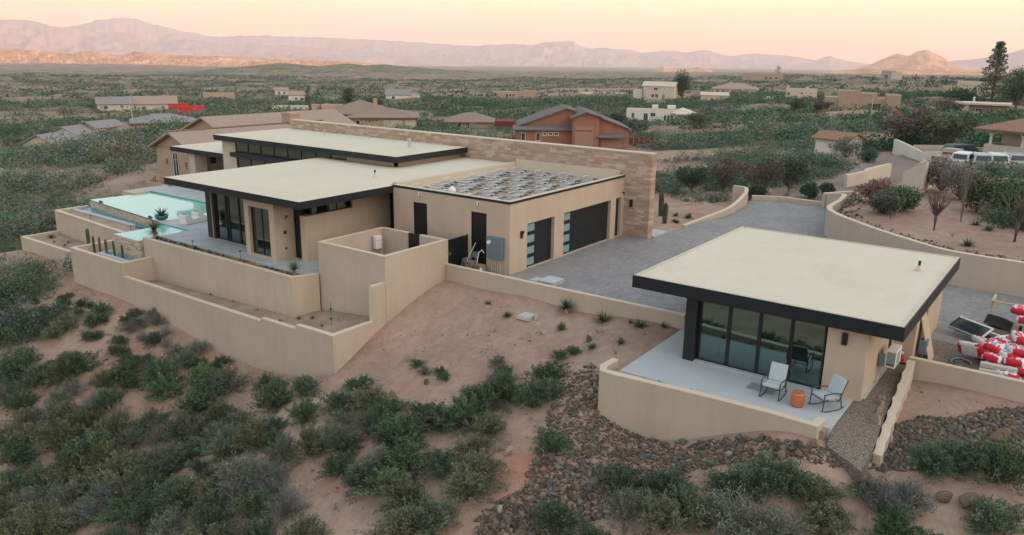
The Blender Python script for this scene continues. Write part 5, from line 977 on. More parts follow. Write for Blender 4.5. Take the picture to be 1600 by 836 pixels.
# ------------------------------------------------------------------ the other houses, roads, cars
RV=VA-math.pi/2
def gpt(px,py):
    X,Y,Z,D=ground(px,py); return float(X[0]),float(Y[0]),float(Z[0]),float(D[0])
def site(px,py,d=None):
    if d is None: x,y,z,d=gpt(px,py)
    else: p=atd(px,py,d); x,y,z=p[0],p[1],p[2]
    return x,y,z,d,math.hypot(d,HC-z)/F*math.sqrt(1+((px-800)/F)**2)**0
def planar_roof(m_faces):
    """faces as lists of 3D points; uv in metres: along the eave and up the slope"""
    m=MB(); uvs=[]
    for P_ in m_faces:
        v=[Vector(p) for p in P_]; n=(v[1]-v[0]).cross(v[2]-v[1]).normalized(); h=Vector((0,0,1)).cross(n); h=h.normalized() if h.length>1e-4 else Vector((1,0,0)); s=n.cross(h)
        m.add(P_,[tuple(range(len(P_)))]); uvs.append([(q.dot(h),q.dot(s)) for q in v])
    return m,uvs
def slab_roof(name,faces,mat,par,th=.18,trim='wood_old'):
    m,u=planar_roof(faces); o=m.build(name,mat,par,uvs=u); s=o.modifiers.new('thick','SOLIDIFY'); s.thickness=th; s.offset=-1; return o
def hip(par,x0,x1,y0,y1,z,h,mat,ov=.6,name='roof'):
    x0-=ov;x1+=ov;y0-=ov;y1+=ov; w,d=x1-x0,y1-y0; k=min(w,d)/2
    if w>=d: r0,r1=(x0+k,(y0+y1)/2,z+h),(x1-k,(y0+y1)/2,z+h)
    else: r0,r1=((x0+x1)/2,y0+k,z+h),((x0+x1)/2,y1-k,z+h)
    a,b,c,d_=(x0,y0,z),(x1,y0,z),(x1,y1,z),(x0,y1,z)
    F_=[[a,b,r1,r0],[b,c,r1],[c,d_,r0,r1],[d_,a,r0]] if w>=d else [[a,b,r0],[b,c,r1,r0],[c,d_,r1],[d_,a,r0,r1]]
    o=slab_roof(name,F_,mat,par); m=MB(); m.box(x0+.1,x1-.1,y0+.1,y1-.1,z-.22,z-.19); m.build('soffit','wood_old',par); return o
def gable(par,x0,x1,y0,y1,z,h,mat,axis='x',ov=.5,wallmat=None,name='roof'):
    if axis=='x':
        ym=(y0+y1)/2; F_=[[(x0-ov,y0-ov,z-.1),(x1+ov,y0-ov,z-.1),(x1+ov,ym,z+h),(x0-ov,ym,z+h)],[(x1+ov,y1+ov,z-.1),(x0-ov,y1+ov,z-.1),(x0-ov,ym,z+h),(x1+ov,ym,z+h)]]
        tri=[[(x0,y0,z-.12),(x0,y1,z-.12),(x0,ym,z+h-.22)],[(x1,y0,z-.12),(x1,y1,z-.12),(x1,ym,z+h-.22)]]
    else:
        xm=(x0+x1)/2; F_=[[(x0-ov,y1+ov,z-.1),(x0-ov,y0-ov,z-.1),(xm,y0-ov,z+h),(xm,y1+ov,z+h)],[(x1+ov,y0-ov,z-.1),(x1+ov,y1+ov,z-.1),(xm,y1+ov,z+h),(xm,y0-ov,z+h)]]
        tri=[[(x0,y0,z-.12),(x1,y0,z-.12),(xm,y0,z+h-.22)],[(x0,y1,z-.12),(x1,y1,z-.12),(xm,y1,z+h-.22)]]
    o=slab_roof(name,F_,mat,par)
    if wallmat:
        for t in tri: m=MB(); m.add(t,[(0,1,2)]); m.build('gable_wall',wallmat,par)
    return o
def walls(par,x0,x1,y0,y1,h,mat,z0=-2.,name='wall'):
    m=MB(); m.box(x0,x1,y0,y1,z0,h); return m.build(name,mat,par)
def openings(par,lst,y=0.,kind='window',glass='far_glass',frame='white_paint',fr=.07):
    for (x0,x1,z0,z1) in lst:
        m=MB(); m.box(x0,x1,y-.03,y+.02,z0,z1); w_=m.build(kind,glass,par)
        if fr: 
            m=MB(); m.box(x0-fr,x1+fr,y-.06,y+.0,z1,z1+fr); m.box(x0-fr,x1+fr,y-.06,y,z0-fr,z0); m.box(x0-fr,x0,y-.06,y,z0,z1); m.box(x1,x1+fr,y-.06,y,z0,z1)
            if x1-x0>.9 and kind=='window': m.box((x0+x1)/2-.03,(x0+x1)/2+.03,y-.05,y,z0,z1)
            m.build(kind+'_frame',frame,w_)
def parapet(par,x0,x1,y0,y1,h,wall,roof='roof_tan',z0=-2.,t=.3,up=.5,name='wall'):
    m=MB(); m.box(x0,x1,y0,y1,z0,h-up); m.box(x0,x1,y0,y0+t,h-up,h); m.box(x0,x1,y1-t,y1,h-up,h); m.box(x0,x0+t,y0+t,y1-t,h-up,h); m.box(x1-t,x1,y0+t,y1-t,h-up,h); o=m.build(name,wall,par)
    m=MB(); m.box(x0+t,x1-t,y0+t,y1-t,h-up+.003,h-up+.03); m.build('roof',roof,par); return o
def root(name,px,py,label,cat='house',yaw=0,d=None,group=None,dz=0):
    x,y,z,d_,s=site(px,py,d); e=empty(name,(x,y,z+dz),label,cat,group,rot=RV-math.atan((px-800)/F)+yaw); return e,d_/F*math.sqrt(1+((px-800)/F)**2)*1.0,z
# 1 neighbour with the brown tiled roof behind the main house
def neighbour():
    x,y=12.2,46.6; z=-2.75; e=empty('neighbour_house',(x,y,z),'beige neighbour house with brown tiled gable roof right behind the main house','house',rot=math.radians(-3))
    walls(e,0,17.5,0,7.4,3.9,'stucco_neighbour'); gable(e,0,20,0,7.4,3.95,1.6,'tile_tan','x',.6,'stucco_neighbour')
    m=MB()
    for i in range(60): m.tube([(-.6+i*.31,3.7,5.59),(-.34+i*.31,3.7,5.59)],.11,6)
    m.build('ridge_tiles','tile_tan',e)
    walls(e,8.5,26,8.4,17,4.0,'stucco_neighbour',name='rear_wall'); gable(e,8.5,26,7.4,17.6,4.0,2.0,'tile_tan','x',.6,'stucco_neighbour')
    m=MB(); m.box(13.3,14.5,3.2,4.8,4.2,6.7); c=m.build('chimney','stucco_neighbour',e); m=MB(); m.box(13.2,14.6,3.1,4.9,6.45,6.62); m.build('chimney_cap','stucco_neighbour',c)
    # windows on the gable end (faces -x)
    for y0,y1,z0,z1 in ((3.2,4.1,.5,2.75),(3.2,4.1,2.85,3.35)):
        m=MB(); m.box(-.05,.02,y0,y1,z0,z1); w_=m.build('window','far_glass',e); m=MB(); m.box(-.07,-.04,y0-.06,y0,z0,z1); m.box(-.07,-.04,y1,y1+.06,z0,z1); m.box(-.07,-.04,(y0+y1)/2-.03,(y0+y1)/2+.03,z0,z1); m.build('window_frame','white_paint',w_)
    for y0 in(1.7,5.4): m=MB(); m.box(-.16,0,y0-.12,y0+.12,2.2,2.75); m.build('wall_lantern','wood_old',e)
    # low wall and railing in front of the gable
    f=empty('patio_wall',(9.4,46.6,-2.6),'curved beige patio wall with railing below the tiled neighbour house','wall'); m=MB(); pts=[(2.4,7,0),(.2,4.5,0),(0,.5,0),(1.2,-2.4,0),(4.5,-3.6,0)]
    vs=[];
    for p in pts: vs+=[(p[0],p[1],-1.5),(p[0],p[1],.75),(p[0]+.25,p[1]+.1,.75),(p[0]+.25,p[1]+.1,-1.5)]
    fs=[]
    for i in range(4):
        for a,b in((0,1),(1,2),(2,3)): fs.append((i*4+a,i*4+4+a,i*4+4+b,i*4+b))
    m.add(vs,fs+[(0,1,2,3),(16,17,18,19)]); m.build('wall_body','stucco_neighbour',f,fix=True)
    m=MB()
    for i in range(4):
        a,b=Vector(pts[i]),Vector(pts[i+1]); n=int((b-a).length/.35)
        for k in range(n): q=a+(b-a)*k/n; m.tube([(q.x+.1,q.y,.75),(q.x+.1,q.y,1.6)],.02,4)
        m.tube([(a.x+.1,a.y,1.6),(b.x+.1,b.y,1.6)],.03,5)
    m.build('railing','wood_ply',f)
neighbour()
# 2 terracotta house with RV garage
plain('terracotta_door',(.35,.20,.145),.7); 
def terracotta():
    e,s,z=root('terracotta_house',806,229,'terracotta red house with grey tiled gables and two garage doors',yaw=.02); 
    k=s
    def X(px): return (px-806)*k
    W1=X(892); m=MB(); m.prism([(0,0),(W1,0),(W1,14),(0,14)],-2,28*k); m.build('wall','stucco_red',e)
    def block(x0,x1,y0,y1,prof,nm='gable_wall'):
        m=MB(); n=len(prof); vs=[(p[0],y0,p[1]) for p in prof]+[(p[0],y1,p[1]) for p in prof]; m.add(vs,[tuple(range(n)),tuple(range(n,2*n))[::-1]]+[(i,(i+1)%n,n+(i+1)%n,n+i) for i in range(n)]); m.build(nm,'stucco_red',e,fix=True)
        tops=[(prof[i],prof[i+1]) for i in range(1,n-1)]
        for a,b in tops:
            if abs(a[0]-b[0])<.3: continue
            a,b=(a,b) if a[0]<b[0] else (b,a)
            f=[(a[0]-.5*(a[1]<b[1]),y0-.6,a[1]+.12-.0),(b[0]+.5*(b[1]<a[1]),y0-.6,b[1]+.12),(b[0]+.5*(b[1]<a[1]),y1+.5,b[1]+.12),(a[0]-.5*(a[1]<b[1]),y1+.5,a[1]+.12)]
            slab_roof('roof',[f],'tile_dark',e,.2)
    h=k*1.0
    block(0,0,2.2,13,[(X(812),0),(X(812),30*k),(X(885),58*k),(X(896),54*k),(X(896),0)])
    slab_roof('skirt_roof',[[(-.6,-.7,27*k),(W1,-.7,27*k),(W1,2.4,31.5*k),(-.6,2.4,31.5*k)]],'tile_dark',e)
    block(0,0,-2.5,12,[(X(892),0),(X(892),45*k),(X(911),55*k),(X(932),48*k),(X(932),0)])
    block(0,0,-1.2,13,[(X(930),0),(X(930),48.5*k),(X(979),29*k),(X(979),0)])
    m=MB(); m.box(X(895.5),X(923),-2.62,-2.5,0,34*k); d=m.build('garage_door','terracotta_door',e,); m=MB()
    for i in range(6): m.box(X(897+i*4.3),X(899.6+i*4.3),-2.66,-2.62,26.5*k,28.5*k)
    m.build('door_windows','far_glass',d); m=MB(); 
    for i in range(1,6): m.box(X(895.5),X(923),-2.64,-2.62,i*5.6*k-.03,i*5.6*k+.03)
    m.build('door_joints','wood_old',d)
    m=MB(); m.box(X(929.5)+.8,X(969),-1.32,-1.2,0,18*k); m.build('garage_door','terracotta_door',e)
    slab_roof('awning',[[(X(929),-3.0,18.5*k),(X(972),-3.,18.5*k),(X(972),-1.2,23*k),(X(929),-1.2,23*k)]],'tile_dark',e)
    openings(e,[(X(814.5),X(820),10*k,21*k),(X(837.5),X(843),10*k,21*k)]); openings(e,[(X(848),X(853),18.5*k,21.5*k),(X(857),X(862),18.5*k,21.5*k),(X(866),X(871),18.5*k,21.5*k)],fr=.12)
    g,s2,_=root('pergola',788,222,'dark red flat topped shelter at the left end of the terracotta house','pergola'); m=MB(); m.box(-16*k,15*k,0,5,3.0,4.0); m.build('canopy','fence_red' if 'fence_red' in MT else 'stucco_red',g)
    for x in (-15*k,-1*k,13*k):
        for y in(.2,4.6): m=MB(); m.box(x-.12,x+.12,y-.12,y+.12,-1,3.0); m.build('post','wood_old',g)
plain('fence_red',(.17,.035,.03),.8,var=.25,scale=2); terracotta()
def fence(px0,py0,px1,py1,label,h=1.3,n=16,mat='fence_red'):
    a,b=gpt(px0,py0),gpt(px1,py1); e=empty('fence',a[:3],label,'fence'); d=Vector(b[:3])-Vector(a[:3]); m=MB(); L=d.length
    for i in range(n*3): t0,t1=i/(n*3),(i+.93)/(n*3); p,q=d*t0,d*t1; m.add([(p.x,p.y,p.z-.3),(q.x,q.y,q.z-.3),(q.x,q.y,q.z+h),(p.x,p.y,p.z+h)],[(0,1,2,3)])
    o=m.build('boards',mat,e); s=o.modifiers.new('t','SOLIDIFY'); s.thickness=.04
    for i in range(7):
        p=d*(i/6); m=MB(); m.box(p.x-.07,p.x+.07,p.y-.07,p.y+.07,p.z-.4,p.z+h+.08); m.build('post','wood_old',e)
fence(772,225,893,231,'dark red board fence in front of the terracotta house'); fence(981,225,1031,225,'dark red board fence right of the terracotta garage'); fence(980,196,1010,205,'dark red fence running uphill behind the terracotta garage',1.6)
# 3 brown hip roofed house
def hiphouse():
    e,s,z=root('hip_roof_house',545,200,'tan house with brown hipped roofs and two garage doors beyond the stone wall',yaw=-.05); X=lambda p:(p-545)*s
    walls(e,0,X(645),0,13,15*s,'stucco_neighbour'); hip(e,0,X(645),0,13,15.5*s,12*s,'tile_brown',.9)
    walls(e,X(518),X(585),3.5,17,18*s,'stucco_neighbour',name='left_wall'); hip(e,X(518),X(603),3.5,19,19*s,17*s,'tile_brown',.9)
    m=MB(); m.box(X(581),X(587),7,8.5,24*s,40*s); m.build('chimney','stucco_neighbour',e)
    for a,b in((596,624),(628.5,643)): m=MB(); m.box(X(a),X(b),-.1,.03,0,11.5*s); m.build('garage_door','stucco_pale',e)
    openings(e,[(X(556),X(561),1*s,11*s),(X(547),X(551),2*s,10*s)]); openings(e,[(X(570+i*5),X(571.6+i*5),10*s,11.6*s) for i in range(4)],fr=0)
    openings(e,[(X(529),X(536),1*s,14*s),(X(540),X(543),4*s,11*s)],y=3.5)
hiphouse()
def smallhip(px0,px1,py,label,wall='stucco_neighbour',roof='tile_brown',hw=11,hr=12,name='hip_roof_house',yaw=0,dep=.75,wins=()):
    e,s,z=root(name,px0,py,label,yaw=yaw); W=(px1-px0)*s; walls(e,0,W,0,W*dep,hw*s,wall); hip(e,0,W,0,W*dep,hw*s+.1,hr*s,roof,.8); openings(e,[((a-px0)*s,(b-px0)*s,c*s,d_*s) for a,b,c,d_ in wins]); return e,s
smallhip(699,772,200,'small tan house with a pyramid brown roof by the stone wall',hw=9,hr=12,dep=.8,wins=((715,720,2,8),(727,733,0,8)))
e,s=smallhip(1114,1176,147.5,'cream house with pale hipped roof and white porch columns on the hill','stucco_pale','tile_tan',8,8,wins=((1118,1122,1,6),(1126,1129,1,6),(1140,1146,1,6)))
for i in range(5): m=MB(); m.box((1136+9*i-1114)*s,(1137.6+9*i-1114)*s,-1.6,-1.2,-1,8*s); m.build('porch_column','white_paint',e)
smallhip(209,281,196.5,'low grey-green hipped roof house below the red buildings','stucco_pale','tile_grey',3,9,wins=())
def gab(px0,px1,py,label,wall,roof,hw,hr,axis='x',yaw=0,dep=.6,name='gable_roof_house',wins=(),cat='house',d=None):
    e,s,z=root(name,px0,py,label,cat,yaw=yaw,d=d); W=(px1-px0)*s; walls(e,0,W,0,W*dep,hw*s,wall); gable(e,0,W,0,W*dep,hw*s,hr*s,roof,axis,.5,wall); openings(e,[((a-px0)*s,(b-px0)*s,c*s,d_*s) for a,b,c,d_ in wins]); return e,s
gab(88,138,234,'nearest of the grey roofed row houses stepping down the left hillside','stucco_pale','tile_grey',6,11,'x',yaw=.85,dep=.9)
gab(121,165,217,'middle grey roofed row house with a low end wall on the left hillside','stucco_pale','tile_grey',5,9,'x',yaw=.8,dep=.9)
gab(152,192,206,'farthest grey roofed row house of the stepped group','stucco_pale','tile_grey',5,7,'x',yaw=.7,dep=.8)
gab(153,192,172,'grey gabled house above the stepped row, beside the tan one','stucco_pale','tile_grey',7,8,'x',wins=((160,164,1,5),(178,181,2,5)))
gab(202,258,173,'long tan roofed house left of the red buildings','stucco_pale','tile_tan',8,9,'x',wins=((217,221,0,5),(208,210,2,5),(240,243,2,5)))
gab(1272,1318,240,'small cream shed with red-brown tiled gable roof','stucco_white','tile_red',23,8,'x',yaw=-.55,dep=.8,name='shed',cat='shed')
gab(603,640,154.5,'grey roofed white house far beyond the hipped house','stucco_white','tile_grey',6,8,'x',wins=((612,616,0,4),))
gab(640,656,152.5,'little white gabled outbuilding beside the far grey roofed house','stucco_white','tile_grey',5,4,'y')
gab(430,448,148,'whitish far house with a pink gable, leftmost of the far pair','stucco_white','tile_tan',6,4,'x',wins=((434,437,1,4),(441,444,1,4)))
gab(451,474,157,'pale blue-white two tier far house beside the dark cypress','stucco_white','tile_tan',8,5,'x',wins=((460,463,1,4),(467,471,1,4)))
gab(1095,1133,158,'long low cream garage building below the columned house','stucco_pale','roof_tan',9,4,'x',yaw=.05,dep=.4,wins=((1109,1112,1,5),))
def flatb(px0,px1,py,label,hh,wall='stucco_pueblo',name='flat_roof_house',dep=.6,yaw=0,wins=(),extra=(),doors=(),roof='roof_tan',cat='house'):
    e,s,z=root(name,px0,py,label,cat,yaw=yaw); W=(px1-px0)*s; parapet(e,0,W,0,W*dep,hh*s,wall,roof,up=min(.5,hh*s*.2))
    for (a,b,h2,y0) in extra: parapet(e,(a-px0)*s,(b-px0)*s,y0*s,W*dep*.8+y0*s,h2*s,wall,roof,up=min(.4,h2*s*.15),name='upper_wall')
    openings(e,[((a-px0)*s,(b-px0)*s,c*s,d_*s) for a,b,c,d_ in wins],fr=.06); openings(e,[((a-px0)*s,(b-px0)*s,c*s,d_*s) for a,b,c,d_ in doors],kind='door',fr=0); return e,s
flatb(1286,1376,174,'large pinkish pueblo style house with rounded parapets among green scrub',19,extra=((1303,1329,28,-2),(1329,1350,25,4),(1361,1378,24,-4)),wins=((1289,1292,8,13),(1295,1299,8,13),(1311,1314,7,10)),doors=((1341,1355,3,12),))
flatb(1227,1267,154.5,'smaller cream pueblo house left of the pinkish one',14,'stucco_pale',wins=((1229,1232,5,9),(1246,1249,7,9)),extra=((1228,1231,17,2),(1252,1256,16,3)))
def whitehouse():
    e,s=flatb(978,1068,191,'long white flat roofed house with grey shaded bays in the green scrub',20,'stucco_white',dep=.28,yaw=-.06,wins=((986,990,7,14),(1004,1010,3,14),(1014,1021,10,15),(1034,1037,4,12),(1039,1042,4,12),(1044,1047,4,12)),doors=(),roof='roof_cream')
    m=MB(); X=lambda p:(p-978)*s
    parapet(e,X(1060),X(1090),1,9,13*s,'stucco_white',name='side_wall'); m=MB(); m.box(X(1050),X(1082),-3.5,5,14.5*s,16*s); m.build('porch_roof','roof_cream',e)
    for x in(1052,1066,1080): m=MB(); m.box(X(x),X(x+1.4),-3.4,-3.,-1,14.5*s); m.build('porch_column','stucco_white',e)
    openings(e,[(X(1063),X(1068),3*s,11*s),(X(1070),X(1074),3*s,11*s)],y=.98)
    for a,b in((1015,1024),(1038,1050)): m=MB(); m.box(X(a),X(b),4,8,20*s,25*s); m.build('chimney','stucco_white',e)
    hip(e,X(1046),X(1076),-1,8,16*s,7*s,'roof_cream',.3)
whitehouse()
def twostorey():
    e,s=gab(1003,1051,155,'pale two storey house with tan roof beside the big round tree','stucco_pale','roof_tan',20,6,'x',yaw=-.25,dep=.5,wins=((1017,1021,3,8),(1023,1027,3,8),(1020,1026,14,17)))
    parapet(e,-16*s,0,3,9,13*s,'stucco_white',name='side_wall'); m=MB(); m.box(30*s,34*s,-.1,.02,0,8*s); m.build('door','wood_old',e)
twostorey()
flatb(1160,1214,125.5,'pink flat roofed house on the ridge with a row of small dark windows',10,'stucco_pueblo',dep=.4,wins=((1190,1193,2,5),(1196,1199,2,5),(1203,1207,3,5)))
flatb(770,836,151.5,'far beige flat roofed house with three dark windows',8,'stucco_pueblo',dep=.4,wins=((773,776,2,5),(790,793,1,5),(795,798,1,5),(800,803,1,5)),extra=((818,836,10,1),))
flatb(905,980,148.5,'long low pale building far behind the terracotta house',4,'stucco_white',dep=.25)
flatb(488,532,186,'windowless brown flat roofed building between dark trees',20,'stucco_red' if False else 'stucco_neighbour',dep=.5,doors=((490,494,0,8),))
flatb(426,476,176,'low pale walled building below the dark cypress',9,'stucco_pale',dep=.3,roof='roof_tan',wins=((430,433,2,5),))
flatb(318,358,158.5,'orange lit flat house with a row of dark arches at the left',11,'stucco_neighbour',dep=.35,wins=((325,329,1,6),(331,335,1,6),(337,341,1,6),(343,347,1,6)))
flatb(279,311,183.5,'bright red flat roofed building, larger of the two',12,'red_paint' if 'red_paint' in MT else plain('red_paint',(.50,.03,.028),.75).name,dep=.5) if False else None
plain('red_paint',(.52,.035,.03),.75); flatb(279,311,183.5,'bright red flat roofed building, larger of the two red ones',14,'red_paint',dep=.5,roof='roof_tan',wins=((284,286,3,6),)); flatb(264,288,177.5,'bright red building behind, smaller of the two red ones',12,'red_paint',dep=.5,roof='roof_tan',wins=((268,270,3,5),))
flatb(1376,1392,124.5,'dark grey cube house on the ridge line',11,'grey_metal',dep=.6,wins=((1380,1384,3,6),)); flatb(1392,1404,124.5,'grey annex beside the dark cube house',9,'stucco_pale',dep=.5)
flatb(1492,1538,157,'pale block house behind the dark round tree',22,'stucco_pale',dep=.5,wins=((1500,1503,10,14),)); 
def lowroof():
    e,s,z=root('ranch_house',1492,181,'dark walled low house with thin flat roof by the tall pine','house'); X=lambda p:(p-1492)*s
    walls(e,X(1505),X(1545),2,10,13*s,'wood_old'); m=MB(); m.box(X(1486),X(1548),0,11,13.5*s,15.5*s); m.build('roof','roof_tan',e); m=MB(); m.lathe([(.25,14*s),(.25,22*s),(0,22*s)],(X(1509),4,0),8); m.build('chimney','white_paint',e)
    openings(e,[(X(1512),X(1518),4*s,9*s),(X(1524),X(1530),4*s,9*s)],y=2)
lowroof()
def villa():
    e,s,z=root('villa',1537,262,'two storey cream villa with brown tiled roof and arched balcony at the photo edge','house',yaw=-.42,d=107,dz=-1.); X=lambda p:(p-1537)*s
    w=22; H1=3.3; B=5.2
    m=MB(); m.box(0,w,3.2,11,-3,5.4); m.build('wall','stucco_pale',e)
    m=MB(); m.box(-.3,w,-.2,3.2,2.4,2.7); m.box(-.3,w,-.25,.0,2.7,3.75); m.box(-.3,0,0,3.2,2.7,3.75); m.build('balcony','stucco_pale',e)
    for i in range(6):
        x=i*3.4; m=MB(); m.box(x,x+.45,0,.45,-2.5,2.5); c=m.build('column','stucco_pale',e)
        m=MB(); m.lathe([(.22,3.7),(.16,3.9),(.15,4.6),(.26,4.8),(.26,5.0)],(x+.25,.05,0),12); m.build('balcony_column','white_paint',e)
        m=MB(); n=10; vs=[]
        for k in range(n+1):
            t=math.pi*k/n; vs+=[(x+.25+1.7-1.55*math.cos(t),-.1,4.8+.5*math.sin(t)),(x+.25+1.7-1.7*math.cos(t),-.1,5.45)]
        m.add(vs,[(2*k,2*k+2,2*k+3,2*k+1) for k in range(n)]); o=m.build('arch','stucco_pale',e); q=o.modifiers.new('t','SOLIDIFY'); q.thickness=.3
    m=MB(); m.box(.5,w,3.1,3.25,-.3,2.2); m.build('garage_opening','far_glass',e); openings(e,[(3.5,5.5,2.9,5.),(8,10,2.9,5.),(12,14,2.9,5.)],y=3.18)
    hip(e,-.8,w,-.6,11,5.5,2.2,'tile_red',.6); hip(e,5,w,2,14,6.7,2.5,'tile_red',.6); walls(e,5.5,w-.5,3.5,13,6.75,'stucco_pale',5.2,'upper_wall')
villa()
# ------------------------------------------------------------------ roads and road walls
def strip(name,pts,widths,mat,lift=.06):
    """a road draped on the ground along points in the photo"""
    P_=[]; 
    for px,py in pts: x,y,z,_=gpt(px,py); P_.append(Vector((x,y,0)))
    dense=[];wd=[]
    for i in range(len(P_)-1):
        for k in range(10):
            t=k/10; q=[P_[max(i-1,0)],P_[i],P_[i+1],P_[min(i+2,len(P_)-1)]]; dense.append(.5*((2*q[1])+(-q[0]+q[2])*t+(2*q[0]-5*q[1]+4*q[2]-q[3])*t*t+(-q[0]+3*q[1]-3*q[2]+q[3])*t**3)); wd.append(widths[i]*(1-t)+widths[i+1]*t)
    dense.append(P_[-1]); wd.append(widths[-1]); V=[]; nc=7
    for i,p in enumerate(dense):
        d=(dense[min(i+1,len(dense)-1)]-dense[max(i-1,0)]).normalized(); n=Vector((-d.y,d.x,0))
        for j in range(nc): q=p+n*wd[i]*(j/(nc-1)-.5); V.append((q.x,q.y))
    V=np.array(V); Z=zt(V[:,0],V[:,1]); Z=Z.reshape(-1,nc); 
    for _ in range(3): Z[1:-1]=(Z[:-2]+Z[1:-1]*2+Z[2:])/4
    Z=np.maximum(Z,Z.mean(1,keepdims=True))+lift
    return np_mesh(name,np.column_stack([V,Z.ravel()]),grid_faces(len(dense),nc),mat,kind='structure')
def roadm():
    n=N('road'); a=n.noise(.5,5,.6); b=n.noise(9,4); n.bump(b,.2,.02); MT['road']=n.fin(n.ramp(n.math('ADD',n.math('MULTIPLY',a,.6),n.math('MULTIPLY',b,.4)),[(.3,(.17,.13,.115)),(.6,(.235,.185,.165)),(.8,(.28,.23,.20))]),.9,.2)
roadm()
strip('road',[(1276,322),(1300,309),(1340,294),(1385,277),(1412,264),(1440,256),(1500,252),(1570,258)],[4.5,5,5.5,7,9,12,11,10],'road',.10)
strip('road',[(1345,253),(1385,256),(1425,258)],[4,6,8],'ground',.05)
strip('track',[(1176,160),(1200,155),(1192,148),(1178,146)],[5,4.5,4,4],'roof_tan',.2)
def pixwall(name,label,pts,h,mat='stucco_pale',th=.35):
    P_=[gpt(*p) for p in pts]; poly=[(p[0],p[1],p[2]+hh) for p,hh in zip(P_,h if isinstance(h,(list,tuple)) else [h]*len(P_))]
    return wallthing(name,label,poly,min(p[2] for p in P_)-1.5,th,mat)
pixwall('garden_wall','white garden wall sloping down beside the neighbour road',[(1394,240),(1415,249),(1437,254),(1478,254)],[1.9,1.7,1.2,1.3],'stucco_white'); pixwall('garden_wall','rear cream wall of the small walled garden by the road',[(1425,240),(1482,241),(1540,246)],1.1)
pixwall('garden_wall','cream stepped wall on the far side of the ramp road',[(1322,296),(1354,289),(1355,288),(1372,283),(1391,278)],[1.2,1.2,1.3,1.3,1.3]); pixwall('retaining_wall','pale patched retaining wall on the near side of the ramp road',[(1408,294),(1428,300),(1440,305),(1456,291)],[1.2,2.0,2.4,1.6])
# ------------------------------------------------------------------ cars by the villa
plain('car_white',(.68,.70,.72),.25,.6,var=.02); plain('car_silver',(.42,.45,.47),.25,.6,.3,var=.02); plain('car_gold',(.40,.31,.22),.3,.6,.2,var=.02); plain('car_dark',(.06,.09,.12),.25,.6,var=.02); plain('car_red',(.4,.03,.03),.4)
def car(px,py,rz,body,label,kind='suv'):
    x,y,z,_=gpt(px,py); e=empty('parked_car',(x,y,z+.12),label,'car','cars parked at the villa',rot=RV+rz)
    pf=[(-2.3,.35),(-2.35,.95),(-2.2,1.05),(-2.0,1.72),(-.1,1.78),(.65,1.70),(1.25,1.10),(2.2,.98),(2.35,.7),(2.35,.35)] if kind=='suv' else [(-2.7,.4),(-2.7,1.05),(-.9,1.08),(-.8,1.75),(.6,1.75),(1.2,1.12),(2.5,1.0),(2.6,.4)]
    n=len(pf); m=MB(); vs=[]
    for yy,sc_ in((-.92,.0),(-.80,1),(.80,1),(.92,0)):
        for p in pf: vs.append((p[0],yy if p[1]<1.15 else yy*.86,p[1]))
    f=[tuple(range(n)),tuple(range(3*n,4*n))[::-1]]
    for j in range(3):
        for i in range(n): f.append((j*n+i,j*n+(i+1)%n,(j+1)*n+(i+1)%n,(j+1)*n+i))
    m.add(vs,f); m.build('body',body,e,fix=True,bevel=.05)
    gl=[(-1.9,-.9),(-.8,.1),(.2,.75)] if kind=='suv' else [(-.7,-.05),(.05,.65)]
    for s_ in(-1,1):
        for a,b in gl: m=MB(); m.add([(a,s_*.945,1.15),(b,s_*.945,1.15),(b-.08,s_*.82,1.6),(a+.04,s_*.82,1.6)],[(0,1,2,3)]); o=m.build('side_window','far_glass',e); q=o.modifiers.new('t','SOLIDIFY'); q.thickness=.02
    m=MB(); m.add([(1.27,-.72,1.12),(1.27,.72,1.12),(.70,.66,1.66),(.70,-.66,1.66)],[(0,1,2,3)]); o=m.build('windscreen','far_glass',e); q=o.modifiers.new('t','SOLIDIFY'); q.thickness=.03
    xr=-2.24 if kind=='suv' else -.9; m=MB(); m.add([(xr,-.7,1.15),(xr,.7,1.15),(xr+.16,.64,1.6),(xr+.16,-.64,1.6)],[(0,1,2,3)]); o=m.build('rear_window','far_glass',e); q=o.modifiers.new('t','SOLIDIFY'); q.thickness=.03
    for sx in(-1.45,1.5):
        for s_ in(-1,1):
            m=MB(); m.tube([(sx,s_*.70,.36),(sx,s_*.95,.36)],.36,16); w_=m.build('wheel','rubber',e); m=MB(); m.tube([(sx,s_*.94,.36),(sx,s_*.965,.36)],.2,12); m.build('rim','galv',w_)
    for s_ in(-1,1): m=MB(); m.box(-2.38,-2.33,s_*.75-.12,s_*.75+.12,.75,1.0) if kind=='suv' else m.box(-2.73,-2.68,s_*.75-.1,s_*.75+.1,.7,1.); m.build('tail_light','car_red',e)
    for s_ in(-1,1): m=MB(); m.box(2.3,2.38,s_*.7-.15,s_*.7+.15,.68,.85); m.build('headlight','bag_white',e)
    return e
car(1486,258,.6,'car_gold','gold pickup truck parked nearest the garden wall','pickup'); car(1508,264,.75,'car_white','white off-roader first in the car row, next to the gold pickup'); car(1530,266,1.15,'car_silver','silver estate car in the middle of the villa car row'); car(1553,266,1.2,'car_white','white car between the two silver ones in the villa car row'); car(1578,265,1.3,'car_silver','pale silver car last in the row at the photo edge'); car(1504,250,.1,'car_dark','dark car in the back row behind the gold pickup')
car(1397,181,.1,'car_red','small red car parked below the pinkish pueblo house')
car(1527,184,.2,'car_white','white car parked by the low ranch house near the pine')
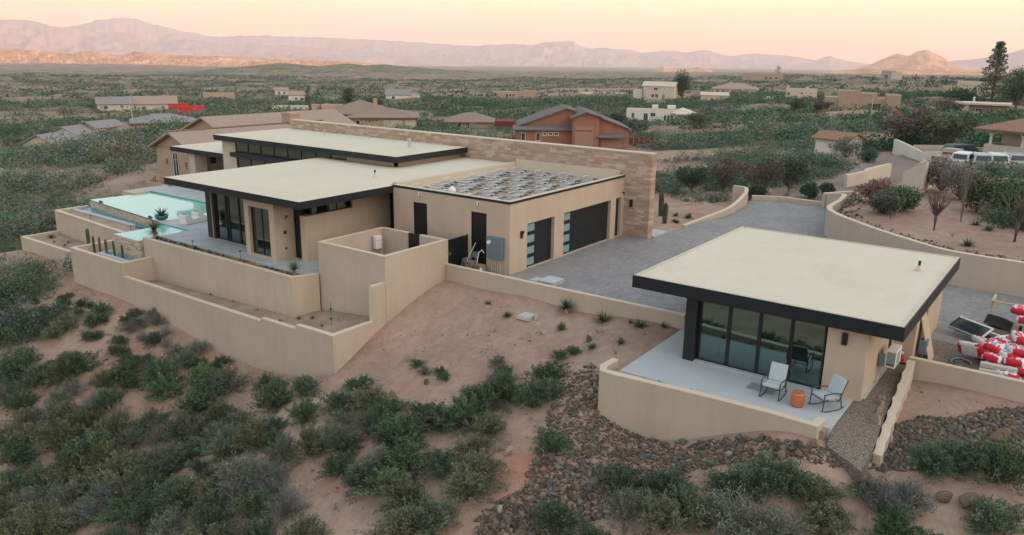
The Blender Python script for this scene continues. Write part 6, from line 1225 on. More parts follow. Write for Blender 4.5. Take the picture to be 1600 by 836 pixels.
# poles
for px,py,h,lb in((208,196,6.2,'pale utility pole before the low grey-green house'),(1360,186,6.5,'dark pole below the pinkish pueblo house')):
    x,y,z,d=gpt(px,py); m=MB(); m.tube([(0,0,-1),(0,0,h)],[.10,.07],7); m.box(-.5,.5,-.04,.04,h-.6,h-.5); tag(m.build('utility_pole','kerb',loc=(x,y,z)),lb,'pole')
# ------------------------------------------------------------------ leaves, shrubs, trees, rocks
def leaf_cloud(centres,dirs,size,aspect,tints,r):
    """small quads at centres, roughly along dirs"""
    n=len(centres); d=dirs+r.normal(0,.55,(n,3)); d/=np.linalg.norm(d,axis=1,keepdims=True)+1e-9; q=r.normal(0,1,(n,3)); s=np.cross(d,q); s/=np.linalg.norm(s,axis=1,keepdims=True)+1e-9
    L=(size*(.6+.8*r.random(n)))[:,None]; Wd=L*aspect
    V=np.stack([centres-s*Wd/2,centres+d*L*.5-s*Wd*.35+0*s,centres+d*L,centres+d*L*.5+s*Wd*.65],1); return V.reshape(-1,3),np.repeat(tints,4)
def shrub_mesh(name,R,Hh,mat,twigmat,nst,nleaf,leaf,seed,upright=.6,clump=7,asp=.45,start=.3):
    r=np.random.default_rng(seed); t=r.random(nst)*6.283; el=np.arcsin(np.clip(r.random(nst)**(1-upright*.6),0,1)); el=np.clip(el+r.normal(0,.12,nst),.12,1.55)
    lob=1+.28*np.sin(t*2+seed)+.2*np.sin(t*3+seed*2.1)+r.normal(0,.13,nst); rx=R*lob; hz=Hh*(1+r.normal(0,.14,nst))
    d=np.stack([np.cos(t)*np.cos(el)*rx,np.sin(t)*np.cos(el)*rx,np.sin(el)*hz],1); base=r.normal(0,.10*R,(nst,3)); base[:,2]=0
    # twigs
    m=MB()
    for i in range(0,nst,1):
        b=base[i]; mid=b+d[i]*.5+np.array([0,0,.10*Hh]); e=b+d[i]*.97; m.tube([b+np.array([0,0,-.08]),mid,e],[.012+.006*R,.009,.004],3,cap=False)
        if i%2==0:
            for k in range(2): f=.5+.2*k; p=b+d[i]*f; q=p+r.normal(0,.22*R,3)+d[i]*.15; m.tube([p,q],[.006,.003],3,cap=False)
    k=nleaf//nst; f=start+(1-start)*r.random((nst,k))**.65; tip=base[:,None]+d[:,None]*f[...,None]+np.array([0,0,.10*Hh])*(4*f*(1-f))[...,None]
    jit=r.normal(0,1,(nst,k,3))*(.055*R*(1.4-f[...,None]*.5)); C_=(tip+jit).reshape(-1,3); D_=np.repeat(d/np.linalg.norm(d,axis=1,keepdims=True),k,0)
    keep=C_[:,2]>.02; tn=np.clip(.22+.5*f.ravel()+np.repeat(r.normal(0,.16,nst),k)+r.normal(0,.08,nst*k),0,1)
    V,T=leaf_cloud(C_[keep],D_[keep],leaf,asp,tn[keep],r); return V,T,m
def shrub_thing(V,T,m,mat,twig,name='shrub'):
    e=bpy.data.objects.new(name,None); C.objects.link(e); n=len(V)//4
    o=np_mesh('foliage',V,np.arange(n*4).reshape(-1,4),mat,{'tint':T},smooth=False); o.parent=e
    s=m.build('branches',twig,e); tinted(s,1); return e
KN=dict(
 green=('leaf_green','twig_brown','rounded dark green creosote bush'),
 olive=('leaf_olive','twig_brown','yellowish olive bush'),
 grey=('leaf_grey','twig_grey','grey-green bursage bush'),
 blue=('leaf_bluegrey','twig_grey','blue-grey twiggy bush'),
 bright=('leaf_bright','twig_brown','fresh bright green bush'),
 dead=('twig_grey','twig_grey','leafless grey twiggy bush'))
PROTO={}; RAW={}
for k_,(nst,nl,leaf,up,asp,st_,nv) in dict(green=(70,5200,.075,.65,.5,.25,3),olive=(64,4600,.075,.6,.5,.3,3),grey=(90,4600,.07,.55,.4,.25,3),blue=(90,3400,.065,.5,.35,.3,2),bright=(60,4800,.08,.7,.5,.25,2),dead=(110,700,.05,.5,.3,.5,2)).items():
    PROTO[k_]=[]; 
    for v in range(nv):
        V,T,m=shrub_mesh('shrub',1.,.95,None,None,nst,nl,leaf,hash((len(k_),v))%997+v*13+len(k_),up,asp=asp,start=st_); PROTO[k_].append((V,T,m)); 
ROOTS={}
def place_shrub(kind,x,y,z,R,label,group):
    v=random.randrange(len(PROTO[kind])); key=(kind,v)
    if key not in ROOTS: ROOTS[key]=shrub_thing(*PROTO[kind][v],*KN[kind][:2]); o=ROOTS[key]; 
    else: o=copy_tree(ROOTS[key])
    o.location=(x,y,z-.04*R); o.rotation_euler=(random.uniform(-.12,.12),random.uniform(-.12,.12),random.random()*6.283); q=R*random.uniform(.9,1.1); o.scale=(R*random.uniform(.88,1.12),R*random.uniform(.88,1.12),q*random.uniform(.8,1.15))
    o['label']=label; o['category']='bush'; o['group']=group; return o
# patches in the photo: x0,y0,x1,y1, kinds, radius range in m, where
PT=[(0,560,62,614,'gg',(.9,1.3),'on the left edge slope below the bare ledge'),(88,568,188,606,'go',(.9,1.3),'in the bank below the far terrace wall'),(70,606,158,655,'be',(.8,1.1),'in the bank below the far terrace wall'),
(196,572,244,606,'gw',(.7,.9),'on the gullied slope below the long terrace wall'),(160,626,242,676,'begd',(.9,1.2),'on the gullied slope below the long terrace wall'),(248,584,326,640,'gw',(1.0,1.3),'on the gullied slope below the long terrace wall'),(326,600,394,660,'ge',(1.,1.2),'below the corner of the terrace wall'),(410,598,486,654,'gw',(.8,1.2),'below the corner of the terrace wall'),
(206,648,302,722,'de',(.9,1.2),'among dead twigs in the middle of the lower slope'),(300,650,346,716,'oe',(.8,1.),'among dead twigs in the middle of the lower slope'),(345,648,438,692,'ge',(.7,1.),'below the corner of the terrace wall'),(352,686,506,748,'goe',(.9,1.2),'along the eroded channel in the lower middle slope'),
(0,650,206,775,'gogo',(1.,1.4),'in the dense thicket of the lower left slope'),(0,770,225,850,'goeb',(1.,1.4),'in the dense thicket of the lower left slope'),(225,722,308,772,'oge',(.7,1.),'in the dense thicket of the lower left slope'),(308,728,338,760,'g',(.5,.6),'alone on bare earth in the lower slope'),
(217,757,368,850,'goge',(.9,1.3),'in the thicket along the bottom middle'),(367,770,478,850,'goeb',(.9,1.2),'in the thicket along the bottom middle'),(392,740,452,776,'b',(.7,.9),'along the eroded channel in the lower middle slope'),(512,612,600,692,'geo',(.9,1.1),'below the stony slope beside the eroded channel'),(520,692,604,786,'geb',(.9,1.1),'below the stony slope beside the eroded channel'),
(600,616,650,692,'eb',(.8,1.),'in the big thicket under the stony slope'),(612,640,694,770,'gwgw',(1.,1.3),'in the big thicket under the stony slope'),(688,602,788,686,'gog',(.9,1.2),'in the big thicket under the stony slope'),(684,684,762,772,'go',(.9,1.1),'in the big thicket under the stony slope'),
(822,580,866,700,'gg',(.7,.95),'at the left side of the rock spill'),(600,762,676,850,'go',(1.,1.2),'in the thicket along the bottom middle'),(968,742,1200,850,'googe',(.9,1.2),'in the dense thicket below the guest house rocks'),(1200,742,1312,850,'ogoe',(.9,1.2),'in the dense thicket below the guest house rocks'),(850,806,930,850,'gg',(.8,1.),'at the foot of the rock spill'),
(1352,735,1446,786,'bb',(.9,1.1),'on the earth below the wavy garden wall'),(1430,712,1508,778,'gg',(.9,1.1),'on the earth below the wavy garden wall'),(1554,730,1610,850,'gw',(1.,1.3),'in the lower corner under the rubble wall'),(1340,812,1436,850,'w',(.8,1.),'in the lower corner under the rubble wall'),(1338,752,1364,776,'o',(.5,.6),'on the earth below the wavy garden wall'),
(0,484,44,546,'gg',(.9,1.2),'on the left edge slope below the bare ledge'),(46,486,104,530,'go',(.7,.9),'on the left edge slope below the bare ledge'),(124,474,144,492,'g',(.4,.5),'on the upper bank below the far terrace wall'),(138,486,166,510,'g',(.6,.7),'on the upper bank below the far terrace wall'),(190,482,224,514,'e',(.6,.7),'on the upper bank below the far terrace wall'),(230,492,256,518,'e',(.6,.7),'on the upper bank below the far terrace wall'),(207,516,264,538,'d',(.6,.8),'on the upper bank below the far terrace wall'),(132,520,158,538,'g',(.5,.6),'on the upper bank below the far terrace wall'),(172,532,196,556,'g',(.5,.6),'on the upper bank below the far terrace wall'),(72,566,92,584,'g',(.4,.5),'on the upper bank below the far terrace wall'),(262,540,316,580,'ge',(.7,.9),'on the gullied slope below the long terrace wall'),(336,565,354,588,'g',(.5,.6),'on the gullied slope below the long terrace wall'),(100,555,125,575,'e',(.4,.5),'on the upper bank below the far terrace wall'),(196,558,248,578,'gd',(.4,.5),'on the gullied slope below the long terrace wall'),
(34,457,57,473,'e',(.35,.45),'on the bare ledge outside the end wall'),(86,462,110,476,'g',(.35,.4),'on the bare ledge outside the end wall'),(0,455,20,476,'g',(.4,.5),'on the bare ledge outside the end wall'),
(644,566,668,584,'e',(.4,.5),'low on the stony slope'),(540,586,572,610,'w',(.5,.6),'low on the stony slope'),(675,578,700,592,'w',(.35,.4),'low on the stony slope'),(864,546,884,566,'w',(.4,.5),'on the stony slope above the rock spill'),(886,540,905,556,'w',(.4,.5),'on the stony slope above the rock spill'),(770,560,800,600,'e',(.5,.6),'low on the stony slope'),(0,576,40,640,'geb',(.8,1.),'on the left edge slope below the bare ledge')]
KD=dict(g='green',o='olive',e='grey',b='blue',w='bright',d='dead')
cand=[]
for (x0,y0,x1,y1,ks,(r0,r1),wh) in PT:
    rr_=(r0+r1)/2; gx,gy,gz,gd=gpt((x0+x1)/2,min((y0+y1)/2,834)); ppm=F/math.hypot(gd,HC-gz); n=max(1,int(round((x1-x0)*(y1-y0)/((rr_*ppm)**2*.98))))
    pts=[];tries=0
    while len(pts)<n and tries<400:
        tries+=1; q=(random.uniform(x0,x1),random.uniform(y0,y1)+rr_*ppm*.25)
        if n==1: q=((x0+x1)/2,(y0+y1)/2+rr_*ppm*.3)
        if all(((q[0]-p[0])/(rr_*ppm*.88))**2+((q[1]-p[1])/(rr_*ppm*.57))**2>1 for p in pts): pts.append(q)
    for i,q in enumerate(pts): cand.append((q,KD[(lambda c_:'g' if c_ in 'ed' and random.random()<.35 else c_)(ks[random.randrange(len(ks))])],random.uniform(r0,r1),wh))
XX,YY,ZZ,DD=ground([c[0][0] for c in cand],[c[0][1] for c in cand])
nsh=0
for (q,k,r,wh),x,y,z,d in zip(cand,XX,YY,ZZ,DD):
    if d>75: continue
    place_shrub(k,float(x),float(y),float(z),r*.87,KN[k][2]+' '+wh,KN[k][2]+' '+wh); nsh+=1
print('foreground shrubs',nsh)
# ---- stuff: dry sprigs and low plants between them, and the scrub running to the hills
def scatter_leaves(name,pos,R,mats_i,per,leaf,seed,mats,flat=.8,stems=6,asp=.6):
    """many small bushes as one mesh of leaf faces"""
    r=np.random.default_rng(seed); n=len(pos); per=int(per); t=r.random((n,per))*6.283; 
    # each bush is a few lobes
    lobes=r.normal(0,.42,(n,stems,3)); lobes[:,:,2]=np.abs(lobes[:,:,2])*.8+.25; li=r.integers(0,stems,(n,per)); lc=np.take_along_axis(lobes,li[...,None].repeat(3,2),1)
    dv=r.normal(0,1,(n,per,3)); dv/=np.linalg.norm(dv,axis=2,keepdims=True); c=lc+dv*(.42*r.random((n,per,1))**.45); c[...,2]=np.abs(c[...,2]*flat)
    c=c*R[:,None,None]+pos[:,None]; L=(leaf*R*1.)[:,None]*(.6+.8*r.random((n,per))); d=dv+r.normal(0,.5,dv.shape); d/=np.linalg.norm(d,axis=2,keepdims=True); s=np.cross(d,r.normal(0,1,d.shape)); s/=np.linalg.norm(s,axis=2,keepdims=True)+1e-9
    L=L[...,None]; V=np.stack([c-s*L*asp/2,c+d*L*.5-s*L*asp*.4,c+d*L,c+d*L*.5+s*L*asp*.6],2).reshape(-1,3)
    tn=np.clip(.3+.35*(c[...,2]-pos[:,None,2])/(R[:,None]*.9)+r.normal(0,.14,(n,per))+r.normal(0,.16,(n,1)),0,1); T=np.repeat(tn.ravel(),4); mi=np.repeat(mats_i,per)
    return np_mesh(name,V,np.arange(len(V)).reshape(-1,4),mats,{'tint':T},smooth=False,kind='stuff',mi=mi)
HO=[]   # keep clear of houses, roads and cars
for o in list(bpy.data.objects):
    if o.parent is None and o.get('category') in('house','shed','car','fence','pergola'): HO.append(o)
def footprint_mask(x,y):
    ok=np.ones(len(x),bool)
    for o in HO:
        pts=[]
        for c in kids(o):
            if c.type=='MESH': 
                M_=Matrix.Translation(o.location)@Matrix.Rotation(o.rotation_euler[2],4,'Z')@Matrix.Translation(c.location)
                for bb in c.bound_box: pts.append(((Matrix.Rotation(0,4,'Z')@Vector(bb))+c.location))
        if not pts: continue
        P_=np.array([p[:] for p in pts]); lo,hi=P_.min(0),P_.max(0); a=-o.rotation_euler[2]; dx,dy=x-o.location[0],y-o.location[1]; lx=dx*math.cos(a)-dy*math.sin(a); ly=dx*math.sin(a)+dy*math.cos(a)
        ok&=~((lx>lo[0]-1.2)&(lx<hi[0]+1.2)&(ly>lo[1]-(3.5))&(ly<hi[1]+1.2))
    return ok
_site=[(-10.2,2.4),(-10.2,38),(12,52),(40,34),(32,4),(30,-1.2),(12.6,-1.6),(-1.4,2.6)]
def keep_off(x,y,m=1.):
    s1=sdist([(-9.6,2.4),(-9.6,26.4),(-8.4,26.4),(-8.4,36.8),(-5,36.8),(2,38.5),(12.6,38.5),(12.6,-2),(-1.4,2.4)],x,y)<-.6; s2=sdist(DRIVE,x,y)<-.7; s3=sdist(GPAD,x,y)<-.7; s4=sdist([(-8,-18),(-8,-22),(0,-34),(14,-34),(12,-12),(-8,-12)],x,y)<0
    return s1&s2&s3&s4
road_px=[(1276,322),(1300,309),(1340,294),(1385,277),(1412,264),(1440,256),(1500,252),(1570,258),(1345,253),(1385,256),(1425,258)]
RDP=np.array([gpt(*q)[:2] for q in road_px]); RDW=[3.3,3.5,3.8,4.6,5.8,7.5,7.5,7,4,4.5,5.5]
def off_road(x,y):
    ok=np.ones(len(x),bool)
    for i in range(len(RDP)-1):
        if i==7: continue
        a,b=RDP[i],RDP[i+1]; e=b-a; t=np.clip(((x-a[0])*e[0]+(y-a[1])*e[1])/(e@e),0,1); ok&=np.hypot(x-a[0]-t*e[0],y-a[1]-t*e[1])>RDW[i]+.6
    return ok
def clearmask(x,y):
    c=np.zeros(len(x))
    for px,py,d,ra in [(1010,240,118,10),(930,232,138,14),(1060,262,96,8),(1240,246,112,8),(1420,240,110,10),(1330,180,275,16),(700,206,170,5),(1100,150,480,20),(830,146,640,50),(700,137,950,50),(930,138,900,70),(1250,160,380,14),(500,160,430,14),(180,175,280,10),(350,160,400,12),(190,262,112,2.5)]:
        p=atd(px,py,d); c=np.maximum(c,np.exp(-(((x-p[0])**2+(y-p[1])**2)/ra**2)**2))
    s=sdist(RBED,x,y); c=np.maximum(c,np.where((s>-.3)&(s<8.5),1,0)); c=np.maximum(c,np.where(sdist([(12,-2.1),(19,-2.6),(29,-2.2),(30,0),(27,7),(13,9)],x,y)>-.5,1,0)); return c
def field(n,r0,r1,seed,spread=37.):
    r=np.random.default_rng(seed); d=np.sqrt(r.random(n)*(r1**2-r0**2)+r0**2); t=VA+np.radians(r.uniform(-spread,spread,n)); return CX+d*np.cos(t),CY+d*np.sin(t),d
leafm('scrub_green',(.030,.075,.040),(.058,.125,.066),(.11,.19,.10)); leafm('scrub_dark',(.022,.055,.034),(.045,.092,.055),(.085,.14,.08))
VM=['scrub_green','leaf_olive','leaf_grey','leaf_bluegrey','twig_brown','scrub_dark']
def kinds_for(x,y,r,green=.5):
    """kinds change from place to place: greener swards on the right and middle, greyer on the left"""
    n=fbm(x/38+9,y/38,3); az_=((np.arctan2(y-CY,x-CX)-VA+np.pi)%(2*np.pi))-np.pi; g=np.clip(.55-az_*.55+n*.9,0,1); u=r.random(len(x)); u2=r.random(len(x))
    return np.where(u<g*.85,np.where(u2<.6,0,5),np.where(u2<.28,1,np.where(u2<.66,2,np.where(u2<.84,3,np.where(u2<.93,4,0)))))
def vegfield(name,n,r0,r1,Rr,per,leaf,seed,thr,dens=1.,pw=1.,flat=.8,low=False):
    x,y,d=field(n,r0,r1,seed); r=np.random.default_rng(seed+1); v=np.clip(.52+.85*fbm(x/30,y/30,4)+.5*fbm(x/9,y/9,3),0,1)
    ok=(v>thr+.25*r.random(n))&(clearmask(x,y)<.35)&keep_off(x,y)&off_road(x,y)&footprint_mask(x,y); x,y,v,d=x[ok],y[ok],v[ok],d[ok]; z=zt(x,y); R=(Rr[0]+(Rr[1]-Rr[0])*r.random(len(x))**1.6)*(.75+.5*v)
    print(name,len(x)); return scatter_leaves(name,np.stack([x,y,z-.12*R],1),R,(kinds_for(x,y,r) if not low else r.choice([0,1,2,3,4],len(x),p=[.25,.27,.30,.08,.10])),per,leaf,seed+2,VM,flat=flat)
vegfield('scrub',1500,48,72,(.8,1.9),900,.070,20,.34)
vegfield('scrub',2300,72,110,(.8,2.2),460,.085,21,.38)
vegfield('scrub',2600,48,72,(.2,.5),90,.20,22,.16,low=True)
vegfield('scrub',7500,72,110,(.25,.65),44,.26,23,.16,low=True)
vegfield('scrub',7000,110,210,(1.,2.7),150,.14,31,.38)
vegfield('scrub',14000,110,210,(.35,.95),26,.32,32,.2,low=True)
vegfield('scrub',30000,210,520,(.9,2.6),36,.30,41,.24)
vegfield('scrub',34000,520,1900,(1.4,4.0),15,.48,51,.33,flat=.6)
# low growth in the near slope, between the bushes
def nearfield():
    r=np.random.default_rng(5); n=2600; px=r.uniform(-40,1640,n); py=r.uniform(440,860,n); X,Y,Z,D=ground(px,py); v=np.clip(.5+.7*fbm(X/3.5,Y/3.5,3),0,1)
    gn=np.zeros(n,bool)
    for (x0,y0,x1,y1,ks,rr_,wh) in PT: gn|=(px>x0-14)&(px<x1+14)&(py>y0-6)&(py<y1+10)
    ok=keep_off(X,Y)&(D<70)&((gn&(r.random(n)<.45))|(v>.9)&(r.random(n)<.15)|(r.random(n)<.02)); X,Y,Z=X[ok],Y[ok],Z[ok]; R=.10+.26*r.random(len(X))**2
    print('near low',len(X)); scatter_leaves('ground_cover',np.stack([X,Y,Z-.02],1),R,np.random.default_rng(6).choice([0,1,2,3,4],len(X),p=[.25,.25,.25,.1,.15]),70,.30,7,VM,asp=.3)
nearfield()
# ---- trees one can tell apart
def tree(name,px,py,Hm,Wm,label,mat='leaf_green',d=None,shape='round',n=2600,leaf=.28,seed=1,trunk=.25,cat='tree',group=None,lobes=16,bark='twig_brown',zbase=None):
    if d: p=atd(px,py,d); x,y=p[0],p[1]; z=float(zt(x,y))
    else: x,y,z,d=gpt(px,py)
    e=empty(name,(x,y,z),label,cat,group); r=np.random.default_rng(seed); th=Hm*trunk
    if shape=='round': lc=r.normal(0,1,(lobes,3)); lc/=np.linalg.norm(lc,axis=1,keepdims=True); lc=lc*(.62*r.random((lobes,1))**.4); lc=np.stack([lc[:,0]*Wm/2,lc[:,1]*Wm/2,(th+Hm)/2+lc[:,2]*max(.15*Hm,(Hm-th)/2-Wm*.13)/.62],1); lr=np.full(lobes,Wm*.17)*(.7+.6*r.random(lobes))
    elif shape=='pine': f=np.linspace(0,1,lobes); a=np.arange(lobes)*2.4; rad_=Wm/2*(1-f)**.8*(.55+.5*r.random(lobes))+.15; lc=np.stack([np.cos(a)*rad_,np.sin(a)*rad_,th+(Hm-th)*f],1); lr=(Wm*.17*(1.2-f*.7))
    elif shape=='column': f=r.random(lobes); a=r.random(lobes)*6.28; rad_=Wm*.28*(1-f*.6); lc=np.stack([np.cos(a)*rad_,np.sin(a)*rad_,th+(Hm-th)*f*.92],1); lr=Wm*.2*(1.2-f*.5)
    elif shape=='vase': f=.45+.55*r.random(lobes); a=r.random(lobes)*6.28; rad_=Wm/2*f*r.random(lobes)**.5; lc=np.stack([np.cos(a)*rad_,np.sin(a)*rad_,Hm*f*(1-.25*(rad_/(Wm/2))**2)],1); lr=Wm*.12*(.7+.6*r.random(lobes))
    m=MB(); m.tube([(0,0,-.5),(.05*Wm*.2,0,th*.6),(0,0,th*1.05)],[Hm*.03+.03,Hm*.024+.02,Hm*.018+.02],7)
    if shape in('pine','column'): m.tube([(0,0,th),(0,0,Hm*.9)],[Hm*.018+.02,.02],5)
    for c,l in zip(lc,lr):
        b=np.array([0,0,th*.8 if shape!='pine' else c[2]-.2]); mid=(b+c)/2+r.normal(0,.04*Wm,3); m.tube([b,mid,c],[Hm*.010+.012,Hm*.007+.008,.01],4,cap=False)
    tinted(m.build('trunk',bark,e),seed)
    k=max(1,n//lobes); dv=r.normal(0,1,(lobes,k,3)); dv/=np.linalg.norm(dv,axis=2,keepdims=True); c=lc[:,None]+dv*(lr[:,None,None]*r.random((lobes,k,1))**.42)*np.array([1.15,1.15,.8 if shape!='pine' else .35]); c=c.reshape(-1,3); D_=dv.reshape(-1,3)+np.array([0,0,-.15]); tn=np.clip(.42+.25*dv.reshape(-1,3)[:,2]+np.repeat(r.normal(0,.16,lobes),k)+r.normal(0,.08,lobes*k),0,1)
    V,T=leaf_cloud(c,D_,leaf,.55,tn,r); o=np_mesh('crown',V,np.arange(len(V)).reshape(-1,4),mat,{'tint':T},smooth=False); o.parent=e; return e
def tpx(name,px,ptop,pbase,w,label,mat,shape='round',n=2400,leaf=None,seed=1,trunk=.2,lobes=16,bark='twig_brown',d=None,cat='tree'):
    if d is None: d=gpt(px,pbase)[3]
    s=math.hypot(d,15)/F*math.hypot(1,(px-800)/F); s=s; H_=(pbase-ptop)*s; W_=w*s; return tree(name,px,pbase,H_,W_,label,mat,d=d,shape=shape,n=n,leaf=leaf or max(.10,W_*.045),seed=seed,trunk=trunk,lobes=lobes,bark=bark,cat=cat)
tpx('tree',1065,112,156,36,'big round dark tree beside the pale two storey house','leaf_green',n=4200,seed=2,trunk=.1,lobes=30)
tpx('pine_tree',1545,101,180,38,'tall ragged pine standing above everything at the right','leaf_green','pine',n=8000,seed=3,trunk=.12,lobes=46,leaf=.5)
tpx('tree',1584,126,186,44,'broad dark tree on two trunks at the photo edge behind the pine','leaf_green',n=3800,seed=4,trunk=.3,lobes=26); tpx('tree',1562,138,184,26,'smaller tree between the tall pine and the broad dark one','leaf_olive',n=2200,seed=5,trunk=.2)
tpx('tree',1494,143,178,46,'wide dark round tree in front of the pale block house','leaf_green',n=4200,seed=6,trunk=.05,lobes=30); tpx('tree',1476,158,180,36,'brown leafless looking tree left of the wide dark one','twig_brown',n=2200,seed=61,trunk=.1)
tpx('cypress',482,136,176,18,'dark feathery tree left of the brown windowless building','leaf_green','column',n=2600,seed=7,trunk=.08,lobes=22); tpx('cypress',502,156,188,15,'lower dark tree against the brown windowless building','leaf_green','column',n=2200,seed=8,trunk=.1,lobes=18)
tpx('tree',545,137,168,28,'dark spreading tree right of the brown windowless building','leaf_green',n=3000,seed=9,trunk=.15,lobes=22); tpx('tree',505,131,143,15,'left of two small far trees above the brown building','leaf_green',n=1000,seed=10); tpx('tree',524,128,143,12,'right and taller of two small far trees above the brown building','leaf_green','column',n=900,seed=11)
tpx('tree',585,150,172,34,'green bushy tree behind the hipped roof house','leaf_green',n=2400,seed=12,trunk=.05,lobes=20); tpx('tree',948,130,140,11,'tiny dark lone tree on the pale plain','leaf_green',n=500,seed=13,lobes=8); tpx('tree',1215,105,125,12,'palm like dark tree at the end of the pink ridge house','leaf_green',n=800,seed=14,lobes=10,trunk=.35); tpx('tree',1457,119,126,12,'small dark tree on the far ridge under the butte','leaf_green',n=500,seed=15,lobes=8)
tpx('tree',1004,134,158,10,'slim dark tree in front of the two storey house side wing','leaf_green','column',n=1000,seed=16,lobes=12); tpx('tree',962,174,196,38,'dark green tree behind the terracotta garage','leaf_green',n=2600,seed=17,trunk=.05,lobes=22)
for a in [(997,188,212,46,'loose grey-green mesquite before the white house','leaf_grey',18),(1090,178,200,40,'olive mesquite at the right end of the white house','leaf_olive',19),(1283,160,176,34,'brownish bare mesquite left of the pinkish pueblo house','twig_brown',20),(1245,159,178,30,'dark mesquite below the cream pueblo house','leaf_green',21),(1412,185,232,82,'large brown leafless mesquite above the white garden wall','twig_brown',22),(1472,190,236,70,'large soft olive palo verde above the white garden wall','leaf_olive',23),(1498,222,246,30,'blue-grey shrub tree behind the parked gold pickup','leaf_bluegrey',24),(1320,222,250,52,'spreading grey-green tree in front of the cream shed','leaf_grey',25),(1188,252,312,76,'big brownish mesquite beyond the driveway kerb wall','twig_brown',26),(1130,250,300,56,'twiggy purple-brown mesquite beyond the cactus garden','twig_brown',27),(1180,292,316,26,'round green bush against the end of the curved wall','leaf_green',28),(1292,287,310,26,'round grey-green bush beside the ramp road','leaf_grey',29),(1265,288,314,28,'round dark green bush beyond the driveway kerb wall','leaf_green',30),(1080,262,300,50,'dark green mesquite behind the cactus garden','leaf_green',31),(1355,235,258,36,'green mounded bush beside the neighbour road bend','leaf_green',32),(1232,248,300,60,'dark green thicket tree below the cream shed','leaf_green',33)]:
    px,pt_,pb,w_,lb,mt,sd=a; tpx('mesquite_tree',px,pt_,pb,w_,lb,mt,'vase' if 'mesquite' in lb or 'palo' in lb or 'spreading' in lb else 'round',n=3200,seed=sd,trunk=.12,lobes=28 if w_>40 else 16,leaf=.16 if pb>240 else None)
for a in [(1382,304,334,46,'grey-green rounded bush at the corner of the walled bed','leaf_grey',40),(1412,296,330,46,'dense dark green bush behind the walled bed corner','leaf_bright',41),(1500,268,312,66,'dark tangle of desert brush below the parked cars','twig_grey',42),(1560,292,336,84,'green spreading palo verde behind the walled bed','leaf_bright',43),(1470,256,300,60,'dark overhanging bush at the end of the patched wall','twig_grey',44),(1370,285,318,60,'pinkish bare brush beside the ramp road','twig_red',45),(1590,290,330,50,'brown brush at the photo edge behind the walled bed','twig_brown',46),(1525,285,332,50,'green bushy palo verde left of the spreading one','leaf_olive',47)]:
    px,pt_,pb,w_,lb,mt,sd=a; tpx('bush',px,pt_,pb,w_,lb,mt,'round',n=4200,seed=sd,trunk=.04,lobes=30,leaf=.15,cat='bush')
for a in [(1459,300,360,44,'bare reddish sapling in the middle of the walled bed','twig_red',50),(1585,300,378,60,'bare dark sapling on two stems at the right of the walled bed','twig_brown',51)]:
    px,pt_,pb,w_,lb,mt,sd=a; tpx('sapling',px,pt_,pb,w_,lb,mt,'vase',n=520,seed=sd,trunk=.35,lobes=30,leaf=.07,d=gpt(px,pb)[3])
tpx('sapling',1391,306,342,30,'little grey leafy sapling in the walled bed by the rounded bush','leaf_grey','vase',n=1400,seed=52,trunk=.3,lobes=20,leaf=.1)
for px,py,lb in((1081,309,'left of three staked bare saplings in the cactus garden'),(1087,311,'middle and tallest of three staked bare saplings in the cactus garden'),(1095,311,'right of three staked bare saplings in the cactus garden')):
    x,y,z,_=gpt(px,py); o=tinted(twigs(1,1.7,.02,.10,int(px),2,2).build('sapling','twig_red',loc=(x,y,z)),2); tag(o,lb,'tree')
for px,py,k,s,lb in((1053,346,'green',.28,'green clump nearest the stone wall in the cactus garden'),(1076,341,'green',.5,'widest green clump in the cactus garden'),(1056,338,'green',.35,'green clump behind the saguaros'),(1057,348,'green',.32,'low green clump at the driveway edge of the cactus garden'),(1155,308,'green',.8,'green spread inside the curved wall tip'),(1524,352,'green',.4,'round green clump in the walled bed'),(1546,360,'green',.45,'green clump with a tall tip in the walled bed'),(1512,384,'green',.5,'flat green clump near the wall of the walled bed'),(1488,370,'wiry',.5,'dry twig clump in the walled bed'),(1087,322,'straw',.2,'tan tuft in the cactus garden'),
   (942,501,'green',.5,'two lobed green sprig on the slope below the low wall'),(999,511,'green',.42,'round green sprig near the guest house end of the slope'),(935,521,'wiry',.35,'dark twiggy sprig in the middle of the slope'),(970,537,'grey',.32,'grey sprig close to the guest patio edge'),(925,545,'green',.32,'green sprig above the rock spill'),(877,515,'grey',.4,'pale grey sprig among the slope stones'),(962,553,'wiry',.3,'dry sprig near the patio corner'),(985,505,'grey',.22,'small pale sprig under the low wall'),(1037,511,'grey',.25,'tiny sprig at the low wall end'),(1006,523,'wiry',.25,'small dry sprig near the round green one'),(762,475,'green',.22,'small green sprig on the upper stony slope'),(793,494,'green',.3,'green sprig beside the sunken stone lid')):
    x,y,z,_=gpt(px,py); q=small(k,(x,y,z),s,lb,'single sprigs')
x,y,z,_=gpt(1150,342); 
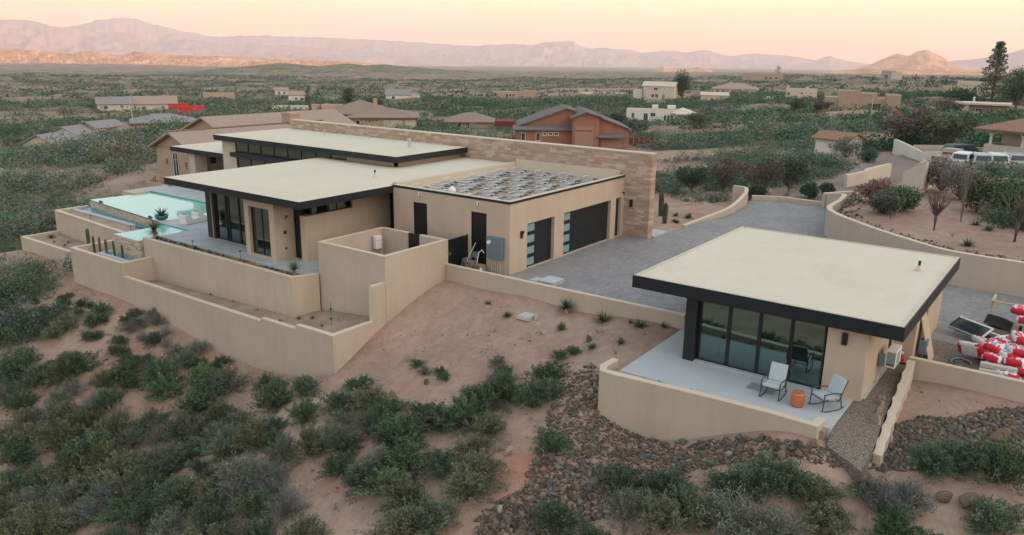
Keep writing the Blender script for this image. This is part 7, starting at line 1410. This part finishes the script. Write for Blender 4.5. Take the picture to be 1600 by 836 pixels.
# ---- rocks
def rockbase(seed,sub=2):
    bm=bmesh.new(); bmesh.ops.create_icosphere(bm,subdivisions=sub,radius=1); r=random.Random(seed); pl=[(Vector((r.gauss(0,1),r.gauss(0,1),r.gauss(0,1))).normalized(),r.uniform(.32,.66)) for _ in range(11)]
    for v in bm.verts:
        for n,d in pl:
            k=v.co.dot(n)-d
            if k>0: v.co-=n*k*.92
        v.co*=1+r.uniform(-.04,.04)
    V=np.array([v.co[:] for v in bm.verts]); Fc=np.array([[v.index for v in f.verts] for f in bm.faces]); bm.free(); return V,Fc
RB=[rockbase(s,2) for s in range(5)]; RBL=[rockbase(s+9,1) for s in range(4)]
def inpoly(poly,x,y): return sdist(poly,np.asarray(x,float),np.asarray(y,float))>0
RP=[[(880,590),(925,568),(942,580),(936,640),(960,662),(1010,686),(1055,692),(1200,684),(1280,694),(1322,705),(1366,700),(1366,735),(1310,732),(1240,716),(1150,722),(1060,742),(1010,765),(1000,805),(930,812),(860,836),(740,850),(750,800),(815,765),(838,705),(858,640),(870,610)],
    [(1372,700),(1388,665),(1440,652),(1490,655),(1545,640),(1640,635),(1640,712),(1560,712),(1500,722),(1440,735),(1370,735)]]
rk=[]
for poly,n in zip(RP,(9500,5000)):
    P_=np.array(poly); r=np.random.default_rng(n); px=r.uniform(P_[:,0].min(),P_[:,0].max(),n*2); py=r.uniform(P_[:,1].min(),P_[:,1].max(),n*2); ok=inpoly(poly,px,py); px,py=px[ok][:n],py[ok][:n]; X,Y,Z,D=ground(px,py); k=(D<60)&(sdist(GPAD,X,Y)<.2)|(sdist(GPAD,X,Y)<-.05); k&=D<60
    for x,y,z,d in zip(X[k],Y[k],Z[k],D[k]): rk.append((x,y,z,d,float(.05+.12*r.random()**2.2)))
rk.sort(key=lambda q:-q[4]/q[3])
rp_objs=[]
for i,(V,Fc) in enumerate(RB):
    me=bpy.data.meshes.new('boulder'); me.from_pydata([tuple(v) for v in V],[],[tuple(f) for f in Fc]); me.materials.append(MT['rock']); rp_objs.append(me)
def stone(me,x,y,z,s,label,group,name='rock',sink=.2):
    o=bpy.data.objects.new(name,me); C.objects.link(o); o.location=(x,y,z+s*(.45-sink)); o.rotation_euler=(random.random()*6,random.random()*6,random.random()*6); o.scale=(s*random.uniform(.9,1.3),s*random.uniform(.7,1.),s*random.uniform(.5,.8)); o['label']=label; o['category']='rock'; o['group']=group; return o
NI=290
for i,(x,y,z,d,s) in enumerate(rk[:NI]):
    big=bool(sdist([(-8,-18.7),(2,-18.7),(2,-40),(-16,-40)],np.array([x]),np.array([y]))[0]>0)
    stone(rp_objs[i%5],x,y,z,s*1.15,'broken brown or grey rock in the bank between wavy wall and photo edge' if big else 'broken brown or grey rock in the spill around the guest patio wall','rocks beyond the wavy wall' if big else 'rocks of the guest patio spill')
def merged_rocks(name,lst,seed,base=RBL):
    r=np.random.default_rng(seed); Vs=[];Fs=[];Ts=[];off=0
    for i,(x,y,z,s) in enumerate(lst):
        V,Fc=base[i%len(base)]; a=r.random(3)*6.28; ca,sa=np.cos(a),np.sin(a); R1=np.array([[ca[0],-sa[0],0],[sa[0],ca[0],0],[0,0,1]])@np.array([[1,0,0],[0,ca[1],-sa[1]],[0,sa[1],ca[1]]])@np.array([[ca[2],-sa[2],0],[sa[2],ca[2],0],[0,0,1]])
        W_=(V*np.array([1.15,.9,.65])*s)@R1.T; W_[:,2]*=.8; Vs.append(W_+np.array([x,y,z+s*.2])); Fs.append(Fc+off); off+=len(V); Ts.append(np.full(len(V),r.random()))
    return np_mesh(name,np.concatenate(Vs),np.concatenate(Fs),'rock',{'tint':np.concatenate(Ts)},smooth=False,kind='stuff')
rest=[(x,y,z,s) for x,y,z,d,s in rk[NI:]]; merged_rocks('rubble_stones',rest,2)
# rocks edging the walled bed
r=np.random.default_rng(12); lst=[]
_sp=smoothpoly([(p[0],p[1],0) for p in RW[1:]],6)
for i in range(620):
    t=r.random()**.9*(len(_sp)-1.01); k=int(t); f=t-k; a=Vector(_sp[k]);b=Vector(_sp[k+1]); p=a+(b-a)*f; n=Vector((b.y-a.y,-(b.x-a.x),0)).normalized(); n=-n if n.x<0 else n; off=.45+abs(r.normal(0,.55)); q=p+n*off; lst.append((q.x,q.y,float(0),.07+.14*r.random()**2))
L_=np.array([(a,b) for a,b,_,_ in lst]); Z_=zt(L_[:,0],L_[:,1]); merged_rocks('rubble_stones',[(a,b,float(z)+.02,s) for (a,b,_,s),z in zip(lst,Z_)],4)
# stones of the bare slopes
n_=N('rock_slope'); MT['rock_slope']=n_.fin(n_.ramp(n_.n('ShaderNodeAttribute',attribute_name='tint').outputs['Fac'],[(0,(.15,.115,.095)),(.3,(.26,.19,.15)),(.6,(.36,.28,.23)),(.85,(.32,.31,.29)),(1,(.56,.50,.44))]),.9,.2)
r=np.random.default_rng(44); n=6500; px=r.uniform(0,1600,n); py=r.uniform(420,836,n); X,Y,Z,D=ground(px,py); dn=fbm(X/4,Y/4,3); zone=np.exp(-(((px-740)/140)**2+((py-535)/60)**2))+.6*np.exp(-(((px-520)/60)**2+((py-690)/90)**2))+.5*np.exp(-(((px-1480)/100)**2+((py-615)/30)**2))
ok=keep_off(X,Y)|((px>1425)&(py>600)&(px<1600)&(py<650)); ok&=(D<62)&(r.random(n)<np.clip(.10+zone*.85+dn*.15,0,1)); pts=[(x,y,z,float(.022+.10*q**5)) for x,y,z,q in zip(X[ok],Y[ok],Z[ok],r.random(ok.sum()))]; o=merged_rocks('loose_stones',pts,8); o.data.materials[0]=MT['rock_slope']
plain('rock_pale',(.36,.31,.27),.9,.2,var=.25,scale=7,bump=.4,bscale=12)
for i,(px,py,s,lb) in enumerate(((770,518,.26,'flat pale boulder in the middle of the stony slope'),(822,528,.32,'broad pale flat rock low on the stony slope'),(849,521,.26,'grey tilted slab beside the broad pale rock'),(838,497,.22,'small pale stone above the tilted slab'),(920,532,.30,'two toned grey boulder above the rock spill'),(866,552,.24,'upright pale stone by the bright green sprigs'),(793,710,.26,'squarish white stone on the reddish washed patch'),(686,818,.42,'long grey slab standing low beside the bottom thicket'),(781,800,.2,'small tan stone at the foot of the rock spill'),(1356,728,.24,'white stone in the earth below the wavy wall'),(1474,783,.34,'grey boulder under the dark green bush at the right'),(1520,788,.36,'low broad grey boulder right of the dark green bush'),(1386,690,.3,'pale blue-grey rock at the lower end of the wavy wall'),(1558,692,.42,'largest bluish rock on the bank beyond the wavy wall'),(1104,323,.3,'pale cream boulder in the cactus garden'),(1115,317,.26,'blue-grey flat rock in the cactus garden'),(1202,305,.6,'pale square boulder beyond the end of the curved wall'),(1331,330,.35,'white rock at the corner of the walled bed'),(666,640,.25,'grey stone at the edge of the big thicket'),(665,600,.2,'small grey stone above the big thicket'))):
    x,y,z,_=gpt(px,py); o=stone(rp_objs[i%5],x,y,z,s,lb,'',sink=.15); del o['group']; o.data=rp_objs[i%5].copy(); o.data.materials[0]=MT['rock_pale'] if 'pale' in lb or 'white' in lb or 'tan' in lb else MT['rock']
